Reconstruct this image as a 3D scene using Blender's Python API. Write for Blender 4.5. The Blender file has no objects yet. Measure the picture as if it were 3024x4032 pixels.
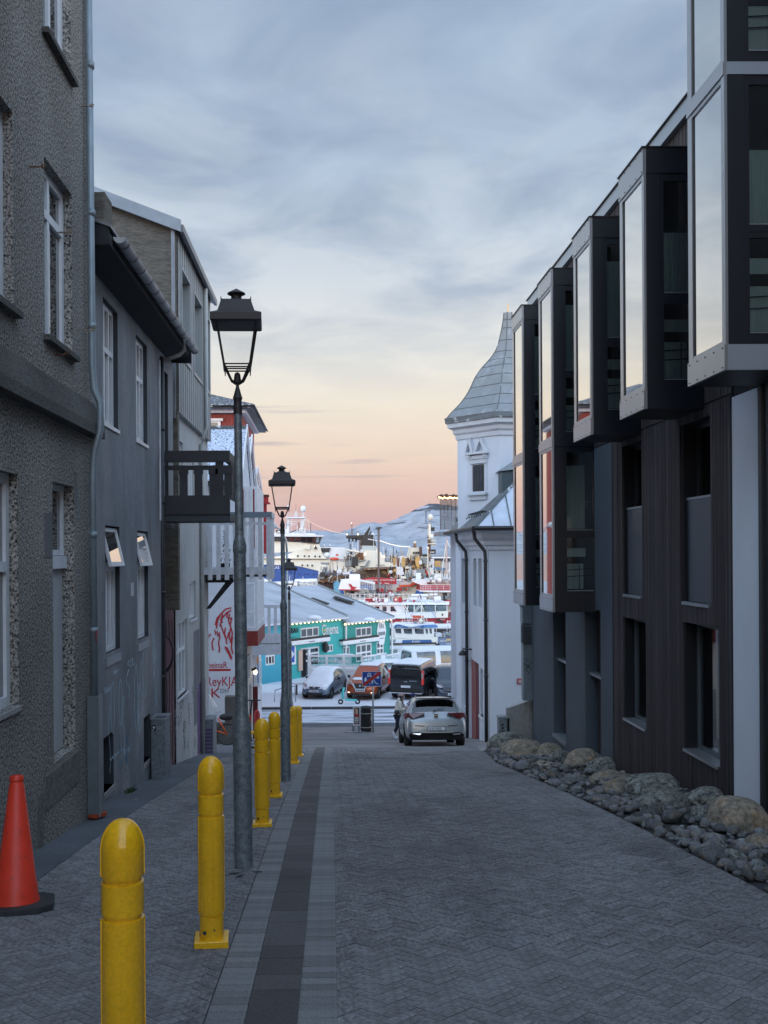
import bpy, bmesh, math, random
from mathutils import Vector, Matrix, noise
random.seed(7)
R = math.radians
SC = bpy.context.scene
COL = SC.collection

# ------------------------------------------------------------------ camera
F, CX, CY = 3800.0, 1352.0, 2180.0      # focal length and principal point in photo pixels
YAW, ROLL = 0.0137, 0.006
fwd = Vector((math.sin(YAW), math.cos(YAW), 0))
rgt = Vector((math.cos(YAW), -math.sin(YAW), 0))
upv = Vector((0, 0, 1))
cam = bpy.data.cameras.new('camera')
cam.sensor_fit = 'VERTICAL'
cam.sensor_height = 36.0
cam.sensor_width = 27.0
cam.lens = F / 4032 * 36.0
cam.shift_x = (1512 - CX) / 4032
cam.shift_y = (CY - 2016) / 4032
cam.clip_start = 0.05
cam.clip_end = 40000
camo = bpy.data.objects.new('camera', cam)
COL.objects.link(camo)
cr = rgt * math.cos(ROLL) - upv * math.sin(ROLL)
cu = upv * math.cos(ROLL) + rgt * math.sin(ROLL)
m = Matrix((cr, cu, -fwd)).transposed()
camo.matrix_world = m.to_4x4()
SC.camera = camo

# ------------------------------------------------------------------ sky, sun, exposure
w = bpy.data.worlds.new('World')
SC.world = w
w.use_nodes = True
nt = w.node_tree
nt.nodes.clear()
def N(nt, t, **k):
    n = nt.nodes.new(t)
    for a, b in k.items():
        if a == 'inp':
            for i, v in b.items():
                n.inputs[i].default_value = v
        else:
            setattr(n, a, b)
    return n
def lk(nt, a, b):
    nt.links.new(a, b)
def srgb(r, g, b):
    def f(c):
        c /= 255
        return c / 12.92 if c <= 0.04045 else ((c + 0.055) / 1.055) ** 2.4
    return (f(r), f(g), f(b), 1)
tc = N(nt, 'ShaderNodeTexCoord')
sep = N(nt, 'ShaderNodeSeparateXYZ')
lk(nt, tc.outputs['Generated'], sep.inputs[0])
ramp = N(nt, 'ShaderNodeValToRGB')
lk(nt, sep.outputs['Z'], ramp.inputs[0])
stops = [(0.0, (206, 172, 180)), (0.03, (224, 182, 182)), (0.06, (240, 200, 186)), (0.105, (251, 226, 204)), (0.15, (252, 240, 222)),
         (0.20, (242, 241, 235)), (0.27, (222, 230, 238)), (0.36, (188, 206, 226)), (0.5, (170, 192, 217)), (1.0, (160, 180, 208))]
cr_ = ramp.color_ramp
cr_.elements[0].position = 0.0
cr_.elements[0].color = srgb(*stops[0][1])
cr_.elements[1].position = 1.0
cr_.elements[1].color = srgb(*stops[-1][1])
for p_, c_ in stops[1:-1]:
    e = cr_.elements.new(p_)
    e.color = srgb(*c_)
# soft cloud sheets seen in perspective: direction projected on a flat layer
addz = N(nt, 'ShaderNodeMath', operation='ADD', inp={1: 0.06})
lk(nt, sep.outputs['Z'], addz.inputs[0])
mxz = N(nt, 'ShaderNodeMath', operation='MAXIMUM', inp={1: 0.03})
lk(nt, addz.outputs[0], mxz.inputs[0])
dx = N(nt, 'ShaderNodeMath', operation='DIVIDE')
dy = N(nt, 'ShaderNodeMath', operation='DIVIDE')
lk(nt, sep.outputs['X'], dx.inputs[0]); lk(nt, mxz.outputs[0], dx.inputs[1])
lk(nt, sep.outputs['Y'], dy.inputs[0]); lk(nt, mxz.outputs[0], dy.inputs[1])
com = N(nt, 'ShaderNodeCombineXYZ')
lk(nt, dx.outputs[0], com.inputs[0]); lk(nt, dy.outputs[0], com.inputs[1])
n1 = N(nt, 'ShaderNodeTexNoise', inp={'Scale': 1.9, 'Detail': 9.0, 'Roughness': 0.56, 'Distortion': 0.5})
lk(nt, com.outputs[0], n1.inputs['Vector'])
n1r = N(nt, 'ShaderNodeValToRGB')
n1r.color_ramp.elements[0].position = 0.40
n1r.color_ramp.elements[1].position = 0.63
lk(nt, n1.outputs['Fac'], n1r.inputs[0])
# low cloud amount by height: few near the horizon, many above
amt = N(nt, 'ShaderNodeMapRange', inp={1: 0.16, 2: 0.29, 3: 0.08, 4: 0.85})
lk(nt, sep.outputs['Z'], amt.inputs[0])
mul = N(nt, 'ShaderNodeMath', operation='MULTIPLY')
lk(nt, n1r.outputs[0], mul.inputs[0]); lk(nt, amt.outputs[0], mul.inputs[1])
ccol = N(nt, 'ShaderNodeValToRGB')
lk(nt, sep.outputs['Z'], ccol.inputs[0])
cc = ccol.color_ramp
cc.elements[0].position = 0.03; cc.elements[0].color = srgb(176, 158, 170)
cc.elements[1].position = 0.5; cc.elements[1].color = srgb(146, 166, 194)
e = cc.elements.new(0.16); e.color = srgb(190, 190, 196)
e = cc.elements.new(0.26); e.color = srgb(160, 178, 202)
mix = N(nt, 'ShaderNodeMix', data_type='RGBA')
lk(nt, mul.outputs[0], mix.inputs['Factor']); lk(nt, ramp.outputs[0], mix.inputs['A']); lk(nt, ccol.outputs[0], mix.inputs['B'])
# thin streaks low over the water
mp = N(nt, 'ShaderNodeMapping', inp={'Scale': (2.2, 2.2, 46.0)})
lk(nt, tc.outputs['Generated'], mp.inputs[0])
n2 = N(nt, 'ShaderNodeTexNoise', inp={'Scale': 1.6, 'Detail': 4.0, 'Roughness': 0.5})
lk(nt, mp.outputs[0], n2.inputs['Vector'])
n2r = N(nt, 'ShaderNodeMapRange', inp={1: 0.64, 2: 0.76, 3: 0.0, 4: 0.75})
lk(nt, n2.outputs['Fac'], n2r.inputs[0])
lowm = N(nt, 'ShaderNodeMapRange', inp={1: 0.18, 2: 0.13, 3: 0.0, 4: 1.0})
lk(nt, sep.outputs['Z'], lowm.inputs[0])
m2 = N(nt, 'ShaderNodeMath', operation='MULTIPLY')
lk(nt, n2r.outputs[0], m2.inputs[0]); lk(nt, lowm.outputs[0], m2.inputs[1])
mixb = N(nt, 'ShaderNodeMix', data_type='RGBA')
mixb.inputs['B'].default_value = srgb(168, 158, 176)
lk(nt, m2.outputs[0], mixb.inputs['Factor']); lk(nt, mix.outputs['Result'], mixb.inputs['A'])
# bright breaks between the sheets
n3 = N(nt, 'ShaderNodeTexNoise', inp={'Scale': 2.6, 'Detail': 8.0, 'Roughness': 0.6, 'Distortion': 0.7})
lk(nt, com.outputs[0], n3.inputs['Vector'])
n3r = N(nt, 'ShaderNodeMapRange', inp={1: 0.48, 2: 0.68, 3: 0.0, 4: 0.5})
lk(nt, n3.outputs['Fac'], n3r.inputs[0])
him = N(nt, 'ShaderNodeMapRange', inp={1: 0.17, 2: 0.26, 3: 0.0, 4: 1.0})
lk(nt, sep.outputs['Z'], him.inputs[0])
him2 = N(nt, 'ShaderNodeMapRange', inp={1: 0.34, 2: 0.5, 3: 1.0, 4: 0.35})
lk(nt, sep.outputs['Z'], him2.inputs[0])
m3 = N(nt, 'ShaderNodeMath', operation='MULTIPLY')
lk(nt, n3r.outputs[0], m3.inputs[0]); lk(nt, him.outputs[0], m3.inputs[1])
m4 = N(nt, 'ShaderNodeMath', operation='MULTIPLY')
lk(nt, m3.outputs[0], m4.inputs[0]); lk(nt, him2.outputs[0], m4.inputs[1])
mixc = N(nt, 'ShaderNodeMix', data_type='RGBA')
mixc.inputs['B'].default_value = srgb(214, 222, 230)
lk(nt, m4.outputs[0], mixc.inputs['Factor']); lk(nt, mixb.outputs['Result'], mixc.inputs['A'])
# physical dusk sky blended in for the part the sheets leave open
nish = N(nt, 'ShaderNodeTexSky', sky_type='NISHITA', sun_disc=False)
nish.sun_elevation = R(4.0)
nish.sun_rotation = R(208)
nsc = N(nt, 'ShaderNodeMix', data_type='RGBA', blend_type='MULTIPLY')
nsc.inputs['Factor'].default_value = 1.0
nsc.inputs['B'].default_value = (0.10, 0.10, 0.10, 1)
lk(nt, nish.outputs[0], nsc.inputs['A'])
mixd = N(nt, 'ShaderNodeMix', data_type='RGBA')
mixd.inputs['Factor'].default_value = 0.08
lk(nt, mixc.outputs['Result'], mixd.inputs['A']); lk(nt, nsc.outputs['Result'], mixd.inputs['B'])
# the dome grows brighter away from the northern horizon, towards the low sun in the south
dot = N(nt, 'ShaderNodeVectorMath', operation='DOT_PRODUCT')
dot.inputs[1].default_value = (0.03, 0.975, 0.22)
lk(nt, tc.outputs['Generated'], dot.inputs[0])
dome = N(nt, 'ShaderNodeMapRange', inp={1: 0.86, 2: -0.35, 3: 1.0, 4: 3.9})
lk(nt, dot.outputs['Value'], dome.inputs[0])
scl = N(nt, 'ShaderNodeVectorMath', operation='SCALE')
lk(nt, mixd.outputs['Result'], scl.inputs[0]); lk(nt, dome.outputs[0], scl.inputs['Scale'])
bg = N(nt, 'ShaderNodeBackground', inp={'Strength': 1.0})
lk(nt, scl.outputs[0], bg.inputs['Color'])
wo = N(nt, 'ShaderNodeOutputWorld')
lk(nt, bg.outputs[0], wo.inputs[0])

sun = bpy.data.lights.new('sun', 'SUN')
sun.energy = 0.7
sun.angle = R(12)
sun.color = (1.0, 0.86, 0.70)
suno = bpy.data.objects.new('sun', sun)
COL.objects.link(suno)
az, el = R(28), R(7.0)     # low sun behind the camera and to its left
sdir = Vector((math.sin(az) * math.cos(el), math.cos(az) * math.cos(el), -math.sin(el)))
suno.rotation_euler = sdir.to_track_quat('-Z', 'Y').to_euler()
suno.location = (-30, -60, 40)

SC.view_settings.view_transform = 'Standard'
SC.view_settings.look = 'None'
SC.view_settings.exposure = 0.0
SC.view_settings.gamma = 1.0
SC.view_settings.use_curve_mapping = False

# ------------------------------------------------------------------ photo geometry
def ray(px, py):
    a, b = (px - CX) / F, (CY - py) / F
    c, s = math.cos(ROLL), math.sin(ROLL)
    u, v = a * c + b * s, -a * s + b * c
    return fwd + rgt * u + upv * v
def onX(px, py, X):
    d = ray(px, py); return d * (X / d.x)
def onY(px, py, Y):
    d = ray(px, py); return d * (Y / d.y)
GP = [(-30, 1.6), (-15, -0.12), (-5, -1.22), (0, -1.76), (3.65, -2.165), (6, -2.42), (10.5, -2.95), (13.1, -3.29), (19.25, -4.18), (21.6, -4.52),
      (27.7, -5.55), (35.4, -6.80), (41, -7.6), (44.6, -7.95), (50, -8.08), (54, -8.1), (400, -8.1)]
def _zl(y):
    if y <= GP[0][0]: return GP[0][1]
    for (a, za), (b, zb) in zip(GP, GP[1:]):
        if y <= b: return za + (zb - za) * (y - a) / (b - a)
    return GP[-1][1]
def zg(y):
    return sum(_zl(y + d) for d in (-1.2, -0.6, 0, 0.6, 1.2)) / 5
def slope(y):
    return math.atan((zg(y + .2) - zg(y - .2)) / .4)

# ------------------------------------------------------------------ object helpers
def thing(name, label, cat, loc=(0, 0, 0), rotz=0, group=None, rotx=0):
    o = bpy.data.objects.new(name, None)
    COL.objects.link(o)
    o.empty_display_size = .3
    o.location = loc
    o.rotation_euler = (rotx, 0, rotz)
    o['label'] = label; o['category'] = cat
    if group: o['group'] = group
    return o
def tag(o, label, cat, group=None):
    o['label'] = label; o['category'] = cat
    if group: o['group'] = group
    return o
def rootloc(o):
    while o.parent: o = o.parent
    return Vector(o.location)

class MB:
    def __init__(s):
        s.v = []; s.f = []
    def add(s, vs, fs):
        n = len(s.v)
        s.v += [tuple(v) for v in vs]
        s.f += [tuple(i + n for i in f) for f in fs]
    def quad(s, a, b, c, d):
        s.add([a, b, c, d], [(0, 1, 2, 3)])
    def poly(s, pts):
        s.add(pts, [tuple(range(len(pts)))])
    def hexa(s, p):   # 8 points: bottom 4, top 4
        s.add(p, [(0, 3, 2, 1), (4, 5, 6, 7), (0, 1, 5, 4), (1, 2, 6, 5), (2, 3, 7, 6), (3, 0, 4, 7)])
    def box(s, x0, x1, y0, y1, z0, z1):
        s.hexa([(x0, y0, z0), (x1, y0, z0), (x1, y1, z0), (x0, y1, z0), (x0, y0, z1), (x1, y0, z1), (x1, y1, z1), (x0, y1, z1)])
    def prism(s, pts, off):
        off = Vector(off)
        n = len(pts)
        vs = [Vector(p) for p in pts] + [Vector(p) + off for p in pts]
        fs = [tuple(range(n))[::-1], tuple(range(n, 2 * n))]
        for i in range(n):
            j = (i + 1) % n
            fs.append((i, j, n + j, n + i))
        s.add(vs, fs)
    def tube(s, path, r, seg=8, cap=True):
        path = [Vector(p) for p in path]
        rs = r if isinstance(r, (list, tuple)) else [r] * len(path)
        rings = []
        for i, p in enumerate(path):
            d = (path[min(i + 1, len(path) - 1)] - path[max(i - 1, 0)])
            if d.length < 1e-9: d = Vector((0, 0, 1))
            d.normalize()
            a = Vector((0, 0, 1)) if abs(d.z) < .95 else Vector((1, 0, 0))
            u = d.cross(a).normalized(); v = d.cross(u)
            if abs(d.z) >= .95: pass
            rings.append([p + (u * math.cos(t) + v * math.sin(t)) * rs[i] for t in [2 * math.pi * k / seg for k in range(seg)]])
        vs = [q for ring in rings for q in ring]
        fs = []
        for i in range(len(path) - 1):
            for k in range(seg):
                a = i * seg + k; b = i * seg + (k + 1) % seg
                fs.append((a, b, b + seg, a + seg))
        if cap:
            fs.append(tuple(range(seg))[::-1])
            fs.append(tuple(range((len(path) - 1) * seg, len(path) * seg)))
        s.add(vs, fs)
    def lathe(s, prof, c=(0, 0, 0), seg=20, sq=False):  # prof: (r,z)
        c = Vector(c)
        vs = []
        for r, z in prof:
            for k in range(seg):
                t = 2 * math.pi * (k + (.5 if sq else 0)) / seg
                vs.append(c + Vector((r * math.cos(t), r * math.sin(t), z)))
        fs = []
        for i in range(len(prof) - 1):
            for k in range(seg):
                a = i * seg + k; b = i * seg + (k + 1) % seg
                fs.append((a, b, b + seg, a + seg))
        fs.append(tuple(range(seg))[::-1]); fs.append(tuple(range((len(prof) - 1) * seg, len(prof) * seg)))
        s.add(vs, fs)
    def ball(s, c, r, seg=10, rings=6, sc=(1, 1, 1)):
        c = Vector(c)
        vs = [c + Vector((0, 0, -r * sc[2]))]
        for i in range(1, rings):
            t = math.pi * i / rings
            for k in range(seg):
                p = 2 * math.pi * k / seg
                vs.append(c + Vector((r * sc[0] * math.sin(t) * math.cos(p), r * sc[1] * math.sin(t) * math.sin(p), -r * sc[2] * math.cos(t))))
        vs.append(c + Vector((0, 0, r * sc[2])))
        fs = []
        for k in range(seg):
            fs.append((0, 1 + (k + 1) % seg, 1 + k))
        for i in range(rings - 2):
            for k in range(seg):
                a = 1 + i * seg + k; b = 1 + i * seg + (k + 1) % seg
                fs.append((a, b, b + seg, a + seg))
        L = len(vs) - 1
        for k in range(seg):
            fs.append((L, 1 + (rings - 2) * seg + k, 1 + (rings - 2) * seg + (k + 1) % seg))
        s.add(vs, fs)
    def ribbon(s, pts, wd, n, lift=0.0, thick=0.003):  # flat painted stroke following pts, n = surface normal
        pts = [Vector(p) for p in pts]; n = Vector(n).normalized()
        L = []; Rr = []
        for i, p in enumerate(pts):
            d = (pts[min(i + 1, len(pts) - 1)] - pts[max(i - 1, 0)])
            if d.length < 1e-9: d = Vector((0, 0, 1))
            d.normalize()
            sd = d.cross(n).normalized() * wd * .5
            L.append(p + sd + n * lift); Rr.append(p - sd + n * lift)
        k = len(pts)
        vs = L + Rr + [q + n * thick for q in L] + [q + n * thick for q in Rr]
        fs = []
        for i in range(k - 1):
            fs.append((2 * k + i, 2 * k + i + 1, 3 * k + i + 1, 3 * k + i))
            fs.append((i, i + 1, 2 * k + i + 1, 2 * k + i))
            fs.append((k + i, 3 * k + i, 3 * k + i + 1, k + i + 1))
        s.add(vs, fs)
    def mesh(s, name, off=(0, 0, 0), smooth=False, recalc=True):
        me = bpy.data.meshes.new(name)
        off = Vector(off)
        me.from_pydata([Vector(v) - off for v in s.v], [], s.f)
        if recalc:
            bm = bmesh.new(); bm.from_mesh(me)
            bmesh.ops.recalc_face_normals(bm, faces=bm.faces)
            bm.to_mesh(me); bm.free()
        if smooth:
            for p in me.polygons: p.use_smooth = True
        me.update()
        return me

def obj(name, mb, mat, parent=None, smooth=False, kind=None, local=False, loc=None, bevel=0, label=None, auto=False):
    """link one mesh object; vertices are world coordinates unless local=True"""
    off = Vector((0, 0, 0))
    if parent is not None and not local: off = rootloc(parent)
    if parent is None and loc is not None: off = Vector(loc)
    me = mb.mesh(name, off if not (local and parent is None) else (0, 0, 0), smooth)
    o = bpy.data.objects.new(name, me)
    COL.objects.link(o)
    if mat: me.materials.append(mat)
    if parent is not None: o.parent = parent
    elif loc is not None: o.location = loc
    if kind: o['kind'] = kind
    if label: o['label'] = label
    if bevel:
        b = o.modifiers.new('bevel', 'BEVEL'); b.width = bevel; b.segments = 2; b.limit_method = 'ANGLE'; b.angle_limit = R(40)
    if auto:
        me.polygons.foreach_set('use_smooth', [True] * len(me.polygons))
        me.set_sharp_from_angle(angle=R(35))
    return o
def dup_tree(o, parent=None):
    c = o.copy(); COL.objects.link(c); c.parent = parent
    for ch in [x for x in o.children]: dup_tree(ch, c)
    return c

class Fr:
    """plane frame: a along, b up, c outward"""
    def __init__(s, o, u, v, n):
        s.o, s.u, s.v, s.n = Vector(o), Vector(u), Vector(v), Vector(n)
    def p(s, a, b, c=0):
        return s.o + s.u * a + s.v * b + s.n * c
    def box(s, mb, a0, a1, b0, b1, c0, c1):
        p = s.p
        mb.hexa([p(a0, b0, c0), p(a1, b0, c0), p(a1, b0, c1), p(a0, b0, c1), p(a0, b1, c0), p(a1, b1, c0), p(a1, b1, c1), p(a0, b1, c1)])
    def quad(s, mb, a0, a1, b0, b1, c=0):
        mb.quad(s.p(a0, b0, c), s.p(a1, b0, c), s.p(a1, b1, c), s.p(a0, b1, c))
    def wall(s, mb, a0, a1, b0, b1, holes, depth=.25, c=0, base=None):
        """face with rectangular holes and reveals going inwards"""
        A = sorted({a0, a1, *[min(max(h[i], a0), a1) for h in holes for i in (0, 1)]})
        B = sorted({b0, b1, *[min(max(h[i], b0), b1) for h in holes for i in (2, 3)]})
        for x0, x1 in zip(A, A[1:]):
            for y0, y1 in zip(B, B[1:]):
                mx, my = (x0 + x1) / 2, (y0 + y1) / 2
                if any(h[0] < mx < h[1] and h[2] < my < h[3] for h in holes): continue
                s.quad(mb, x0, x1, y0, y1, c)
        for h in holes:
            p = s.p; d = depth
            mb.quad(p(h[0], h[2], c), p(h[1], h[2], c), p(h[1], h[2], c - d), p(h[0], h[2], c - d))
            mb.quad(p(h[0], h[3], c), p(h[1], h[3], c), p(h[1], h[3], c - d), p(h[0], h[3], c - d))
            mb.quad(p(h[0], h[2], c), p(h[0], h[3], c), p(h[0], h[3], c - d), p(h[0], h[2], c - d))
            mb.quad(p(h[1], h[2], c), p(h[1], h[3], c), p(h[1], h[3], c - d), p(h[1], h[2], c - d))
def frX(X0, side):   # wall plane x = X0, outward side +1/-1
    return Fr((X0, 0, 0), (0, 1, 0), (0, 0, 1), (side, 0, 0))
def frY(Y0):         # wall facing the camera
    return Fr((0, Y0, 0), (1, 0, 0), (0, 0, 1), (0, -1, 0))

# ------------------------------------------------------------------ materials
def mat(name, col, rough=.7, metal=0.0, var=0.0, vscale=3.0, speck=0.0, sscale=40.0, bump=0.0, bscale=30.0, stretch=(1, 1, 1), spec=.5,
        emit=None, estr=0.0, rnd=0.0, col2=None, c2scale=1.5, c2lo=.5, c2hi=.62, coat=0.0, dark_speck=0.0, detail=4.0):
    mt = bpy.data.materials.new(name); mt.use_nodes = True
    nt = mt.node_tree; b = nt.nodes['Principled BSDF']
    b.inputs['Roughness'].default_value = rough
    b.inputs['Metallic'].default_value = metal
    b.inputs['Specular IOR Level'].default_value = spec
    if coat: b.inputs['Coat Weight'].default_value = coat; b.inputs['Coat Roughness'].default_value = .08
    tcn = N(nt, 'ShaderNodeTexCoord'); mpn = N(nt, 'ShaderNodeMapping', inp={'Scale': stretch})
    lk(nt, tcn.outputs['Object'], mpn.inputs[0])
    c = (*col, 1) if len(col) == 3 else col
    rgb = N(nt, 'ShaderNodeRGB'); rgb.outputs[0].default_value = c
    cur = rgb.outputs[0]
    if col2 is not None:
        nn = N(nt, 'ShaderNodeTexNoise', inp={'Scale': c2scale, 'Detail': 6.0, 'Roughness': .62}); lk(nt, mpn.outputs[0], nn.inputs['Vector'])
        mr = N(nt, 'ShaderNodeMapRange', inp={1: c2lo, 2: c2hi}); lk(nt, nn.outputs['Fac'], mr.inputs[0])
        mx = N(nt, 'ShaderNodeMix', data_type='RGBA'); mx.inputs['B'].default_value = (*col2[:3], 1)
        lk(nt, mr.outputs[0], mx.inputs['Factor']); lk(nt, cur, mx.inputs['A']); cur = mx.outputs['Result']
    facs = []
    if var:
        nn = N(nt, 'ShaderNodeTexNoise', inp={'Scale': vscale, 'Detail': detail, 'Roughness': .6}); lk(nt, mpn.outputs[0], nn.inputs['Vector'])
        mr = N(nt, 'ShaderNodeMapRange', inp={1: .25, 2: .75, 3: 1 - var, 4: 1 + var}); lk(nt, nn.outputs['Fac'], mr.inputs[0]); facs.append(mr.outputs[0])
    if speck:
        nn = N(nt, 'ShaderNodeTexNoise', inp={'Scale': sscale, 'Detail': 2.0, 'Roughness': .7}); lk(nt, mpn.outputs[0], nn.inputs['Vector'])
        mr = N(nt, 'ShaderNodeMapRange', inp={1: .34, 2: .66, 3: 1 - speck, 4: 1 + speck}); lk(nt, nn.outputs['Fac'], mr.inputs[0]); facs.append(mr.outputs[0])
    if rnd:
        oi = N(nt, 'ShaderNodeObjectInfo'); ge = N(nt, 'ShaderNodeNewGeometry')
        ad = N(nt, 'ShaderNodeMath', operation='ADD'); lk(nt, oi.outputs['Random'], ad.inputs[0]); lk(nt, ge.outputs['Random Per Island'], ad.inputs[1])
        fr_ = N(nt, 'ShaderNodeMath', operation='FRACT'); lk(nt, ad.outputs[0], fr_.inputs[0])
        mr = N(nt, 'ShaderNodeMapRange', inp={1: 0, 2: 1, 3: 1 - rnd, 4: 1 + rnd}); lk(nt, fr_.outputs[0], mr.inputs[0]); facs.append(mr.outputs[0])
    for fo in facs:
        mm = N(nt, 'ShaderNodeVectorMath', operation='SCALE')
        lk(nt, cur, mm.inputs[0]); lk(nt, fo, mm.inputs['Scale']); cur = mm.outputs[0]
    lk(nt, cur, b.inputs['Base Color'])
    if bump:
        nn = N(nt, 'ShaderNodeTexNoise', inp={'Scale': bscale, 'Detail': 4.0, 'Roughness': .6}); lk(nt, mpn.outputs[0], nn.inputs['Vector'])
        bp = N(nt, 'ShaderNodeBump', inp={'Strength': min(1.0, bump), 'Distance': .02 * max(1.0, bump)}); lk(nt, nn.outputs['Fac'], bp.inputs['Height'])
        lk(nt, bp.outputs[0], b.inputs['Normal'])
    if emit is not None:
        b.inputs['Emission Color'].default_value = (*emit[:3], 1); b.inputs['Emission Strength'].default_value = estr
    return mt
def glass(name, tint=(.5, .56, .56), refl=(.9, .93, .95), boost=0.0, rough=.02, dark=None):
    """window pane: fresnel mirror over a clear or dark backing"""
    mt = bpy.data.materials.new(name); mt.use_nodes = True
    nt = mt.node_tree; nt.nodes.clear()
    out = N(nt, 'ShaderNodeOutputMaterial'); mx = N(nt, 'ShaderNodeMixShader')
    gl = N(nt, 'ShaderNodeBsdfGlossy', inp={'Roughness': rough}); gl.inputs['Color'].default_value = (*refl, 1)
    if dark is None:
        tr = N(nt, 'ShaderNodeBsdfTransparent'); tr.inputs['Color'].default_value = (*tint, 1)
    else:
        tr = N(nt, 'ShaderNodeBsdfDiffuse'); tr.inputs['Color'].default_value = (*dark, 1)
    fz = N(nt, 'ShaderNodeFresnel', inp={'IOR': 1.6})
    ad = N(nt, 'ShaderNodeMath', operation='MULTIPLY_ADD', use_clamp=True, inp={1: 1.7, 2: boost})
    lk(nt, fz.outputs[0], ad.inputs[0]); lk(nt, ad.outputs[0], mx.inputs[0]); lk(nt, tr.outputs[0], mx.inputs[1]); lk(nt, gl.outputs[0], mx.inputs[2])
    lk(nt, mx.outputs[0], out.inputs[0])
    return mt

def text(name, s, size, fr, a, b, c, mt, parent=None, thick=.004, squeeze=1.0, align='LEFT', shear=0.0, local=False):
    cu_ = bpy.data.curves.new('t', 'FONT'); cu_.body = s; cu_.size = size; cu_.extrude = thick / 2; cu_.shear = shear; cu_.resolution_u = 3
    cu_.align_x = align
    to = bpy.data.objects.new('t', cu_); COL.objects.link(to)
    dg = bpy.context.evaluated_depsgraph_get(); dg.update()
    me = bpy.data.meshes.new_from_object(to.evaluated_get(dg))
    bpy.data.objects.remove(to)
    off = rootloc(parent) if (parent is not None and not local) else Vector((0, 0, 0))
    for v in me.vertices:
        v.co = fr.p(a + v.co.x * squeeze, b + v.co.y, c + v.co.z) - off
    me.materials.clear(); me.materials.append(mt)
    o = bpy.data.objects.new(name, me); COL.objects.link(o)
    if parent is not None: o.parent = parent
    return o

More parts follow.
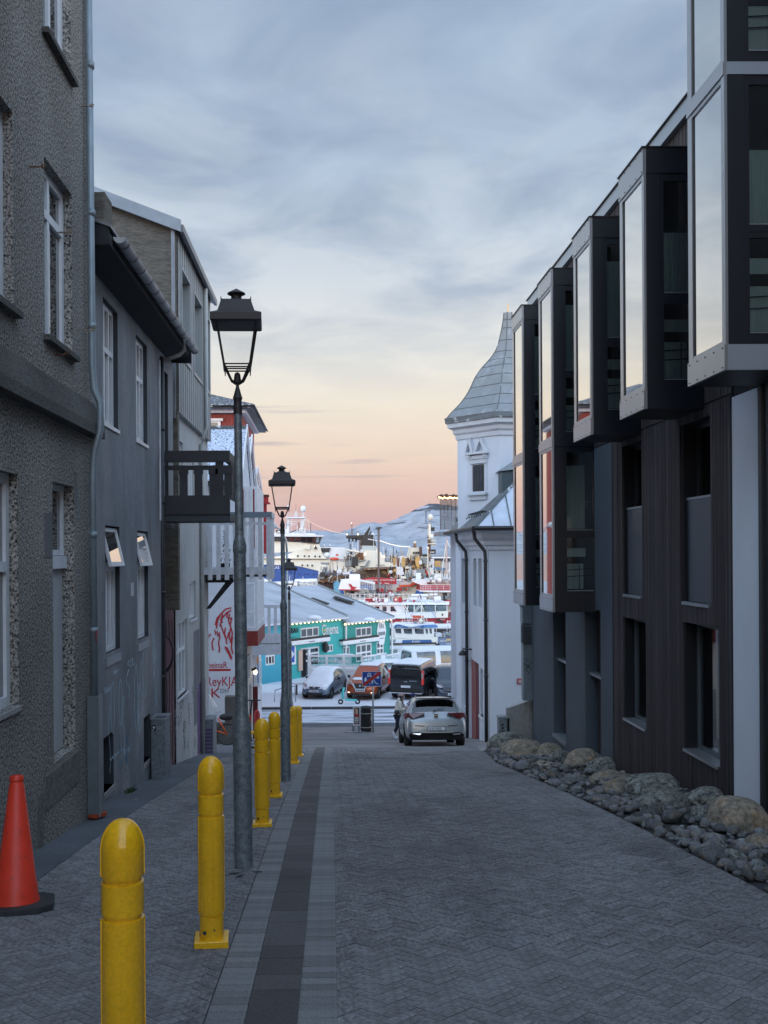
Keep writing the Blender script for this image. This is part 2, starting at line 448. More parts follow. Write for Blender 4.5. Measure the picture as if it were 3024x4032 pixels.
MT = {}
def M(k): return MT[k]
MT.update(
 render1=mat('pebbledash', (.27, .26, .24), .95, speck=.98, sscale=42, var=.3, vscale=.6, bump=.45, bscale=70, spec=.2),
 render1d=mat('pebbledash dark', (.11, .108, .102), .95, speck=.6, sscale=58, var=.3, vscale=1.0, bump=.45, bscale=70, spec=.2),  # darker pebbledash for the ledge, sills and yard walls
 render2=mat('grey painted render', (.225, .24, .26), .8, var=.32, vscale=1.6, speck=.12, sscale=25, bump=.15, bscale=20, col2=(.33, .315, .31), c2scale=.9, c2lo=.5, c2hi=.7, stretch=(1, 1, .45)),
 render2d=mat('dark reveal grey', (.05, .057, .067), .7, var=.1),  # darker grey than the wall, used in the reveals
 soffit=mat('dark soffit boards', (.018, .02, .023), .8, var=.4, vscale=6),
 concrete=mat('board marked concrete', (.17, .155, .13), .9, var=.4, vscale=2.0, speck=.25, sscale=14, bump=.6, bscale=12, stretch=(.6, .6, 3.2), col2=(.09, .08, .065), c2scale=2),
 concretep=mat('pale concrete wall', (.33, .33, .32), .9, var=.25, vscale=1.4, speck=.15, sscale=20, bump=.2, stretch=(1, 1, .4)),
 zinc=mat('zinc sheet', (.30, .33, .36), .45, metal=.6, var=.15, vscale=3),
 zincd=mat('dark metal gutter', (.20, .21, .225), .45, metal=.5, var=.25, vscale=5),
 galv=mat('galvanised steel', (.20, .235, .255), .5, metal=.35, var=.45, vscale=16, speck=.25, sscale=70),
 pipe=mat('painted drainpipe', (.25, .31, .345), .45, metal=.3, var=.15, vscale=4),
 pipedark=mat('dark drainpipe', (.035, .038, .044), .5, var=.2),
 black=mat('black metal', (.018, .017, .017), .5, var=.2),
 lampblack=mat('black cast iron', (.035, .03, .032), .55, var=.15),
 yellow=mat('yellow enamel', (.90, .49, .012), .26, var=.12, vscale=3, bump=.08, bscale=90, spec=.5, speck=.08, sscale=60, coat=.25, col2=(.45, .25, .02), c2scale=7, c2lo=.64, c2hi=.8),
 orange=mat('orange cone plastic', (.75, .05, .022), .45, var=.1, vscale=8, col2=(.45, .05, .03), c2scale=9, c2lo=.6, c2hi=.75),
 rubber=mat('black rubber', (.03, .033, .037), .8, var=.3, vscale=12),
 white=mat('white paint', (.70, .71, .72), .5, var=.06),
 whitew=mat('weathered white paint', (.60, .62, .66), .6, var=.16, vscale=5, speck=.08),
 frame=mat('white window frame', (.76, .79, .82), .45, var=.1, vscale=6),
 framed=mat('dark window frame', (.020, .021, .024), .5),
 paver=mat('grey paving brick', (.20, .20, .203), .86, rnd=.16, speck=.35, sscale=45, bump=.35, bscale=50, var=.32, vscale=.45, col2=(.14, .142, .15), c2scale=1.3, c2lo=.52, c2hi=.66, stretch=(1, .45, 1), detail=7),
 paverb=mat('band paving brick', (.205, .208, .21), .88, rnd=.18, speck=.25, sscale=60, bump=.25, bscale=60, var=.15, vscale=1),
 slab=mat('dark drain slab', (.085, .082, .083), .8, rnd=.22, speck=.2, sscale=50, bump=.15, var=.2, vscale=1.5),
 joint=mat('dark jointing sand', (.035, .036, .038), .95, var=.2, vscale=3, speck=.3),
 asph=mat('old asphalt', (.10, .112, .128), .9, speck=.35, sscale=60, var=.3, vscale=.8, bump=.3),
 sidewalk=mat('worn pavement', (.20, .19, .187), .9, speck=.2, sscale=20, var=.3, vscale=.5, bump=.2, col2=(.15, .158, .168), c2scale=.6),
 snow=mat('snow', (.74, .78, .84), .6, var=.06, vscale=2, bump=.6, bscale=4),
 slush=mat('snowy road', (.62, .68, .78), .6, var=.25, vscale=1.2, stretch=(.25, 2.2, 1), col2=(.16, .18, .21), c2scale=1.1, c2lo=.50, c2hi=.60, bump=.3),
 wood=mat('dark timber board', (.050, .040, .041), .75, rnd=.35, var=.3, vscale=3, stretch=(1, 1, .25), speck=.15, sscale=30),
 dkconc=mat('dark blue render', (.078, .102, .125), .75, var=.12, vscale=1.2),
 ribmetal=mat('light ribbed metal', (.78, .83, .90), .45, metal=.15, var=.05, vscale=1),
 baymetal=mat('light aluminium panel', (.44, .46, .48), .32, metal=.75, var=.05),
 baydark=mat('dark bay cladding', (.011, .0145, .020), .38, spec=.5),
 curtain=mat('pale curtain', (.60, .70, .70), .9, var=.2, vscale=4, stretch=(14, 14, .6)),  # colour painted in for the pale facade mirrored in the panes
 void=mat('unlit room', (.010, .011, .013), .9),
 plaster=mat('white plaster', (.60, .64, .70), .85, col2=(.53, .57, .62), c2scale=.8, c2lo=.5, c2hi=.75, var=.11, vscale=1.6, stretch=(1, 1, .22), bump=.08, bscale=20),
 plasterd=mat('white plaster trim', (.56, .59, .63), .8, var=.08),
 spire=mat('verdigris sheet roof', (.21, .235, .25), .5, metal=.2, var=.15, vscale=2, col2=(.34, .39, .44), c2scale=2.2, c2lo=.56, c2hi=.74),
 spired=mat('dark sheet roof', (.10, .12, .13), .5, metal=.2, var=.2, vscale=2, col2=(.5, .56, .6), c2scale=4.5, c2lo=.60, c2hi=.68),
 snowroof=mat('snow dusted metal roof', (.50, .57, .68), .7, var=.1, col2=(.10, .12, .145), c2scale=16, c2lo=.52, c2hi=.60),
 redwall=mat('red corrugated wall', (.20, .020, .015), .6, var=.2, vscale=4),
 pinkwall=mat('pink painted wall', (.30, .19, .21), .8, var=.15, vscale=2),
 redpaint=mat('red paint', (.38, .018, .025), .6, var=.15, vscale=8),
 spray=mat('pale blue spray paint', (.36, .48, .55), .8, var=.3, vscale=6),
 sprayk=mat('black spray paint', (.02, .02, .022), .8),
 redmetal=mat('red gate', (.12, .010, .013), .5, var=.2),
 teal=mat('teal painted wall', (.045, .40, .385), .7, var=.1, vscale=.6, speck=.05),
 cyan=mat('turquoise painted wall', (.055, .36, .47), .7, var=.08, vscale=.8),
 rock=mat('boulder stone', (.25, .215, .165), .9, rnd=.15, speck=.4, sscale=5, var=.35, vscale=1.6, bump=.9, bscale=5, col2=(.30, .17, .08), c2scale=1.6, c2lo=.55, c2hi=.7),
 rockg=mat('grey boulder stone', (.20, .205, .18), .9, rnd=.15, speck=.45, sscale=6, var=.35, vscale=1.6, bump=.9, bscale=5, col2=(.06, .062, .06), c2scale=5, c2lo=.52, c2hi=.62),
 cobble=mat('grey cobble', (.15, .155, .16), .88, rnd=.5, speck=.3, sscale=3.5, var=.25, vscale=2, bump=.7, bscale=4, col2=(.20, .17, .13), c2scale=.8),
 gravel=mat('dark gravel bed', (.06, .06, .06), .95, speck=.5, sscale=25, bump=1.0, bscale=20),
 bulb=mat('lit bulb', (1, .8, .5), .5, emit=(1.0, .66, .28), estr=4.0),
 bulbw=mat('lit white lamp', (1, .9, .7), .5, emit=(1.0, .82, .55), estr=2.2),
 lit=mat('warm lit interior', (.5, .3, .15), .8, emit=(1.0, .58, .25), estr=.55),
 rust=mat('rusty steel', (.12, .055, .03), .85, var=.4, vscale=1.2, col2=(.30, .22, .14), c2scale=1.5, c2lo=.48, c2hi=.6),
 shipw=mat('ship white', (.66, .65, .57), .5, var=.07, vscale=.5),
 shipblue=mat('ship blue', (.018, .075, .30), .45, var=.15, vscale=.3),
 shipred=mat('ship red', (.27, .010, .016), .45, var=.15, vscale=.5),
 orangehull=mat('orange red trim', (.60, .08, .03), .5),
 navy=mat('deep blue paint', (.02, .09, .24), .45, var=.1),
 slate=mat('slate blue paint', (.13, .17, .25), .5, var=.1),
 water=mat('harbour water', (.03, .05, .065), .12, bump=.5, bscale=1.2, spec=.5),
 tyre=mat('tyre rubber', (.015, .016, .018), .85),
 rim=mat('alloy rim', (.35, .36, .38), .3, metal=.8),
 skin=mat('skin', (.42, .25, .18), .6),
)
MT['glassS'] = glass('clear window glass', tint=(.80, .86, .86), boost=.07)
MT['glassBay'] = glass('coated bay glass', dark=(.03, .035, .04), boost=.58, refl=(.92, .90, .86))
MT['glassD'] = glass('dark window glass', dark=(.010, .012, .014), boost=.02)
MT['glassCar'] = glass('car window glass', tint=(.25, .29, .30), boost=.02)
MT['glassT'] = glass('green tinted glass', tint=(.70, .84, .82), boost=.05)
MT['glassL'] = glass('lantern glass', tint=(.99, .99, .99), boost=-.05, refl=(.4, .4, .4))

def window(parent, fr, a0, a1, b0, b1, depth, fmat, fw=.06, mull=(), trans=(), gm='glassD', back=None, name='window', sill=None, ft=.05, refl_curt=None):
    """window = frame mesh (part) with pane, sill, curtain as sub-parts"""
    mb = MB(); d0 = -depth; d1 = -depth + ft
    fr.box(mb, a0, a0 + fw, b0, b1, d0, d1); fr.box(mb, a1 - fw, a1, b0, b1, d0, d1)
    fr.box(mb, a0 + fw, a1 - fw, b0, b0 + fw, d0, d1); fr.box(mb, a0 + fw, a1 - fw, b1 - fw, b1, d0, d1)
    W, H = a1 - a0, b1 - b0
    for t in mull:
        fr.box(mb, a0 + W * t - fw * .45, a0 + W * t + fw * .45, b0 + fw, b1 - fw, d0 + .002, d1 + .004)
    for t in trans:
        fr.box(mb, a0 + fw, a1 - fw, b0 + H * t - fw * .5, b0 + H * t + fw * .5, d0 + .004, d1 + .008)
    o = obj(name, mb, fmat, parent)
    xs = [a0 + fw] + [a0 + W * t for t in mull] + [a1 - fw]
    ys = [b0 + fw] + [b0 + H * t for t in trans] + [b1 - fw]
    for x0, x1 in zip(xs, xs[1:]):
        for y0, y1 in zip(ys, ys[1:]):
            mp_ = MB(); fr.box(mp_, x0, x1, y0, y1, d0 + .012, d0 + .02)
            obj('pane', mp_, M(gm), o)
    if back:
        mb2 = MB(); fr.quad(mb2, a0, a1, b0, b1, d0 - .35); obj('room', mb2, M(back), o)
    if refl_curt:
        mb2 = MB(); fr.box(mb2, a0 + W * refl_curt[0], a0 + W * refl_curt[1], b0 + fw, b1 - fw, d0 - .06, d0 - .045); obj('curtain', mb2, M('curtain'), o)  # pale panel behind the glass, painted in as its reflection
    if sill:
        mb2 = MB(); fr.box(mb2, a0 - .03, a1 + .03, b0 - .05, b0, -depth, sill[0]); obj('sill', mb2, sill[1], o)
    return o
# ================================================================== GROUND
def strip_sheet(name, x0, x1, ys, dz, mt, kind='structure', nx=2, zf=zg):
    mb = MB(); vs = []
    xs = [x0 + (x1 - x0) * i / (nx - 1) for i in range(nx)]
    for y in ys:
        for x in xs: vs.append((x, y, zf(y) + dz))
    fs = [(i * nx + k, i * nx + k + 1, (i + 1) * nx + k + 1, (i + 1) * nx + k) for i in range(len(ys) - 1) for k in range(nx - 1)]
    mb.add(vs, fs)
    return obj(name, mb, mt, None, kind=kind, smooth=True)
YS = [-28 + .5 * i for i in range(213)]       # -28 .. 78
ground = strip_sheet('ground', -300, 300, YS + [96], -.05, M('asph'))
paving = strip_sheet('street_paving', -2.45, 5.0, [y for y in YS if -6 <= y <= 30], -.014, M('joint'))
lower = strip_sheet('street_lower_pavement', -4.2, 9.0, [24 + .25 * i for i in range(81)], -.008, M('sidewalk'))
sidestrip = strip_sheet('wall_footpath', -3.4, -2.40, [y for y in YS if -6 <= y <= 32], .002, M('asph'))
yard = strip_sheet('yard_paving', -14, -3.0, [24.0 + .5 * i for i in range(33)], -.02, M('sidewalk'))
kerbs = MB()
for i in range(14): kerbs.box(-26 + 5 * i, -26 + 5 * i + 4.98, 49.8, 50.1, -8.2, -7.93)
obj('far_kerb', kerbs, mat('wet kerb stone', (.05, .05, .055), .7), None, kind='structure')
mb = MB(); mb.box(-90, 90, 50.1, 58, -8.2, -7.955); obj('snowy_car_park', mb, M('snow'), None, kind='structure')
mb = MB(); mb.box(-90, 90, 44.2, 49.8, -8.6, -8.025); road = obj('snowy_road', mb, M('slush'), None, kind='structure')
mb = MB(); mb.box(-90, 90, 58, 90, -10.6, -8.04); obj('quay', mb, M('snow'), None, kind='structure')
mb = MB(); mb.box(-90, 90, 58.2, 80, -8.04, -8.03)
mb = MB(); mb.quad((-9000, 96, -10.2), (9000, 96, -10.2), (9000, 16000, -10.2), (-9000, 16000, -10.2)); obj('harbour_water', mb, M('water'), None, kind='structure')

# paving bricks -----------------------------------------------------
def clipx(poly, x, keep_right):
    out = []
    n = len(poly)
    for i in range(n):
        a, b = poly[i], poly[(i + 1) % n]
        ia = (a[0] >= x) == keep_right; ib = (b[0] >= x) == keep_right
        if ia: out.append(a)
        if ia != ib:
            t = (x - a[0]) / (b[0] - a[0]); out.append((x, a[1] + t * (b[1] - a[1])))
    return out
def slab_piece(mb, poly, h=0.0, th=.02, jit=0.0):
    j = random.uniform(-jit, jit)
    top = [(x, y, zg(y) + h + j) for x, y in poly]
    bot = [(x, y, zg(y) + h - th) for x, y in poly]
    n = len(poly)
    mb.add(bot + top, [tuple(range(n, 2 * n))] + [(i, (i + 1) % n, n + (i + 1) % n, n + i) for i in range(n)])
bed_edge = lambda y: 3.25 + (0.55 * max(0, (y - 19)) / 5.5 if y > 19 else 0)
unit_brick = MB(); unit_brick.box(-.0983, .0983, -.0318, .0318, -.02, 0); ub = unit_brick.mesh('paving_brick'); ub.materials.append(M('paver'))
stuff = MB(); single = []
c45 = math.cos(R(45))
for i in range(-110, 330):
    for j in range(-60, 330):
        k = (i - j) % 6
        if k == 0: ctr = (i + 1.5, j + .5); ang = 0
        elif k == 5: ctr = (i + .5, j + 1.5); ang = 90
        else: continue
        u, v = ctr[0] * .0667, ctr[1] * .0667
        x = (u - v) * c45; y = (u + v) * c45 + 2
        if not (-2.5 < x < 4.2 and 1.2 < y < 27.0): continue
        if (-.70 < x < .09) and (-.56 < x < -.05): continue
        a = R(ang + 45)
        hw, hh = .0983, .0318
        pl = [(x + p * math.cos(a) - q * math.sin(a), y + p * math.sin(a) + q * math.cos(a)) for p, q in ((-hw, -hh), (hw, -hh), (hw, hh), (-hw, hh))]
        if x < -.3: rngs = [(-2.395, -.633)]
        else: rngs = [(.023, bed_edge(y))]
        for lo, hi in rngs:
            mn, mx = min(p[0] for p in pl), max(p[0] for p in pl)
            if mx < lo + .01 or mn > hi - .01: continue
            full = mn >= lo and mx <= hi
            if full: single.append((y, x, a, pl))
            else:
                q = clipx(clipx(pl, lo, True), hi, False)
                if len(q) > 2: slab_piece(stuff, q, 0, .02, .002)
def inview(x, y):
    px = CX + F * (x * math.cos(YAW) - y * math.sin(YAW)) / y; py = CY + F * (-zg(y)) / y
    return 0 < px < 3024 and py < 4032
single.sort(key=lambda s: (not inview(s[1], s[0]), s[0]))
for n_, (y, x, a, pl) in enumerate(single):
    if n_ < 300:
        o = bpy.data.objects.new('paving_brick', ub); COL.objects.link(o); o.parent = paving
        o.location = (x, y, zg(y) + random.uniform(-.002, .002))
        sl = slope(y)
        o.rotation_euler = (Matrix.Rotation(sl, 3, 'X') @ Matrix.Rotation(a, 3, 'Z')).to_euler()
    else: slab_piece(stuff, pl, 0, .02, .0022)
so = obj('paving_bricks', stuff, M('paver'), paving, kind='stuff')
# soldier bands and drain slabs
band = MB(); cnt = 0
bb = MB(); bb.box(-.0965, .0965, -.048, .048, -.02, 0); bbm = bb.mesh('band_brick'); bbm.materials.append(M('paverb'))
y = 1.5
while y < 27:
    for x in (-.53, -.075):
        if 3.9 < y < 13 and cnt < 180:
            o = bpy.data.objects.new('band_brick', bbm); COL.objects.link(o); o.parent = paving; o.location = (x, y, zg(y) + .001 + random.uniform(-.0015, .0015))
            o.rotation_euler = (slope(y), 0, random.uniform(-.012, .012)); cnt += 1
        else:
            slab_piece(band, [(x - .0965, y - .048), (x + .0965, y - .048), (x + .0965, y + .048), (x - .0965, y + .048)], .001, .02, .001)
    y += .1
obj('band_bricks', band, M('paverb'), paving, kind='stuff')
y = 1.5
while y < 27:
    L = random.choice((.30, .38, .45, .55, .25))
    mbs = MB()
    n = 3
    ys_ = [y + .003 + (L - .006) * i / n for i in range(n + 1)]
    vs = []
    for yy in ys_: vs += [(-.43, yy, zg(yy) - .02), (-.43, yy, zg(yy) + .002), (-.172, yy, zg(yy) + .002), (-.172, yy, zg(yy) - .02)]
    fs = [(0, 1, 2, 3), (4 * n, 4 * n + 3, 4 * n + 2, 4 * n + 1)]
    for i in range(n):
        for k in range(3): fs.append((4 * i + k, 4 * i + k + 1, 4 * i + 5 + k, 4 * i + 4 + k))
    mbs.add(vs, fs)
    obj('drain_slab', mbs, M('slab'), paving)
    y += L
# litter at lamp foot, manhole and patch
def scrap(x, y, L, W, mt, name, label, cat, dz=.004, rot=0):
    mb = MB(); c, s = math.cos(rot), math.sin(rot)
    pts = []
    for k in range(7):
        t = 2 * math.pi * k / 7; r_ = 1 + random.uniform(-.25, .25)
        a, b = L / 2 * math.cos(t) * r_, W / 2 * math.sin(t) * r_
        pts.append((x + a * c - b * s, y + a * s + b * c))
    mb.prism([(p[0], p[1], zg(p[1]) + dz) for p in pts], (0, 0, .003))
    o = obj(name, mb, mt, None); tag(o, label, cat); return o

# ================================================================== LEFT ROUGHCAST BUILDING
XB = -2.8
b1 = thing('apartment_building', 'dark grey pebbledash apartment building with white windows at the left edge', 'building', (XB, 4, zg(4)))
fr = frX(XB, 1)
colA = [(a, a + 1.02) for a in (-11.6, -9.5, -7.4, -5.3, -3.2, -1.1, 1.0, 3.1, 5.3, 7.6)]
wins = []
for a0, a1 in colA + [(9.56, 10.58)]:
    wins.append((a0, a1, 2.18, 3.94)); wins.append((a0, a1, 5.2, 6.95)); wins.append((a0, a1, 7.9, 9.0))
for a0, a1 in colA: wins.append((a0, a1 + .08, -1.34, .73))
narrow = (9.78, 10.6, -2.1, .75)
mb = MB(); fr.wall(mb, -12, 11.54, -5, 1.38, [h for h in wins if h[3] < 1] + [narrow], .26)
obj('wall', mb, M('render1'), b1)
mb = MB(); fr.wall(mb, -12, 11.54, 1.38, 9.6, [h for h in wins if h[2] > 1], .26)
obj('wall', mb, M('render1'), b1)
mb = MB()   # jutting ledge between the storeys, in darker pebbledash
mb.prism([(XB - .02, -12, 1.38), (XB + .13, -12, 1.38), (XB + .12, -12, 1.50), (XB + .002, -12, 1.80), (XB - .02, -12, 1.8)], (0, 23.54, 0))
obj('ledge', mb, M('render1d'), b1)
mb = MB(); mb.box(-12, XB - .27, -12, 11.53, -5, 9.59); obj('core_wall', mb, M('render1d'), b1)
mb = MB(); mb.quad((XB - .27, 11.54, -5), (XB, 11.54, -5), (XB, 11.54, 9.6), (XB - .27, 11.54, 9.6)); obj('end_wall', mb, M('render1'), b1)
mb = MB(); mb.box(-12.2, XB + .12, -12.1, 11.6, 9.6, 9.75); obj('roof', mb, M('zincd'), b1)
silm = M('black')
for h in wins:
    if h[2] > 1:
        window(b1, fr, h[0] + .0, h[1], h[2], h[3], .14, M('frame'), fw=.085, mull=(.5,) if h[2] > 5 else (.42,), trans=(.74,), gm='glassD')
        mb = MB(); fr.box(mb, h[0] - .05, h[1] + .06, h[2] - .06, h[2] - .005, -.14, .07); obj('sill', mb, M('render1d'), b1)
    else:
        window(b1, fr, h[0], h[1], h[2], h[3], .13, M('frame'), fw=.09, mull=(.5,), trans=(.6,), gm='glassD')
        mb = MB(); fr.box(mb, h[0] - .02, h[1] + .02, h[2] - .05, h[2] - .005, -.15, .02); obj('sill', mb, M('concretep'), b1)
# narrow opening: window over a painted board
window(b1, fr, narrow[0], narrow[1] - .0, -.0, .75, .16, M('frame'), fw=.06, gm='glassD')
mb = MB(); fr.box(mb, narrow[0], narrow[1], -.14, -.005, -.17, -.08); obj('window_board', mb, M('frame'), b1)
pb = mat('flaking white board', (.52, .54, .55), .7, var=.1, vscale=4, col2=(.05, .045, .04), c2scale=9, c2lo=.66, c2hi=.70, stretch=(1, 1.4, .45))
mb = MB(); fr.box(mb, narrow[0] + .01, narrow[1] - .01, -2.09, -.145, -.19, -.13); obj('board', mb, pb, b1, label='flaking white painted board filling the lower part of the narrow opening')
# smooth plaster repairs
mb = MB()
fr.box(mb, 9.5, 9.76, -.02, .42, 0, .006); fr.box(mb, 10.62, 10.72, .55, .92, 0, .006)
mb2 = MB(); fr.box(mb2, 9.45, 10.75, -2.5, -2.16, -.01, .012); fr.box(mb2, 9.2, 9.4, -3.0, -2.3, 0, .008)
obj('plaster_patch', mb, mat('grey plaster patch', (.17, .175, .18), .9, var=.15), b1)
obj('plaster_patch', mb2, mat('old plaster patch', (.17, .165, .155), .95, var=.3, vscale=5, speck=.4), b1)
mb = MB(); fr.box(mb, -12, 11.5, -4.5, -2.9, 0, .01)
# rusty pipe hooks
for (yy, zz) in ((9.1, 3.65), (10.05, 3.35), (11.0, 2.55), (11.0, 5.1), (9.9, 2.05)):
    mb = MB(); p = fr.p(yy, zz, 0); mb.tube([p, p + Vector((.08, 0, 0)), p + Vector((.12, .03, .02))], .008, 6)
    mb.tube([p + Vector((.12 + .02 * math.cos(t), .03, .02 + .02 * math.sin(t))) for t in [k * .7 for k in range(9)]], .006, 5)
    obj('pipe_hook', mb, M('rust'), b1)
# drainpipe
dp = thing('drainpipe', 'round blue grey drainpipe with square guard at the corner of the pebbledash building', 'drainpipe', (XB + .1, 11.12, zg(11.1)))
mb = MB(); px_ = XB + .075
mb.tube([(px_ - .03, 11.14, 9.6), (px_, 11.14, 2.2), (px_ + .02, 11.14, 1.9), (px_ + .09, 11.14, 1.75), (px_ + .09, 11.14, 1.45), (px_ + .02, 11.14, 1.2), (px_, 11.14, .9), (px_, 11.14, -1.7)], .042, 14)
obj('pipe', mb, M('pipe'), dp, smooth=True)
for zz in (7.5, 5.6, 3.9, 2.6, .2, -.9):
    mb = MB(); mb.tube([(px_, 11.14, zz), (px_, 11.14, zz + .07)], .046, 14); obj('pipe_joint', mb, M('pipe'), dp, smooth=True)
mb = MB(); zb = zg(11.1) + .03; mb.box(px_ - .07, px_ + .065, 11.08, 11.21, zb, -1.62); obj('guard', mb, mat('painted pipe guard', (.13, .155, .17), .6, var=.25, vscale=4), dp, bevel=.008)
mb = MB(); mb.box(px_ + .068, px_ + .078, 11.07, 11.22, zb, -1.6); obj('guard_edge', mb, M('zinc'), dp)
mb = MB(); mb.ribbon([fr.p(11.09 + .02 * math.cos(t) , -.93 + .06 * math.sin(t), .118) for t in [0, 1, 2, 3, 4, 5]], .04, (1, 0, 0)); obj('red_sticker', mb, M('redpaint'), dp)
mb = MB(); mb.prism([(px_ - .08, 11.25, zb - .02), (px_ + .10, 11.30, zb - .02), (px_ + .12, 11.2, zb - .01), (px_ + .04, 11.02, zb), (px_ - .05, 11.06, zb)], (0, 0, .035)); obj('red_shoe', mb, mat('red clay', (.38, .06, .02), .8, var=.2), dp)
# small plates between the two buildings
mb = MB(); mb.box(-2.98, -2.86, 11.6, 11.75, 1.05, 1.42); o = obj('wall_box', mb, M('render1d'), None, loc=(-2.95, 11.7, 1.05)); tag(o, 'dark box with a small white plate in the corner beside the round drainpipe', 'wall box')
mb = MB(); mb.box(-2.99, -2.80, 11.57, 11.59, .98, 1.07); obj('plate', mb, M('whitew'), o)
mb = MB()
for k in range(4): mb.box(-2.97 + .035 * k, -2.955 + .035 * k, 11.562, 11.57, 1.01, 1.045)
obj('plate_marks', mb, M('black'), o)

# ================================================================== SMOOTH GREY BUILDING
X2 = -3.0
b2 = thing('grey_house', 'smooth dark grey rendered house with tall white windows and graffiti at its foot', 'house', (X2, 14.5, zg(14.5)))
fr2 = frX(X2, 1)
W2 = [(12.86, 13.76, 1.77, 3.44), (15.04, 15.95, 1.80, 3.44), (12.92, 13.80, -1.33, .40), (15.06, 15.95, -1.34, .38)]
B2 = [(12.75, 13.35, -3.15, -2.42), (15.5, 16.05, -3.35, -2.62)]
D2 = (17.62, 18.0, .62, 3.35)
mb = MB(); fr2.wall(mb, 11.54, 17.3, -6, 3.68, W2 + B2, .24); fr2.wall(mb, 17.3, 18.55, .56, 3.68, [D2], .15)
obj('wall', mb, M('render2'), b2)
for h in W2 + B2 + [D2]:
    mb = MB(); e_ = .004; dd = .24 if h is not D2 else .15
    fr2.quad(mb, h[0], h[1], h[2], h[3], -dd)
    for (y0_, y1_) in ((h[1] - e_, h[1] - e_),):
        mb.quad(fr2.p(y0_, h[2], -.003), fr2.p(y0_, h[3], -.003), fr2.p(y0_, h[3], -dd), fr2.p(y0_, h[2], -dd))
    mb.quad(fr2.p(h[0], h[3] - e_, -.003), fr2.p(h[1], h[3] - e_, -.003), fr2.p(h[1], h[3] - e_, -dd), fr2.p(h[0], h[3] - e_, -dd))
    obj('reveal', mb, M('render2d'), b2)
mb = MB(); mb.box(-9, X2 - .25, 11.56, 17.28, -6, 3.66); mb.quad((X2 - .25, 17.3, -6), (X2, 17.3, -6), (X2, 17.3, 3.66), (X2 - .25, 17.3, 3.66)); mb.box(-9, X2 - .16, 17.3, 18.54, .56, 3.66); mb.box(-9, X2 - .003, 17.3, 18.53, .5, .56); obj('core_wall', mb, M('render2d'), b2)
for i, h in enumerate(W2):
    if i < 2:
        window(b2, fr2, h[0], h[1], h[2], h[3], .115, M('frame'), fw=.075, mull=(.36, .66), trans=(.62,), sill=(.02, M('frame')))
    else:
        window(b2, fr2, h[0], h[1], h[2], h[3] - .55, .115, M('frame'), fw=.075, mull=(.36, .66))
        mb = MB(); fr2.box(mb, h[0] - .01, h[1] + .01, h[2] - .045, h[2], -.15, -.02); obj('sill', mb, M('white'), b2)
        mb = MB(); fr2.box(mb, h[0] - .01, h[1] + .03, h[2] - .17, h[2] - .05, -.16, .012); obj('sill', mb, M('zinc'), b2)
        # top casement swung outwards
        t0 = fr2.p(h[0] + .02, h[3] - .03, -.06); L = .54; sw = R(13)
        u = Vector((0, 1, 0)); v = Vector((math.sin(sw), 0, -math.cos(sw))); n = u.cross(v)
        fc = Fr(t0, u, v, Vector((math.cos(sw), 0, math.sin(sw))))
        mb = MB(); W_ = h[1] - h[0] - .04
        fc.box(mb, 0, W_, 0, .05, -.02, .02); fc.box(mb, 0, W_, L - .06, L, -.02, .02); fc.box(mb, 0, .05, .05, L - .06, -.02, .02); fc.box(mb, W_ - .05, W_, .05, L - .06, -.02, .02)
        c_ = obj('casement', mb, M('frame'), b2)
        mb = MB(); fc.box(mb, .05, W_ - .05, .05, L - .06, -.006, .006); obj('pane', mb, M('glassBay'), c_)
        mb = MB(); fr2.box(mb, h[0], h[1], h[3] - .57, h[3] - .5, -.15, -.07); obj('transom', mb, M('frame'), b2)
for h in B2:
    mb = MB(); fr2.box(mb, h[0], h[1], h[2], h[3], -.2, -.17)
    for k in range(3): fr2.box(mb, h[0] + .02, h[1] - .02, h[2] + .08 + .2 * k, h[2] + .2 + .2 * k, -.17, -.155)
    obj('cellar_shutter', mb, M('render2d'), b2)
    mb = MB(); fr2.box(mb, h[0] - .02, h[1] + .02, h[2] - .07, h[2], -.2, .015); obj('sill', mb, M('concretep'), b2)
mb = MB(); fr2.box(mb, D2[0], D2[1], D2[2], D2[3], -.12, -.09); d_ = obj('balcony_door', mb, M('framed'), b2)
mb = MB(); fr2.box(mb, D2[0] + .03, D2[0] + .07, D2[2], D2[3], -.09, -.06); obj('door_frame', mb, M('whitew'), d_)
# eaves, soffit, gutter, roof
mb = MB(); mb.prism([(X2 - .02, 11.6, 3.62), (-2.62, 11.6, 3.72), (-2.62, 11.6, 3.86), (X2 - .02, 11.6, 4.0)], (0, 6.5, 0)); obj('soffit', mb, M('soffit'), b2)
mb = MB(); mb.prism([(-2.60, 11.56, 3.92), (-2.60, 11.56, 3.96), (-6.2, 11.56, 5.2), (-9, 11.56, 4.2), (-9, 11.56, 4.15), (-6.2, 11.56, 5.15)], (0, 7.0, 0)); obj('roof', mb, M('zincd'), b2)
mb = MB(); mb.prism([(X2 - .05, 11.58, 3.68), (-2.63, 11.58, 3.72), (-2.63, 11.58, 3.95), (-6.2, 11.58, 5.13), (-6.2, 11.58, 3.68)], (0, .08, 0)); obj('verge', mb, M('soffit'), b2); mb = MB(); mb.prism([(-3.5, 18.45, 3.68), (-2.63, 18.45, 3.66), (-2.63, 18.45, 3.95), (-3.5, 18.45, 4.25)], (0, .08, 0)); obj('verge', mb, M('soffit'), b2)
mb = MB(); gx = -2.535; gz = 3.86
vs = []; K = 9
for yy in (11.75, 18.3):
    for k in range(K):
        t = math.pi + math.pi * k / (K - 1); vs.append((gx + .075 * math.cos(t), yy, gz + .075 * math.sin(t)))
    for k in range(K):
        t = math.pi * 2 - math.pi * k / (K - 1); vs.append((gx + .068 * math.cos(t), yy, gz + .068 * math.sin(t)))
n = 2 * K
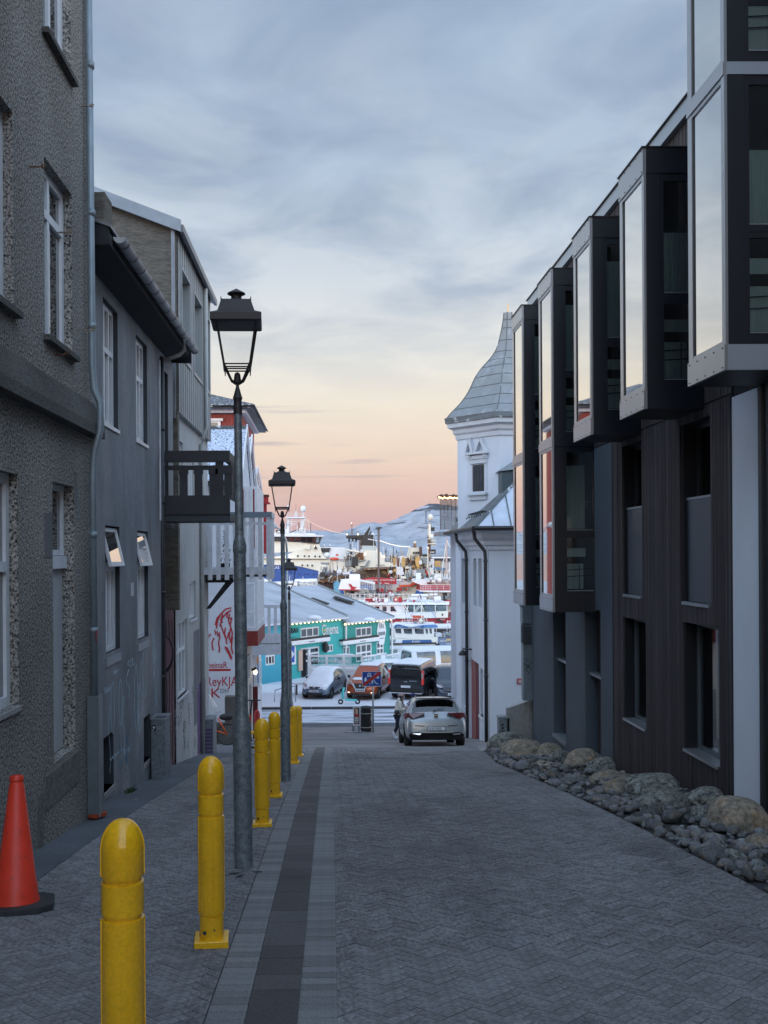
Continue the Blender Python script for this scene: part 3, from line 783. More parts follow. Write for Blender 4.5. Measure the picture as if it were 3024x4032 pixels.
mb.add(vs, [(i, (i + 1) % n, n + (i + 1) % n, n + i) for i in range(n)] + [tuple(range(K)), tuple(n + i for i in range(K))])
gut = obj('gutter', mb, mat('pale worn gutter', (.42, .43, .44), .5, metal=.2, var=.3, vscale=4), b2, auto=True)
for i in range(13):
    yy = 11.95 + .52 * i
    mb = MB(); vs = []
    for y_ in (yy, yy + .035):
        for k in range(K):
            t = math.pi + math.pi * k / (K - 1); vs.append((gx + .082 * math.cos(t), y_, gz + .082 * math.sin(t)))
    mb.add(vs, [(k, k + 1, K + k + 1, K + k) for k in range(K - 1)])
    obj('gutter_bracket', mb, M('black'), gut)
mb = MB(); mb.box(-2.98, -2.72, 11.6, 11.85, 3.95, 4.35); mb.box(-2.72, -2.68, 11.62, 12.0, 3.88, 4.36)
obj('roof_upstand', mb, M('concrete'), b2)
mb = MB(); mb.tube([(gx, 16.95, gz - .06), (gx, 17.0, gz - .26), (gx - .10, 17.05, gz - .34), (X2 + .09, 17.18, gz - .40)], .036, 10); obj('swan_neck', mb, mat('pale pipe', (.45, .46, .47), .5), b2, smooth=True)
mb = MB(); mb.tube([(X2 + .02, 17.2, 3.52), (X2 + .02, 17.2, zg(17.2))], .045, 12)
for zz in (2.2, .9, -.7, -2.2): mb.tube([(X2 + .02, 17.2, zz), (X2 + .02, 17.2, zz + .06)], .055, 12)
obj('drainpipe', mb, M('pipedark'), b2, smooth=True)
mb = MB(); mb.tube([(X2 + .03, 16.95, 3.4), (X2 + .03, 16.95, .6)], .018, 8); obj('cable', mb, M('whitew'), b2)
mb = MB(); mb.box(X2, X2 + .03, 14.55, 14.63, -.62, -.42); obj('meter_plate', mb, M('whitew'), b2)
# graffiti strokes
mb = MB()
def scr(cy, cz, w_, h_, kind):
    pts = []
    for k in range(22):
        t = k / 21
        if kind == 0: a, b = math.sin(t * 7) * .5, t - .5
        elif kind == 1: a, b = math.cos(t * 6.3) * .5, math.sin(t * 6.3) * .5
        elif kind == 2: a, b = t - .5, (1 if int(t * 5) % 2 else -1) * .4 * math.sin(t * 16)
        else: a, b = t - .5 + .15 * math.sin(t * 20), .5 * math.sin(t * 12)
        pts.append(fr2.p(cy + a * w_, cz + b * h_, 0))
    mb.ribbon(pts, random.uniform(.012, .022), (1, 0, 0))
for a in ((13.0, -1.75, .35, .25, 2), (13.5, -1.6, .3, .12, 2), (13.3, -2.1, .22, .7, 1), (13.8, -2.1, .22, .65, 1), (13.1, -2.5, .1, .9, 0), (14.3, -1.9, .2, .4, 0), (14.5, -1.62, .5, .1, 3), (14.9, -2.2, .25, 1.0, 1),
          (15.1, -2.4, .2, .8, 3), (15.3, -2.1, .25, .9, 0), (15.6, -1.9, .3, .8, 1), (13.5, -2.75, .8, .12, 2), (14.2, -2.8, .5, .3, 2), (14.0, -2.45, .1, .8, 0), (16.4, -1.7, .2, .8, 3), (16.6, -2.1, .2, 1.0, 1)): scr(*a)
obj('graffiti', mb, M('spray'), b2, kind='stuff')
mb = MB()
for k in range(26):
    yy = 13.62 + random.uniform(0, .75); zz = -2.9 + random.uniform(-.28, .25)
    mb.ribbon([fr2.p(yy, zz + .22 * random.random(), 0), fr2.p(yy + random.uniform(-.03, .03), zz, 0)], .022, (1, 0, 0), lift=.0005 * k * .1)
obj('graffiti', mb, mat('blue spray paint', (.10, .20, .29), .8, var=.2), b2, kind='stuff', label='drippy blue spray paint low on the wall')
# dark balcony
by0, by1, bx1 = 17.35, 18.5, -1.79
blc = MB(); blc.box(X2 + .002, bx1, by0, by1, .60, .74); bal = obj('balcony', blc, M('render2d'), b2)
bm_ = mat('dark balcony timber', (.028, .031, .037), .6, var=.2)
mb = MB(); mb.box(X2 + .002, bx1, by0 - .03, by0 + .01, .72, 1.06); obj('fascia_board', mb, bm_, bal)
mb = MB(); mb.box(X2 + .002, bx1 - .0, by0 - .05, by0 + .09, 1.66, 1.86); mb.box(X2 + .002, bx1, by0 + .02, by0 + .06, 1.52, 1.6); mb.box(bx1 - .14, bx1, by0 + .09, by1, 1.70, 1.84); obj('rail', mb, bm_, bal)
mb = MB(); mb.box(bx1 - .26, bx1 - .12, by0 - .02, by0 + .08, 1.06, 1.66); obj('post', mb, bm_, bal)
for k in range(4):
    xx = X2 + .38 + k * .265
    mb = MB(); mb.box(xx - .07, xx + .07, by0 - .01, by0 + .02, 1.06, 1.60)
    mb.box(xx - .085, xx + .085, by0 - .02, by0 + .02, 1.44, 1.54) if k < 4 else None
    obj('slat', mb, bm_, bal)
for k in range(5):
    yy = by0 + .2 + k * .22
    mb = MB(); mb.box(bx1 - .03, bx1, yy, yy + .12, 1.0, 1.7); obj('slat', mb, bm_, bal)

# ================================================================== HOUSE WITH METAL CLAD UPPER STOREY
X3, Y3, Y3b = -3.11, 19.2, 24.5
b3 = thing('clad_house', 'white rendered house with grey ribbed metal upper storey and concrete gable', 'house', (X3, 22, zg(22)))
fr3 = frX(X3, 1)
W3 = [(19.6, 21.0, -2.95, -1.38), (21.3, 22.35, -1.45, -.6), (19.4, 20.5, .9, 2.36), (21.0, 22.2, .9, 2.2)]
U3 = [(19.75, 20.9, 4.06, 5.83), (21.55, 22.8, 4.06, 5.83), (23.6, 24.3, 4.06, 5.83)]
mb = MB(); fr3.wall(mb, Y3, Y3b, -7, 2.86, W3, .12); obj('wall', mb, mat('stained white render', (.46, .47, .47), .85, var=.12, vscale=1.5, col2=(.27, .27, .26), c2scale=1.1, c2lo=.55, c2hi=.75, stretch=(1, 1, .35)), b3)
mb = MB()
fru = frX(X3 + .1, 1)
fru.wall(mb, Y3 + .02, Y3b, 2.86, 6.5, U3, .22)
mb.quad(fru.p(Y3 + .02, 2.86, 0), fru.p(Y3b, 2.86, 0), fru.p(Y3b, 2.86, -.1), fru.p(Y3 + .02, 2.86, -.1))
obj('cladding', mb, mat('grey metal cladding', (.28, .32, .33), .5, metal=.3, var=.15, vscale=1, stretch=(1, 5, .2)), b3)
yy = Y3 + .12
while yy < Y3b:
    segs = [(2.84, 6.48)]
    for h in U3:
        if h[0] - .03 < yy < h[1] + .03: segs = [(2.84, h[2] - .06), (h[3] + .06, 6.48)]
    for s0, s1 in segs:
        mb = MB(); fru.box(mb, yy - .012, yy + .012, s0, s1, 0, .018); obj('seam', mb, M('zinc'), b3)
    yy += .30
for h in U3:
    window(b3, fru, h[0], h[1], h[2], h[3], .2, M('frame'), fw=.06, mull=(.5,), trans=(.3,))
    mb = MB(); fru.box(mb, h[0] - .06, h[1] + .06, h[2] - .07, h[2], -.02, .03); fru.box(mb, h[0] - .06, h[0], h[2], h[3], 0, .025); fru.box(mb, h[1], h[1] + .05, h[2], h[3], 0, .025); fru.box(mb, h[0] - .06, h[1] + .06, h[3], h[3] + .05, 0, .025); obj('trim', mb, M('zinc'), b3)
for i, h in enumerate(W3):
    window(b3, fr3, h[0], h[1], h[2], h[3], .1, M('frame'), fw=.06, mull=(.33, .66), trans=(.6,) if i == 0 else (), sill=(.03, M('whitew')))
# concrete gable facing the camera
def zr(x): return 6.45 + (-(x) - 2.98) * .375
mb = MB(); mb.prism([(X3 + .1, Y3, -1.1), (X3 + .1, Y3, zr(X3 + .1)), (-7.4, Y3, zr(-7.4)), (-12, Y3, 6.6), (-12, Y3, -1.1)], (0, .2, 0)); obj('gable_wall', mb, M('concrete'), b3)
mb = MB(); mb.box(-12, X3, Y3, Y3 + .2, -7, -1.1); pk = obj('pink_wall', mb, M('pinkwall'), b3, label='pink wall strip painted with black stripes and a disc')
mb = MB(); random.seed(3)
for k in range(6):
    xx = X3 - .04 - k * .055
    pts = [(xx + .008 * math.sin(z_ * 7 + k), Y3, z_) for z_ in [-4.3 + .2 * i for i in range(16)]]
    mb.ribbon(pts, .012, (0, -1, 0))
obj('stripe', mb, M('sprayk'), pk)
mb = MB(); mb.prism([(X3 - .20 + .19 * math.cos(t), Y3 - .006, -1.98 + .37 * math.sin(t)) for t in [k * math.pi / 12 for k in range(24)]], (0, .003, 0)); obj('disc_outline', mb, M('sprayk'), pk)
mb = MB(); mb.prism([(X3 - .23 + .19 * math.cos(t), Y3 - .010, -1.95 + .34 * math.sin(t)) for t in [k * math.pi / 12 for k in range(24)]], (0, .003, 0)); obj('disc', mb, mat('mauve paint', (.27, .16, .19), .8), pk)
mb = MB(); mb.box(-12, X3 - .15, Y3 + .2, Y3b - .01, -7, 6.4); mb.box(X3 - .15, X3 + .02, Y3b - .05, Y3b, -7, 6.4); obj('core_wall', mb, M('whitew'), b3)
mb = MB(); mb.prism([(-2.92, Y3 - .12, 6.42), (-2.92, Y3 - .12, 6.56), (-7.4, Y3 - .12, 8.27), (-12, Y3 - .12, 6.75), (-12, Y3 - .12, 6.6), (-7.4, Y3 - .12, 8.1)], (0, Y3b - Y3 + .45, 0)); obj('roof', mb, M('zincd'), b3)
mb = MB(); mb.prism([(-2.90, Y3 - .15, 6.36), (-2.90, Y3 - .15, 6.60), (-7.4, Y3 - .15, 8.34), (-7.4, Y3 - .15, 8.08)], (0, .03, 0)); obj('verge', mb, M('zinc'), b3)
mb = MB(); mb.box(-2.93, -2.86, Y3 - .1, Y3b + .3, 6.38, 6.52); obj('gutter', mb, M('zincd'), b3)
mb = MB(); mb.tube([(X3 + .17, 23.1, 6.35), (X3 + .17, 23.1, 3.05), (X3 + .1, 23.05, 2.75), (X3 + .06, 23.0, 2.6), (X3 + .06, 23.0, zg(23))], .05, 12); obj('drainpipe', mb, mat('pale drainpipe', (.42, .44, .43), .5, var=.1), b3, smooth=True)
mb = MB(); mb.box(X3 + .0, X3 + .07, Y3 - .07, Y3 + .0, 2.7, 6.45); obj('corner_trim', mb, M('zinc'), b3)
# painted lower wall
mb = MB(); rnd_ = random.Random(5)
for k in range(40):
    yy = rnd_.uniform(19.3, 22.8); zz = rnd_.uniform(-4.6, -3.1)
    if zz < zg(yy) + .15: continue
    mb.ribbon([fr3.p(yy + .12 * math.sin(t * 2.1 + k), zz + .04 * t, 0) for t in range(6)], .03, (1, 0, 0), lift=.0002 * k)
obj('graffiti', mb, mat('faded mural paint', (.28, .28, .31), .85, var=.4), b3, kind='stuff')
mb = MB()
for k in range(34): mb.ribbon([fr3.p(21.5 + .25 * math.sin(t), -2.7 - .055 * k + .02 * math.cos(t * 2), 0) for t in (-1.5, -.7, 0, .7, 1.5)], .016, (1, 0, 0), lift=.002)
obj('graffiti', mb, M('whitew'), b3, kind='stuff', label='column of white curved strokes on the lower wall')
mb = MB(); fr3.box(mb, 21.95, 22.85, -3.9, -1.75, 0, .005); obj('grey_panel', mb, mat('grey wall paint', (.17, .18, .20), .8, var=.2), b3)
mb = MB(); fr3.box(mb, 22.5, 23.9, -4.7, -3.05, .0, .008); obj('purple_panel', mb, mat('purple wall paint', (.14, .09, .20), .8, var=.3, vscale=6), b3)
# white picket balcony
py0, py1, px1 = 23.8, 25.0, -1.47
mb = MB(); mb.box(X3 + .02, px1, py0 + .03, py1, -.56, -.46); pb_ = obj('picket_balcony', mb, M('black'), b3)
mb = MB(); mb.box(X3 - .05, px1, py0 + .0, py0 + .03, -.50, -.32); mb.box(px1 - .03, px1, py0, py1, -.5, -.32); obj('fascia_board', mb, M('whitew'), pb_)
mb = MB(); mb.box(X3 - .05, px1 + .03, py0 - .06, py0 + .06, .90, 1.04); obj('rail', mb, mat('blue grey rail', (.16, .21, .26), .5), pb_)
mb = MB(); mb.box(px1 - .02, px1 + .04, py0 + .06, py1, .90, 1.04); mb.box(X3, px1, py0 + .0, py0 + .03, .72, .79); obj('rail', mb, M('whitew'), pb_)
k = 0; xx = X3 - .10
while xx < px1 - .05:
    mb = MB(); mb.box(xx, xx + .105, py0 - .03, py0 - .002, -.63, .89); obj('slat', mb, M('whitew'), pb_); xx += .205
yy = py0 + .03
while yy < py1:
    mb = MB(); mb.box(px1 + .002, px1 + .03, yy, yy + .11, -.63, .89); obj('slat', mb, M('whitew'), pb_); yy += .17
mb = MB(); mb.prism([(X3 + .02, 24.0, -1.35), (X3 + .12, 24.0, -1.35), (X3 + .75, 24.0, -.62), (X3 + .75, 24.0, -.57), (X3 + .02, 24.0, -.57), (X3 + .02, 24.0, -.7), (X3 + .5, 24.0, -.7)], (0, .12, 0)); obj('bracket', mb, M('soffit'), pb_)
# a potted conifer on the balcony
mb = MB(); rr = random.Random(4)
for k in range(260):
    t = rr.random(); a = rr.uniform(0, 6.28); r_ = (1 - t) * .22 * rr.random() ** .5
    p = Vector((X3 + .45 + r_ * math.cos(a), 24.4 + r_ * math.sin(a), -.3 + t * .9)); d = Vector((rr.uniform(-1, 1), rr.uniform(-1, 1), rr.uniform(-.2, 1))) * .05
    mb.add([p, p + d, p + d * .6 + Vector((.02, 0, -.02))], [(0, 1, 2)])
pot = thing('potted_plant', 'dark green potted conifer behind the white picket balcony slats', 'plant', (X3 + .45, 24.4, -.46))
obj('foliage', mb, mat('dark conifer needles', (.02, .045, .025), .8), pot)
mb = MB(); mb.lathe([(.10, -.46), (.14, -.22), (.12, -.22)], (X3 + .45, 24.4, 0), 12); obj('pot', mb, M('black'), pot)
# ================================================================== RIGHT DARK BUILDING WITH BAYS
XW, XBAY = 4.9, 4.1
br = thing('modern_building', 'dark timber and render building with glazed box bays along the right side of the street', 'building', (XW, 15, zg(15)))
frr = frX(XW, -1)
rw = [ # wood section windows: Y0,Y1,z0,z1
 (12.10, 13.25, -2.72, -.97), (14.90, 15.98, -2.76, -1.08), (12.35, 13.30, -.71, 1.75), (15.10, 16.0, -.72, 1.75)]
slots = [(17.35, 18.42, -3.87, -1.06), (19.93, 21.05, -3.98, -1.20)]
mb = MB(); frr.wall(mb, 11.62, 16.6, -6, 6.0, rw, .28); obj('wall', mb, M('void'), br)
mb = MB(); frr.wall(mb, 16.6, 23.2, -7, 1.9, slots, .30, c=.03); obj('rendered_wall', mb, M('dkconc'), br)
mb = MB(); mb.box(XW + .32, 14, -12, 23.18, -7, 6.02); frr.quad(mb, 16.6, 23.2, 1.9, 6.0, 0); mb.quad((XW, 23.2, -7), (XW + .4, 23.2, -7), (XW + .4, 23.2, 6), (XW, 23.2, 6)); obj('core_wall', mb, M('dkconc'), br)
mb = MB(); frr.wall(mb, -12, 11.62, -5, 9.5, [], .3); obj('wall', mb, M('void'), br)
mb = MB(); mb.box(XW + .05, 14, -12, 11.6, 6.0, 9.5); obj('upper_storey', mb, M('baydark'), br)
# parapet strip
mb = MB(); mb.box(XW - .10, XW + .3, 11.6, 23.25, 5.86, 6.08); obj('parapet', mb, mat('pale parapet metal', (.40, .46, .50), .4, metal=.4), br)
mb = MB(); mb.box(XW - .13, XW + .3, 11.6, 23.3, 6.08, 6.10); obj('parapet_cap', mb, M('black'), br)
# timber boards
yy = 11.63
while yy < 16.58:
    segs = [(-4.6, 1.9)]
    for h in rw:
        if h[0] - .04 < yy + .04 < h[1] + .04:
            new = []
            for s0, s1 in segs:
                if h[2] > s0: new.append((s0, h[2]))
                if h[3] < s1: new.append((h[3], s1))
            segs = [q for q in new if q[1] - q[0] > .05]
            # merged properly for two openings stacked
    hs = sorted([h for h in rw if h[0] - .04 < yy + .04 < h[1] + .04], key=lambda h: h[2])
    segs = []; z = -4.6
    for h in hs: segs.append((z, h[2])); z = h[3]
    segs.append((z, 1.9))
    for s0, s1 in segs:
        if s1 - s0 < .05: continue
        mb = MB(); frr.box(mb, yy, yy + .072, s0, s1, .001, .026 + random.uniform(-.003, .003)); obj('timber_board', mb, M('wood'), br)
    yy += .083
yy = 11.63
while yy < 23.1:
    mb = MB(); frr.box(mb, yy, yy + .10, 1.92, 5.85, .001, .026 + random.uniform(-.003, .003)); obj('timber_board', mb, M('wood'), br); yy += .113
for i, h in enumerate(rw):
    if i < 2:
        window(br, frr, h[0], h[1], h[2], h[3], .2, mat('grey window frame', (.10, .115, .125), .5), fw=.06, mull=(.33,), gm='glassS', back='void', refl_curt=(.36, .9))
        mb = MB(); frr.box(mb, h[0] - .01, h[1] + .01, h[2] - .03, h[2] + .01, -.22, .05); obj('sill', mb, M('baymetal'), br)
    else:
        window(br, frr, h[0], h[1], h[2], h[3], .22, M('framed'), fw=.07, gm='glassS', back='void', refl_curt=(.1, .5))
        mb = MB(); frr.box(mb, h[0] + .02, h[1] - .02, h[2] + .03, h[2] + 1.42, -.06, -.04); obj('balustrade_panel', mb, mat('dark ribbed panel', (.05, .066, .08), .4, metal=.3), br)
        pn = bpy.context.scene.objects[-1] if False else None
        mb = MB(); frr.box(mb, h[0] + .01, h[1] - .01, h[2] + 1.42, h[2] + 1.45, -.07, -.03); frr.box(mb, h[0], h[1], h[2] - .02, h[2] + .02, -.2, .04); obj('balustrade_rail', mb, M('zinc'), br)
for h in slots:
    mb = MB(); frr.box(mb, h[0], h[1], h[2], h[3], -.25, -.22)
    obj('slot_backing', mb, M('void'), br)
    y_ = h[0] + .02
    while y_ < h[1] - .06:
        mb = MB(); frr.box(mb, y_, y_ + .10, h[2], h[3], -.22, -.20); obj('timber_board', mb, M('wood'), br); y_ += .115
    zz = h[3] - 1.28 if h is slots[0] else h[3] - 1.15
    mb = MB(); frr.box(mb, h[0], h[1], zz, zz + .05, -.2, -.05); obj('cross_bar', mb, M('zinc'), br); mb = MB(); frr.box(mb, h[0] - .02, h[1] + .02, h[2] - .04, h[2] + .03, -.2, .06); obj('sill', mb, M('zinc'), br)
# light ribbed metal panel under the first bay
rp = MB(); y_ = 10.86; k = 0; vs = []; top, bot = 1.86, -3.4
while y_ < 11.60:
    o_ = .018 if k % 2 else .0
    vs += [(XW - .02 - o_, y_, bot), (XW - .02 - o_, y_, top)]; y_ += .017; k += 1
rp.add(vs, [(2 * i, 2 * i + 1, 2 * i + 3, 2 * i + 2) for i in range(k - 1)])
obj('ribbed_panel', rp, M('ribmetal'), br)
mb = MB(); frr.box(mb, 11.60, 11.66, -3.4, 1.88, 0, .06); frr.box(mb, 10.78, 10.86, -3.4, 1.88, 0, .05); obj('panel_edge', mb, M('framed'), br)
mb = MB(); frr.box(mb, 9.0, 10.78, -3.4, 1.88, 0, .02); obj('dark_panel', mb, M('framed'), br)
mb = MB(); mb.prism([(XW + .0, 17.0, -1.6 - 2.2), (XW - .02, 17.0, -3.8)], (0, 0, .01)) if False else None

BAYS = [(9.92, 10.94, [(1.877, 2.14), (4.93, 5.06), (7.95, 8.15)], 'l'), (12.48, 13.52, [(1.86, 2.12), (4.92, 5.25)], 'd'),
        (15.04, 16.10, [(1.84, 2.11), (4.92, 5.24)], 'd'), (17.70, 18.80, [(-1.10, -.83), (1.95, 2.10), (4.92, 5.22)], 'd'),
        (20.39, 21.50, [(-1.12, -.85), (1.94, 2.09), (4.94, 5.24)], 'd')]
for bi, (ya, yb, fas, kind) in enumerate(BAYS):
    fs_ = frX(XBAY, -1)                         # street face
    fc_ = frY(ya)                               # face towards the camera
    z0, z1 = fas[0][0], fas[-1][1]
    mb = MB(); mb.box(XBAY + .06, XW - .0, ya + .72, yb - .03, z0 + .02, z1 - .02); 
    mb.box(XBAY + .03, XW, ya + .03, yb - .01, z0, z0 + .03); mb.box(XBAY + .03, XW, ya + .03, yb - .01, z1 - .04, z1 - .01)
    mb.box(XBAY + .03, XW, yb - .06, yb, z0, z1)
    bay = obj('bay', mb, M('framed'), br, label=['nearest bay with light metal bands on two sides', 'second bay, one storey tall', 'third bay, one storey tall', 'fourth bay, two storeys tall', 'farthest bay, two storeys tall'][bi])
    for (f0, f1) in fas:
        mb = MB(); mb.box(XBAY - .012, XBAY + .03, ya - .0, yb + .01, f0, f1); obj('fascia', mb, M('baymetal'), bay)
        mb = MB(); mb.box(XBAY + .03, XW, ya - .008, ya + .03, f0, f1); obj('fascia', mb, mat('pale side fascia', (.36, .41, .46), .4, metal=.4) if kind == 'l' else M('baydark'), bay)
    mb = MB(); mb.box(XBAY - .03, XW, ya - .02, yb + .02, z1, z1 + .015); obj('bay_cap', mb, M('black'), bay)
    mb = MB()
    for (f0, f1) in (fas[0], fas[-1]):
        for t in range(5):
            for z_ in (f0 + .03, f1 - .03):
                mb.ball((XBAY - .014, ya + .05 + (yb - ya - .1) * t / 4, z_), .009, 5, 3)
    obj('rivets', mb, M('black'), bay, kind='stuff')
    for si, (fa, fb) in enumerate(zip(fas, fas[1:])):
        a, b = fa[1], fb[0]
        # street side: thin light frame and one tall mirror-like pane
        mb = MB(); w1 = .085
        fs_.box(mb, ya, ya + w1, a, b, -.03, .0); fs_.box(mb, yb - w1 * 1.3, yb, a, b, -.03, .0)
        fs_.box(mb, ya + w1, yb - w1 * 1.3, a, a + .05, -.03, -.004); fs_.box(mb, ya + w1, yb - w1 * 1.3, b - .05, b, -.03, -.004)
        fs_.box(mb, ya + w1 * .45, ya + w1 * .6, a, b, 0, .004)
        obj('street_window_frame', mb, M('baymetal'), bay)
        mb = MB(); fs_.box(mb, ya + w1, ya + w1 + .02, a + .05, b - .05, -.03, -.012); fs_.box(mb, yb - w1 * 1.3 - .03, yb - w1 * 1.3, a + .05, b - .05, -.03, -.010); obj('street_window_gasket', mb, M('framed'), bay)
        mb = MB(); fs_.box(mb, ya + w1 + .02, yb - w1 * 1.3 - .03, a + .05, b - .05, -.032, -.022); obj('street_pane', mb, M('glassBay'), bay)
        # camera side: dark panel and tall window in two lights
        x0, x1 = XBAY + .03, XW - .001
        xa = XBAY + .20; mid = a + (b - a) * .42
        mb = MB(); fc_.box(mb, x0, xa, a, b, -.03, .0); fc_.box(mb, xa - .006, xa + .006, a, b, 0, .003); fc_.box(mb, xa + .006, xa + .06, a, b, -.03, -.008)
        fc_.box(mb, x1 - .05, x1, a, b, -.03, -.008); fc_.box(mb, xa, x1, a, a + .12, -.03, -.01); fc_.box(mb, xa, x1, b - .10, b, -.03, -.01)
        fc_.box(mb, xa, x1, mid - .07, mid + .07, -.03, -.006); fc_.box(mb, xa, x1, mid - .008, mid + .008, -.004, .0)
        obj('side_window_frame', mb, M('baydark'), bay)
        for (q0, q1) in ((a + .12, mid - .07), (mid + .07, b - .10)):
            mb = MB(); fc_.box(mb, xa + .06, x1 - .05, q0, q1, -.03, -.022); obj('side_pane', mb, M('glassS'), bay)
            mb = MB(); fc_.box(mb, xa + .06, x1 - .05, q0 - .004, q0 + .008, -.02, -.0); obj('side_pane_bead', mb, M('zinc'), bay)
        # pleated pale panels inside, painting in the ribbed facade mirrored by the glass
        up = (mid + .07, b - (.75 if bi in (0, 1) else .35)); 
        mb = MB(); xx = xa + .07; k = 0; vs = []; xe = xa + (.34 if bi == 0 else .42)
        while xx < xe:
            vs += [(xx, ya + .07 + (.012 if k % 2 else 0), mid + .1), (xx, ya + .07 + (.012 if k % 2 else 0), up[1])]; xx += .018; k += 1
        mb.add(vs, [(2 * i, 2 * i + 1, 2 * i + 3, 2 * i + 2) for i in range(k - 1)])
        obj('curtain', mb, M('curtain'), bay)
        mb = MB(); fc_.box(mb, xa + .08, xa + .38, a + .15, a + .62, -.09, -.08); fc_.box(mb, xa + .08, xa + .42, mid - .42, mid - .26, -.09, -.08); obj('lower_reflection', mb, M('curtain'), bay)  # pale panels painted in for the reflection in the lower light
        mb = MB(); 
        for z_ in (a + .38, a + .5): mb.tube([(xa + .05, ya + .06, z_), (x1, ya + .06, z_ + .03)], .008, 5)
        mb.tube([(xa + .3, ya + .06, a + .12), (xa + .3, ya + .06, a + .6)], .008, 5)
        obj('inner_rail', mb, M('black'), bay)
        mb = MB(); mb.box(xa + .42, xa + .45, ya + .05, ya + .07, mid + .5, mid + .62) ; mb.box(xa + .42, xa + .53, ya + .04, ya + .06, mid + .58, mid + .6); obj('window_handle', mb, M('zinc'), bay)

# concrete wall, duct and box at the far foot of the building
lw = thing('concrete_wall', 'low stained concrete wall between the dark building and the white tower building', 'wall', (4.7, 23.6, zg(23.6)))
mb = MB(); mb.prism([(4.32, 23.6, -6), (4.95, 23.6, -6), (4.95, 23.6, -3.60), (4.32, 23.6, -3.82)], (0, .2, 0)); 
obj('wall_face', mb, M('concretep'), lw)
mb = MB(); mb.box(4.951, 5.10, 23.25, 23.8, -6, -3.6); obj('wall_return', mb, M('render1d'), lw)
dk = thing('air_duct', 'grey metal air duct with black louvres beside the low concrete wall', 'duct', (4.95, 23.4, -3.55))
x0, x1 = 4.63, 4.90
gm_ = mat('grey painted duct', (.20, .25, .28), .5, metal=.2, var=.15)
mb = MB(); mb.box(x0 + .02, x1, 23.25, 23.5, -3.58, -2.2); mb.box(x0, x1 + .0, 23.22, 23.5, -1.72, -1.35); mb.prism([(x0, 23.22, -1.35), (x1, 23.22, -1.35), (x1, 23.22, -.95), (x0 - .15, 23.22, -.95)], (0, .28, 0)); obj('duct_casing', mb, gm_, dk, bevel=.01)
mb = MB(); mb.box(x0 + .02, x1, 23.3, 23.5, -2.2, -1.72); obj('louvre_box', mb, M('black'), dk)
for k in range(8):
    mb = MB(); mb.prism([(x0 - .04, 23.2, -2.18 + k * .058), (x0 - .04, 23.3, -2.14 + k * .058), (x0 - .04, 23.3, -2.13 + k * .058), (x0 - .04, 23.19, -2.17 + k * .058)], (x1 - x0 + .04, 0, 0)); obj('louvre', mb, M('zinc'), dk)
mb = MB(); 
for a in ((0, .0), (.05, .08), (-.04, .15)): mb.ribbon([(x0 + .12 + a[0] + .05 * math.sin(t * 2), 23.248, -2.95 + a[1] + .05 * t) for t in range(6)], .014, (0, -1, 0))
obj('graffiti', mb, M('sprayk'), dk)
ub_ = thing('utility_box', 'short grey utility box with black scrawl in front of the white tower building', 'utility box', (4.1, 23.6, zg(23.6)))
zt = -(2835 - 2180) * 23.6 / 3800
xa, xb_ = (1963 - 1300) * 23.6 / 3800, (2000 - 1300) * 23.6 / 3800
mb = MB(); mb.box(xa, xb_ + .03, 23.6, 23.9, zg(23.6) - .1, zt); mb.box(xa - .015, xb_ + .045, 23.585, 23.92, zt, zt + .04); obj('cabinet', mb, M('galv'), ub_, bevel=.01)
mb = MB(); 
for q in range(4): mb.ribbon([(xa + .08 + .04 * math.sin(t * 2.3 + q), 23.598, zt - .15 - .09 * q + .03 * math.cos(t * 1.7)) for t in range(6)], .016, (0, -1, 0))
obj('graffiti', mb, M('sprayk'), ub_)

# ================================================================== ROCK BED
mb = MB()
bed_in = [(3.28, y) for y in (2, 6, 10, 14, 18, 19.5)] + [(bed_edge(y), y) for y in (21, 22, 23, 24, 24.6)]
top = []
for x, y in bed_in: top.append(((x, y, zg(y) - .06), (4.92, y, zg(y) + .02)))
vs = [p for t in top for p in t]
mb.add(vs, [(2 * i, 2 * i + 1, 2 * i + 3, 2 * i + 2) for i in range(len(top) - 1)])
obj('gravel_bed', mb, M('gravel'), None, kind='stuff')
rk = random.Random(11)
def rockmesh(name, seed, sub=3, rough=.22, sq=.75):
    bm = bmesh.new(); bmesh.ops.create_icosphere(bm, subdivisions=sub, radius=1.0)
    o_ = Vector((seed * 7.3, seed * 3.1, seed * 1.7))
    for v in bm.verts:
        d = v.co.normalized()
        f = 1 + rough * noise.noise(d * 1.1 + o_) * 1.6 + rough * .5 * noise.noise(d * 2.7 + o_) + .06 * rough * noise.noise(d * 8 + o_)
        c = [math.copysign(abs(q) ** sq, q) for q in d]
        v.co = Vector(c).normalized() * f * (1 if True else 0)
    me = bpy.data.meshes.new(name); bm.to_mesh(me); bm.free()
    for p in me.polygons: p.use_smooth = True
    return me
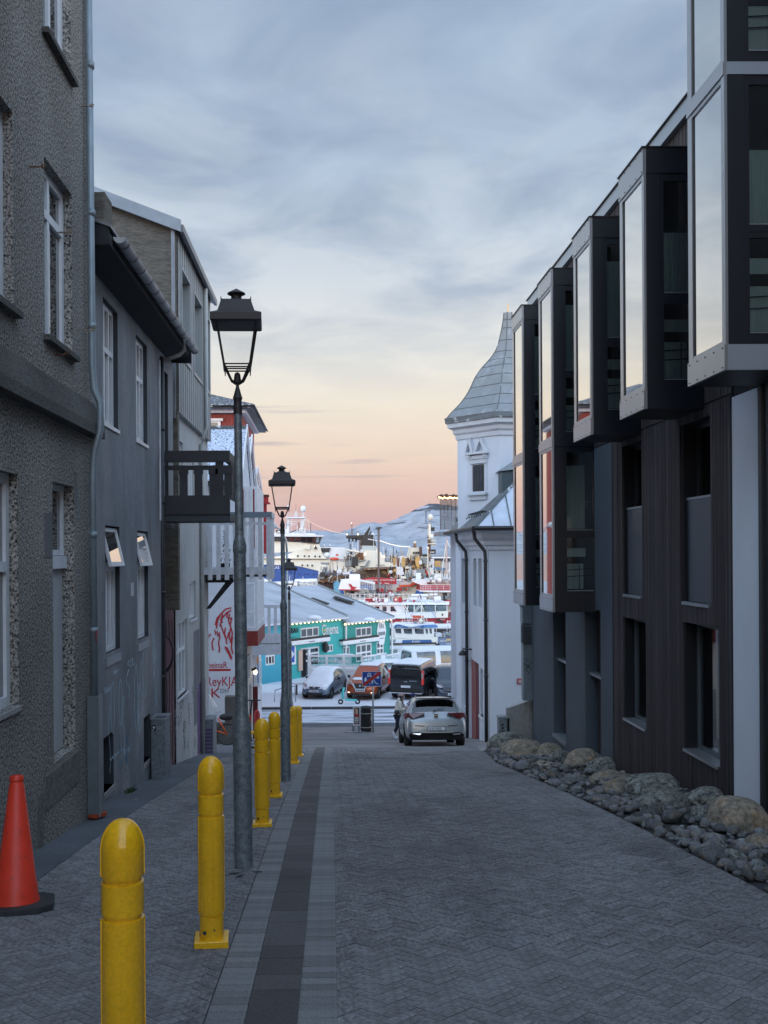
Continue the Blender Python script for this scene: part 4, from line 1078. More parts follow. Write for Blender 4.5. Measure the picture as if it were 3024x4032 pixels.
# boulders: photo centre x, base y, half width px, height px, Y depth, colour, label
BL = [(2003, 2972, 90, 82, 22.9, 'rockg', 'dark boulder at the far tip of the rock bed'),
      (2072, 3020, 100, 100, 21.0, 'rock', 'big sandy boulder second from the far tip of the rock bed'),
      (2052, 2968, 88, 54, 22.6, 'rock', 'low brownish boulder behind the big sandy boulder at the far tip'),
      (2172, 3030, 60, 92, 20.4, 'rock', 'pale boulder against the dark wall behind the long flat rock'),
      (2205, 3050, 55, 84, 19.3, 'rockg', 'round grey boulder left of the orange brown boulder'),
      (2140, 3060, 80, 60, 18.6, 'rock', 'long flat sandy rock lying near the paving edge'),
      (2292, 3062, 70, 100, 17.6, 'rock', 'round orange brown boulder beneath the second wall slot'),
      (2400, 3072, 60, 86, 16.6, 'rockg', 'round pale grey boulder at the corner of the timber wall'),
      (2345, 3085, 45, 66, 16.0, 'rockg', 'small pale grey boulder left of the timber wall corner'),
      (2410, 3112, 90, 74, 14.9, 'rock', 'low brown boulder in front of the pale grey one'),
      (2515, 3090, 45, 40, 15.4, 'rock', 'small tan rock wedged against the timber wall'),
      (2450, 3160, 80, 90, 13.6, 'rock', 'angular brown boulder left of the mossy green one'),
      (2570, 3165, 110, 112, 13.0, 'rockg', 'mossy grey green boulder under the timber boards'),
      (2610, 3235, 120, 114, 11.6, 'rockg', 'wide mossy boulder in front of the timber wall'),
      (2770, 3200, 95, 90, 11.9, 'rockg', 'lumpy grey boulder right of the wide mossy boulder'),
      (2910, 3330, 125, 180, 10.1, 'rock', 'largest boulder with orange stain at the right edge'),
      (2770, 3270, 50, 85, 10.7, 'rockg', 'knobbly grey stone left of the orange stained boulder'),
      (3000, 3400, 70, 110, 9.0, 'rock', 'brown boulder cut by the right edge below the orange stained one'),
      (2885, 3445, 52, 95, 8.55, 'rockg', 'pale lumpy stone below the orange stained boulder'),
      (2985, 3500, 60, 105, 8.1, 'rockg', 'pale stone at the lowest right corner of the rock bed')]
for i, (cx_, by_, hw, hh, Y_, mk, lab) in enumerate(BL):
    p = onY(cx_, by_, Y_); rw_ = hw * Y_ / F; rh = hh * Y_ / F
    gz_ = max(zg(Y_) - .02, p.z)
    me = rockmesh('boulder', i + 2, 3, .15, .9); me.materials.append(M(mk))
    o = bpy.data.objects.new('boulder', me); COL.objects.link(o)
    o.location = (min(p.x, 4.88 - rw_ * .7), Y_, p.z + rh * .42)
    o.scale = (rw_ * 1.08, max(rw_ * .9, .16), rh * .68)
    o.rotation_euler = (0, 0, rk.uniform(0, .6))
    tag(o, lab, 'boulder', 'boulders along the dark building')
cms = [rockmesh('cobble', 40 + i, 2, .3, .85) for i in range(7)]
for c_ in cms: c_.materials.append(M('cobble'))
n_ = 0
for k in range(1200):
    if n_ >= 290: break
    y_ = 7.4 + (24.2 - 7.4) * rk.random() ** 1.25
    e0 = bed_edge(y_)
    x_ = e0 + .03 + abs(rk.gauss(0, .34))
    if x_ > 4.75: continue
    s_ = rk.uniform(.035, .075) * (1 if rk.random() < .85 else 1.6)
    if x_ - s_ < e0 - .0: x_ = e0 + s_
    o = bpy.data.objects.new('cobble', cms[k % 7]); COL.objects.link(o)
    o.location = (x_, y_, zg(y_) + s_ * .2 + rk.uniform(-.01, .03) + max(0, (x_ - e0 - .25)) * .06)
    o.scale = (s_ * rk.uniform(.9, 1.4), s_ * rk.uniform(.8, 1.3), s_ * rk.uniform(.6, .9)); o.rotation_euler = (rk.uniform(-.4, .4), rk.uniform(-.4, .4), rk.uniform(0, 6.28))
    tag(o, 'small grey rounded cobble lying among the boulders of the rock bed', 'cobble', 'cobbles filling the rock bed'); n_ += 1
# fill between with finer stones as one mass
mb = MB(); 
for k in range(700):
    y_ = 7 + 17 * rk.random(); e0 = bed_edge(y_); x_ = e0 + .03 + rk.random() * 1.4
    if x_ > 4.85: continue
    s_ = rk.uniform(.02, .05)
    mb.ball((x_, y_, zg(y_) + .0 + max(0, (x_ - e0 - .25)) * .08), s_, 7, 5, (1.2, 1, .7))
obj('fine_stones', mb, M('cobble'), None, kind='stuff', smooth=True)
# dead twiggy shrub against the timber wall
# ================================================================== WHITE TOWER BUILDING
tb = thing('tower_building', 'white plastered building with curved grey spire beside the parked silver car', 'building', (5.1, 34, zg(34)))
XT, YA, YB_ = 5.1, 31.0, 37.7
frt = frX(XT, -1); frc = frY(YA)
zE = .55
def up_(px, py): return onX(px, py, XT)
c7 = lambda x, y: (1750 + x / 2.2125, 2050 + y / 2.2125)
def rect_on_street(xa, ya, xb, yb2):
    p, q = up_(*c7(xa, ya)), up_(*c7(xb, yb2)); return (min(p.y, q.y), max(p.y, q.y), min(p.z, q.z), max(p.z, q.z))
th = []
t_up = []
for (xa, xb, yt, yb2) in ((253, 280, 337, 757), (296, 326, 337, 770), (150, 176, 337, 735), (190, 203, 337, 735)):
    y0 = XT * F / (c7(xb, 0)[0] - 1300); y1 = XT * F / (c7(xa, 0)[0] - 1300)
    t_up.append((y0, y1, -(c7(0, yb2)[1] - 2180) * y0 / F, -(c7(0, yt)[1] - 2180) * y0 / F))
low_w = []
for (xa, xb, yt, yb2) in ((306, 333, 1290, 1730), (160, 186, 1180, 1650)):
    y0 = XT * F / (c7(xb, 0)[0] - 1300); y1 = XT * F / (c7(xa, 0)[0] - 1300)
    low_w.append((y0, y1, -(c7(0, yb2)[1] - 2180) * y0 / F, -(c7(0, yt)[1] - 2180) * y1 / F))
dy0 = XT * F / (c7(297, 0)[0] - 1300); dy1 = XT * F / (c7(222, 0)[0] - 1300)
door = (dy0, dy1, zg(dy1) - .1, -(c7(0, 1260)[1] - 2180) * dy0 / F)
mb = MB(); frt.wall(mb, YA, YB_, -9, zE, t_up + low_w + [door], .3); mb.quad((XT, YA, -8), (14, YA, -8), (14, YA, zE), (XT, YA, zE)); mb.quad((XT, YB_, -9), (14, YB_, -9), (14, YB_, zE), (XT, YB_, zE)); obj('wall', mb, M('plaster'), tb)
for h in t_up + low_w:
    window(tb, frt, h[0], h[1], h[2], h[3], .26, mat('grey slit frame', (.2, .22, .24), .5), fw=.03, gm='glassD', trans=(.5,))
for h in low_w[:1]:
    mb = MB(); frt.box(mb, h[0] - .05, h[1] + .05, h[2] - .08, h[2], -.2, .06); obj('sill', mb, M('white'), tb)
mb = MB(); frt.box(mb, door[0], door[1], door[2], door[3], -.2, -.12); dd = obj('gate', mb, M('redmetal'), tb)
mb = MB(); hw_ = (door[1] - door[0]) / 2
frt.box(mb, door[0] + .02, door[0] + hw_ - .02, door[2], door[3], -.12, -.06); obj('gate_leaf', mb, M('redmetal'), dd)
mb = MB(); frt.box(mb, door[0] + hw_ + .02, door[1] - .02, door[2], door[3], -.12, -.04); obj('gate_leaf', mb, mat('paler red gate', (.30, .09, .085), .5), dd)  # second gate leaf in a paler red
mb = MB(); mb.tube([(XT, door[1] - .4, door[3] + .35), (XT - .30, door[1] - .2, door[3] + .35)], .03, 8); mb.lathe([(.16, 0), (.14, .08), (.05, .18)], (XT - .30, door[1] - .2, door[3] + .12), 12); obj('wall_lamp', mb, M('black'), tb)
# cornice below the eave (stepped moulding) and roof
core = [(.0, -.0), (.06, .10), (.14, .16), (.16, .30), (.28, .42), (.34, .55), (.50, .62)]
mb = MB()
def step(o0, z0, o1, z1):
    # band following street face and camera face
    a = (XT - o0, YA - o0); b = (XT - o1, YA - o1)
    mb.quad((XT - o0, YB_ + .2, z0), (a[0], a[1], z0), (b[0], b[1], z1), (XT - o1, YB_ + .2, z1))
    mb.quad((a[0], a[1], z0), (14, a[1], z0), (14, b[1], z1), (b[0], b[1], z1))
pr = [(.0, -.02), (.05, -.02), (.05, .10), (.12, .14), (.12, .26), (.24, .36), (.30, .50), (.46, .58), (.46, .66)]
for (o0, z0), (o1, z1) in zip(pr, pr[1:]): step(o0, z0 + .12, o1, z1 + .12)
obj('cornice', mb, M('plasterd'), tb)
# main roof: steep hip, dark sheet towards the street, snow dusted towards the camera
ez = .80; E = [(XT - .5, YA - .5), (14, YA - .5), (XT - .5, YB_ + .4)]
apex = onY(2120, 1640, 34.2)
RX, RZ = XT + 3.5, ez + 3.9
c0 = Vector((XT - .5, YA - .5, ez)); cE = Vector((XT - .5, YB_ + .4, ez)); r0 = Vector((RX, YA + 3.2, RZ)); rE = Vector((RX, YB_ - 2.2, RZ)); cR = Vector((15, YA - .5, ez)); rR = Vector((15, YA + 3.2, RZ))
mb = MB(); mb.prism([c0, cE, rE, r0], Vector((.04, 0, -.05))); obj('street_roof', mb, M('spired'), tb)
mb = MB(); mb.prism([c0, cR, rR, r0], Vector((0, .04, -.05))); rf = obj('front_roof', mb, mat('snowy sheet roof', (.50, .56, .65), .6, var=.12, vscale=3), tb)
for k in range(14):
    x_ = XT + .1 + .55 * k
    t = min(1, (x_ - c0.x) / (r0.x - c0.x))
    top_ = c0.lerp(r0, t) if t < 1 else Vector((x_, r0.y, r0.z))
    mb = MB(); mb.tube([(x_, c0.y, ez + .02), (x_ if t >= 1 else top_.x, top_.y, top_.z + .02)], .022, 5); obj('roof_seam', mb, M('spired'), rf)
mb = MB(); mb.prism([cE, Vector((15, YB_ + .4, ez)), Vector((15, YB_ - 2.2, RZ)), rE], Vector((0, -.04, -.05))); obj('rear_roof', mb, M('spired'), tb)
mb = MB(); mb.tube([c0 + Vector((0, 0, .02)), r0 + Vector((0, 0, .02))], .05, 6); obj('hip_cap', mb, M('spired'), tb)
mb = MB(); mb.tube([c0 + Vector((-.06, -.06, -.02)), cE + Vector((-.06, 0, -.02))], .07, 8); mb.tube([c0 + Vector((-.06, -.06, -.02)), cR + Vector((0, -.06, -.02))], .07, 8); obj('gutter', mb, M('black'), tb)
# snow guard
mb = MB(); sn = (r0 - c0); 
for k in range(16):
    a = Vector((XT - .2, YA + .4 + k * .4, ez + .42)); b = Vector((XT + .05, YA + .6 + k * .4, ez + .55)); mb.tube([a, a + Vector((.05, .2, .16)), b], .018, 5)
obj('snow_guard', mb, M('black'), tb)
# black swan-neck pipes
for (y_, o_) in ((YA + .02, .10), (35.4, .10)):
    mb = MB(); e_ = .46
    mb.tube([(XT - e_ - .02, y_, .72), (XT - e_ + .02, y_, .45), (XT - .25, y_, .22), (XT - .12, y_, .05), (XT - .10, y_, -.2), (XT - .10, y_, zg(y_) - .1)], .06, 10)
    for z_ in (-.3, -2.2, -4.0): mb.tube([(XT - .10, y_, z_), (XT - .10, y_, z_ + .06)], .075, 10)
    obj('drainpipe', mb, M('pipedark'), tb, smooth=True)
sg = MB(); s0 = onY(2034, 2722, YA - .02); s1 = onY(2075, 2697, YA - .02)
frc2 = frY(YA); sg = MB(); frc2.box(sg, 2 * 0 + (2035 - 1300) * YA / F, (2078 - 1300) * YA / F, -(2698 - 2180) * YA / F, -(2677 - 2180) * YA / F, .0, .03)
sgo = obj('warning_sign', sg, M('redpaint'), None, loc=(6.1, YA, -4.2)); tag(sgo, 'small red sign with white lines on the white wall behind the duct', 'sign')
mb = MB()
for k in range(3): frc2.box(mb, (2039 - 1300) * YA / F, (2068 - 1300) * YA / F, -(2683 + 5 * k - 2180) * YA / F - .01, -(2683 + 5 * k - 2180) * YA / F + .008, .03, .034)
obj('sign_lines', mb, M('white'), sgo)
# tower body (irregular polygon plan) -------------------------------
TP = [Vector((4.64, 34.95)), Vector((5.9, 33.5)), Vector((8.0, 33.8)), Vector((8.3, 36.4)), Vector((5.5, 37.0))]
TC = Vector((6.52, 35.0))
def poly_at(sc, off=0.0):
    return [TC + (p - TC) * sc + (p - TC).normalized() * off for p in TP]
def ringband(mb, rings):
    n = 5
    vs = [(p.x, p.y, z) for pts, z in rings for p in pts]
    fs = []
    for i in range(len(rings) - 1):
        for k in range(n): fs.append((i * n + k, i * n + (k + 1) % n, (i + 1) * n + (k + 1) % n, (i + 1) * n + k))
    mb.add(vs, fs)
mb = MB(); ringband(mb, [(poly_at(1), .5), (poly_at(1), 4.35)]); obj('tower_wall', mb, M('plaster'), tb)
mb = MB(); ringband(mb, [(poly_at(1, 0.004), 4.1), (poly_at(1, .06), 4.1), (poly_at(1, .08), 4.25), (poly_at(1, .16), 4.32), (poly_at(1, .18), 4.45), (poly_at(1, .36), 4.52), (poly_at(1, .38), 4.68)]); obj('tower_cornice', mb, M('plasterd'), tb)
mb = MB(); ringband(mb, [(poly_at(1, .36), 4.66), (poly_at(1, .44), 4.68), (poly_at(1.24, .02), 4.88)]); obj('eave_board', mb, M('spired'), tb)
prof = [(1.24, 4.88), (1.05, 5.18), (.86, 5.58), (.73, 6.0), (.64, 6.43), (.47, 6.82), (.285, 7.16), (.19, 7.58), (.115, 8.2), (.075, 8.72)]
def ps(z):
    for (s0, z0), (s1, z1) in zip(prof, prof[1:]):
        if z <= z1: return s0 + (s1 - s0) * (z - z0) / (z1 - z0)
    return prof[-1][0]
fine = []
import bisect
zs_ = [4.88 + (8.72 - 4.88) * k / 40 for k in range(41)]
def smooth_ps(z): return sum(ps(min(8.72, max(4.88, z + d))) for d in (-.22, -.1, 0, .1, .22)) / 5
fine = [(poly_at(smooth_ps(z)), z) for z in zs_]
courses = [4.88, 5.2, 5.58, 5.98, 6.36, 6.72, 6.98, 7.28, 7.70, 8.15, 8.45, 8.72]
for k in range(5):
    for z0, z1 in zip(courses, courses[1:]):
        zz = [z0 + (z1 - z0) * t / 3 for t in range(4)]
        mb = MB(); vs = []
        for z in zz:
            pa = poly_at(smooth_ps(z)); vs += [(pa[k].x, pa[k].y, z), (pa[(k + 1) % 5].x, pa[(k + 1) % 5].y, z)]
        mb.add(vs, [(2 * i, 2 * i + 1, 2 * i + 3, 2 * i + 2) for i in range(3)])
        if k in (0, 1, 4): obj('spire_sheet', mb, M('spire'), tb)
        else: obj('spire_sheet', mb, M('spire'), tb)
mb = MB()
for z in courses[1:-1]:
    pa = poly_at(smooth_ps(z), .006); mb.tube([(p.x, p.y, z) for p in pa + pa[:1]], .012, 4, cap=False)
for k in range(5): mb.tube([(poly_at(smooth_ps(z), .004)[k].x, poly_at(smooth_ps(z), .004)[k].y, z) for z in zs_], .02, 5)
obj('spire_seams', mb, M('spired'), tb, kind='stuff')
mb = MB(); mb.tube([(TC.x, TC.y, 8.7), (TC.x, TC.y, 9.05)], .025, 6); obj('finial', mb, mat('brass rod', (.55, .4, .2), .4, metal=.5), tb)
# tower window with hood, on the left face
pL, pN = TP[0], TP[1]; uu = Vector((pN.x - pL.x, pN.y - pL.y, 0)).normalized(); nn_ = Vector((uu.y, -uu.x, 0))
wl = (TP[1] - TP[0]).length
ft = Fr((pL.x, pL.y, 0), uu, (0, 0, 1), nn_)
c6 = lambda x, y: (1700 + x / 2.405, 1180 + y / 2.405)
def on_face(x, y):
    d = ray(*c6(x, y)); o_ = Vector((pL.x, pL.y, 0)); t = o_.dot(nn_) / d.dot(nn_); q = d * t - o_; return q.dot(uu), q.z
a0, b1_ = on_face(390, 1570); a1, b0_ = on_face(497, 1812)
wz0 = on_face(440, 1815)[1]; wz1 = on_face(440, 1562)[1]
mb = MB(); ft.box(mb, a0, a1, wz0, wz1, -.02, .012); w_ = obj('tower_window', mb, M('framed'), tb)
for i in range(3):
    for j in range(3):
        W_ = (a1 - a0 - .12) / 3; H_ = (wz1 - wz0 - .12) / 3
        mb = MB(); ft.box(mb, a0 + .07 + i * W_, a0 + .05 + (i + 1) * W_, wz0 + .07 + j * H_, wz0 + .05 + (j + 1) * H_, .012, .02); obj('pane', mb, M('glassD'), w_)
mb = MB(); A = on_face(365, 1540)[0]; B = on_face(525, 1520)[0]; ft.box(mb, A, B, wz1 + .04, wz1 + .20, 0, .06); ft.box(mb, A - .03, B + .03, wz1 + .20, wz1 + .32, 0, .10)
ft.box(mb, A - .12, B + .08, wz1 + .36, wz1 + .44, 0, .2); ft.box(mb, A, A + .1, wz1 + .26, wz1 + .36, 0, .14); ft.box(mb, B - .1, B, wz1 + .26, wz1 + .36, 0, .14)
ft.box(mb, a1 + .02, a1 + .14, wz0, wz1 + .04, 0, .02); ft.box(mb, a0 - .10, a0 - .02, wz0, wz1 + .04, 0, .02)
ft.box(mb, A - .06, B + .03, wz0 - .14, wz0 - .06, 0, .16); ft.box(mb, A, B - .02, wz0 - .30, wz0 - .14, 0, .07)
obj('window_surround', mb, M('plasterd'), tb)
for (xl, xr) in ((330, 415), (420, 540)):
    l0 = on_face(xl, 1470)[0]; l1 = on_face(xr, 1470)[0]; zb_ = wz1 + .44; zt_ = on_face((xl + xr) / 2, 1315)[1]; mid_ = (l0 + l1) / 2
    for (p_, q_) in ((l0, mid_), (l1, mid_)):
        mb = MB(); d_ = .09 if q_ > p_ else -.09
        mb.prism([ft.p(p_, zb_, 0), ft.p(p_ + d_, zb_, 0), ft.p(q_ + d_ * .5, zt_, 0), ft.p(q_ - d_ * .5, zt_, 0)], nn_ * .17); obj('hood_gable', mb, M('plasterd'), tb)
# dormer on the right of the tower
d0 = onY(*c6(655, 1630), 33.0); d1 = onY(*c6(655, 1775), 33.0); e0 = onY(*c6(785, 1480), 33.0); e1 = onY(*c6(785, 1570), 33.0)
mb = MB(); mb.box(d0.x, d0.x + 2.0, 32.8, 35, d1.z - 1.0, d0.z); obj('dormer', mb, mat('dark green dormer cladding', (.08, .105, .115), .5, metal=.2), tb)
mb = MB(); mb.prism([(d0.x - .08, 32.7, d0.z), (d0.x + 2.4, 32.7, d0.z + .3), (d0.x + 1.6, 34.2, e0.z + .5)], (0, .02, .03)); mb.prism([(d0.x - .08, 32.7, d0.z), (d0.x + 1.6, 34.2, e0.z + .5), (d0.x - .08, 35, d0.z)], (0, .02, .03)); obj('dormer_roof', mb, M('spire'), tb)
for k in range(3):
    mb = MB(); mb.box(d0.x + .32 + .5 * k, d0.x + .34 + .5 * k, 32.78, 32.8, d1.z - .4, d0.z); obj('dormer_seam', mb, M('spired'), tb)

# light pole bundle beyond the eave with rusty tips and warm bulbs (c2 crop)
C2 = lambda x, y: (1400 + x / 3.687, 1950 + y / 3.687)
lc = thing('pole_cluster', 'cluster of slim vertical poles with evergreen garland and warm bulbs behind the white building', 'light sculpture', onY(*C2(1360, 500), 45))
mb = MB(); a = onY(*C2(1185, 535), 45); b = onY(*C2(1430, 590), 45); mb.box(a.x, b.x + 1.5, 44.2, 46.5, b.z, a.z); obj('deck_edge', mb, M('zinc'), lc)
mb = MB(); mb.box(a.x + .8, b.x + 1.5, 44.5, 46.5, b.z - 9, b.z); obj('stair_tower', mb, M('plaster'), lc)
for k in range(15):
    x_ = 1232 + k * 18.5; p = onY(*C2(x_, 500), 45 + (k % 3) * .3); q = onY(*C2(x_, 35), 45 + (k % 3) * .3)
    mb = MB(); mb.tube([p, Vector((p.x, p.y, q.z))], .022, 5); obj('slim_pole', mb, M('galv') if k % 3 else M('rust'), lc)
mb = MB(); rr = random.Random(2)
for k in range(420):
    t = rr.random(); p = onY(*C2(1205 + t * 300, 22 + rr.uniform(-16, 18)), 45 + rr.uniform(-.3, .8)); d = Vector((rr.uniform(-1, 1), rr.uniform(-1, 1), rr.uniform(-1, 1))) * .09
    mb.add([p, p + d, p + Vector((d.z, d.x, d.y))], [(0, 1, 2)])
obj('garland', mb, mat('brown green garland', (.10, .065, .04), .9), lc)
for k in range(12):
    mb = MB(); p = onY(*C2(1215 + k * 25, 32 + (k % 3) * 6), 44.8); mb.ball(p, .045, 6, 4); obj('bulb', mb, M('bulb'), lc)
# ================================================================== BOLLARDS, LAMPS, CONE
def make_bollard(label):
    t = thing('bollard', label, 'bollard', (0, 0, 0), group='yellow bollards along the footpath')
    r = .079; H = 1.17
    mb = MB(); s = 28
    body = [(r, .20), (r, .895), (r - .001, .898), (r - .007, .90), (r - .007, .918), (r - .001, .92), (r, .923)]
    mb.lathe([(r - .004, 0.05), (r - .004, .185), (r - .010, .188), (r - .010, .20), (r, .203)] + [(r, .80), (r - .009, .803), (r - .009, .818), (r, .821)], (0, 0, 0), s)
    obj('shaft', mb, M('yellow'), t, local=True, auto=True)
    mb = MB(); mb.lathe([(r + .001, .821), (r + .001, .935), (r - .009, .938), (r - .009, .955)], (0, 0, 0), s); obj('collar', mb, M('yellow'), t, local=True, auto=True)
    mb = MB(); pr_ = [(r - .001, .955), (r, .958), (r, 1.06)]
    for k in range(1, 9):
        a = math.pi / 2 * k / 8; pr_.append((max(.003, r * math.cos(a)), 1.06 + (H - 1.06) * math.sin(a)))
    mb.lathe(pr_, (0, 0, 0), s); obj('cap', mb, M('yellow'), t, local=True, auto=True)
    for a in (.25, 1.82, 3.39, 4.96):      # raised strips running up and over the cap
        mb = MB(); c_, s_ = math.cos(a), math.sin(a); path = [(r, .205), (r, .80)]
        pts = []
        def strip(path, wd=.011):
            vs = []
            for rr_, z in path:
                o_ = Vector((c_ * rr_, s_ * rr_, z)); sd = Vector((-s_, c_, 0)) * wd; outw = Vector((c_, s_, 0)) * .0032
                vs += [o_ - sd - outw, o_ - sd + outw, o_ + sd + outw, o_ + sd - outw]
            n = len(path)
            mb.add(vs, [(4 * i + k, 4 * i + (k + 1) % 4, 4 * i + 4 + (k + 1) % 4, 4 * i + 4 + k) for i in range(n - 1) for k in range(4)] + [(0, 1, 2, 3), (4 * n - 4, 4 * n - 1, 4 * n - 2, 4 * n - 3)])
        strip([(r, .205), (r, .80)]); strip([(r, .96), (r, 1.06)] + [(r * math.cos(math.pi / 2 * k / 8), 1.06 + (H - 1.06) * math.sin(math.pi / 2 * k / 8)) for k in range(1, 8)])
        obj('rib', mb, M('yellow'), t, local=True)
    mb = MB(); mb.box(-.105, .105, -.095, .095, -.06, .05); obj('base', mb, M('yellow'), t, local=True, bevel=.006)
    mb = MB(); mb.ball((-.04, -.078, .10), .012, 8, 5); mb.ball((.02, -.079, .115), .006, 6, 4); obj('bolt', mb, M('rubber'), t, local=True)
    return t
BO = [(3.65, -.79), (6.02, -.752), (10.51, -.755), (13.1, -.77), (19.25, -.74), (21.56, -.727)]
BLAB = ['yellow bollard nearest the camera, cut off by the bottom edge', 'second yellow bollard, just left of the nearest street lamp', 'third yellow bollard, just right of the nearest street lamp',
        'fourth yellow bollard, left of the second street lamp', 'fifth yellow bollard, just right of the second street lamp', 'farthest yellow bollard, smallest in the row']
b0 = make_bollard(BLAB[0])
bl_all = [b0] + [dup_tree(b0) for _ in range(5)]
for o, (y, x), lab in zip(bl_all, BO, BLAB):
    o.location = (x, y, zg(y)); o['label'] = lab
    o.rotation_euler = (0, 0, random.uniform(-.1, .1))
    if o is b0:
        k = 1
for o, sc in zip(bl_all, (1, 1, 1, .99, .985, .97)): o.scale = (1, 1, sc)

def make_lamp(label):
    t = thing('street_lamp', label, 'street lamp', (0, 0, 0), group='lantern street lamps along the street')
    mb = MB(); mb.lathe([(.078, -.05), (.078, 1.25), (.077, 1.28), (.060, 1.36), (.0565, 1.40)], (0, 0, 0), 20); obj('pole_base', mb, M('galv'), t, local=True, auto=True)
    mb = MB(); mb.lathe([(.054, 1.40), (.052, 2.80), (.053, 2.83), (.058, 2.84), (.058, 2.90), (.040, 2.97), (.037, 2.99)], (0, 0, 0), 18) ; obj('pole_middle', mb, M('galv'), t, local=True, auto=True)
    mb = MB(); mb.lathe([(.037, 2.99), (.033, 4.12)], (0, 0, 0), 16); obj('pole_top', mb, M('galv'), t, local=True, auto=True)
    mb = MB(); mb.lathe([(a_, b_ + .10) for a_, b_ in ((.040, 3.98), (.036, 4.0), (.040, 4.03), (.034, 4.06), (.034, 4.10), (.042, 4.12), (.030, 4.16), (.020, 4.20), (.014, 4.22), (.014, 4.25), (.030, 4.26), (.032, 4.28), (.026, 4.33), (.020, 4.345), (.004, 4.355))], (0, 0, 0), 16); obj('finial_socket', mb, M('lampblack'), t, local=True, auto=True)
    # fork arms carrying the lantern
    zb, zt = 4.42, 4.985 - .19
    zb = 4.51; zt = 4.88
    wb, wt = .110, .166
    for sx, sy in ((1, 1), (-1, 1), (-1, -1), (1, -1)):
        mb = MB(); mb.tube([(0.015 * sx, .015 * sy, 4.35), (.05 * sx, .05 * sy, 4.38), (wb * sx * .85, wb * sy * .85, zb - .03), (wb * sx, wb * sy, zb + .01)], .009, 6); obj('arm', mb, M('lampblack'), t, local=True)
        mb = MB(); mb.tube([(wb * sx * .98, wb * sy * .98, zb - .07), (wb * sx, wb * sy, zb), (wt * sx, wt * sy, zt)], [.004, .009, .009], 6); obj('corner_bar', mb, M('lampblack'), t, local=True)
    mb = MB()
    for z_, w_ in ((zb, wb), (zb - .025, wb * .93)):
        for k in range(4):
            p = [(w_, w_), (-w_, w_), (-w_, -w_), (w_, -w_)]; a, b = p[k], p[(k + 1) % 4]; mb.tube([(a[0], a[1], z_), (b[0], b[1], z_)], .007, 6)
    obj('bottom_ring', mb, M('lampblack'), t, local=True)
    q = math.sqrt(2)
    mb = MB(); mb.lathe([(wb * q * .97, zb + .01), (wt * q * .97, zt)], (0, 0, 0), 4, sq=True); me_ = obj('glass', mb, M('glassL'), t, local=True)
    bm = bmesh.new(); bm.from_mesh(me_.data); bmesh.ops.delete(bm, geom=[f for f in bm.faces if abs(f.normal.z) > .8], context='FACES'); bm.to_mesh(me_.data); bm.free()
    rb = .214
    mb = MB(); mb.lathe([((rb - .015) * q, zt - .01), (rb * q, zt), (rb * q, zt + .062), (rb * q * .96, zt + .068), (.17 * q, zt + .085), (.155 * q, zt + .095), (.124 * q, zt + .20), (.12 * q, zt + .203)], (0, 0, 0), 4, sq=True); obj('hood', mb, M('lampblack'), t, local=True, bevel=.002)
    mb = MB(); mb.lathe([(.085, zt + .203), (.075, zt + .218), (.046, zt + .23), (.044, zt + .258), (.078, zt + .276), (.076, zt + .284), (.035, zt + .308), (.006, zt + .325)], (0, 0, 0), 16); obj('chimney_cap', mb, M('lampblack'), t, local=True, auto=True)
    mb = MB()
    for sx, sy in ((1, 1), (-1, 1), (-1, -1), (1, -1)): mb.tube([(.122 * sx, .122 * sy, zt + .18), (.126 * sx, .126 * sy, zt + .222)], [.009, .003], 6)
    obj('corner_spikes', mb, M('lampblack'), t, local=True, kind='stuff')
    return t
l0 = make_lamp('nearest lantern street lamp, tallest in the picture, beside the second yellow bollard')
l1 = dup_tree(l0); l2 = dup_tree(l0)
for o, (y, x, hs, lean), lab in zip((l0, l1, l2), ((8.3, -.758, .955, -.007), (15.5, -.73, .972, -.008), (25.2, -1.06, .965, -.004)),
        (l0['label'], 'middle lantern street lamp, behind the fourth yellow bollard', 'farthest lantern street lamp, its lantern in front of the blue ship')):
    o.location = (x, y, zg(y)); o.scale = (1, 1, hs); o['label'] = lab; o.rotation_euler = (0, lean, .06)
# stickers on first lamp's base
mb = MB(); mb.tube([(-.758, 8.3, zg(8.3) + 1.13), (-.758, 8.3, zg(8.3) + 1.16)], .0785, 16)
# dark gaps in the paving round the lamp foot
for (x, y, r_) in ((-.82, 8.05, .3), (-.76, 7.93, 1.2), (-.62, 8.1, .1)): scrap(x, y, .09, .03, M('joint'), 'paving_gap', 'dark gap left by broken paving at the foot of the nearest lamp', 'paving gap', rot=r_)['group'] = 'broken paving at the lamp foot'

cone = thing('traffic_cone', 'orange traffic cone on a black rubber base at the left edge', 'traffic cone', (-2.28, 7.0, zg(7.0)))
mb = MB(); s = 28; mb.lathe([(.165, .04), (.160, .06), (.150, .10), (.147, .16), (.140, .17), (.052, .87), (.048, .875), (.046, .89), (.052, .90), (.050, .925), (.042, .935), (.03, .937), (.028, .90)], (0, 0, 0), s); obj('cone_body', mb, M('orange'), cone, local=True, auto=True)
mb = MB(); a_ = .26; c_ = .10
pts = [(-a_ + c_, -a_), (a_ - c_, -a_), (a_, -a_ + c_), (a_, a_ - c_), (a_ - c_, a_), (-a_ + c_, a_), (-a_, a_ - c_), (-a_, -a_ + c_)]
mb.prism([(x, y, -.01) for x, y in pts], (0, 0, .05)); obj('rubber_base', mb, M('rubber'), cone, local=True, bevel=.01)
cone.rotation_euler = (slope(7), 0, .25)
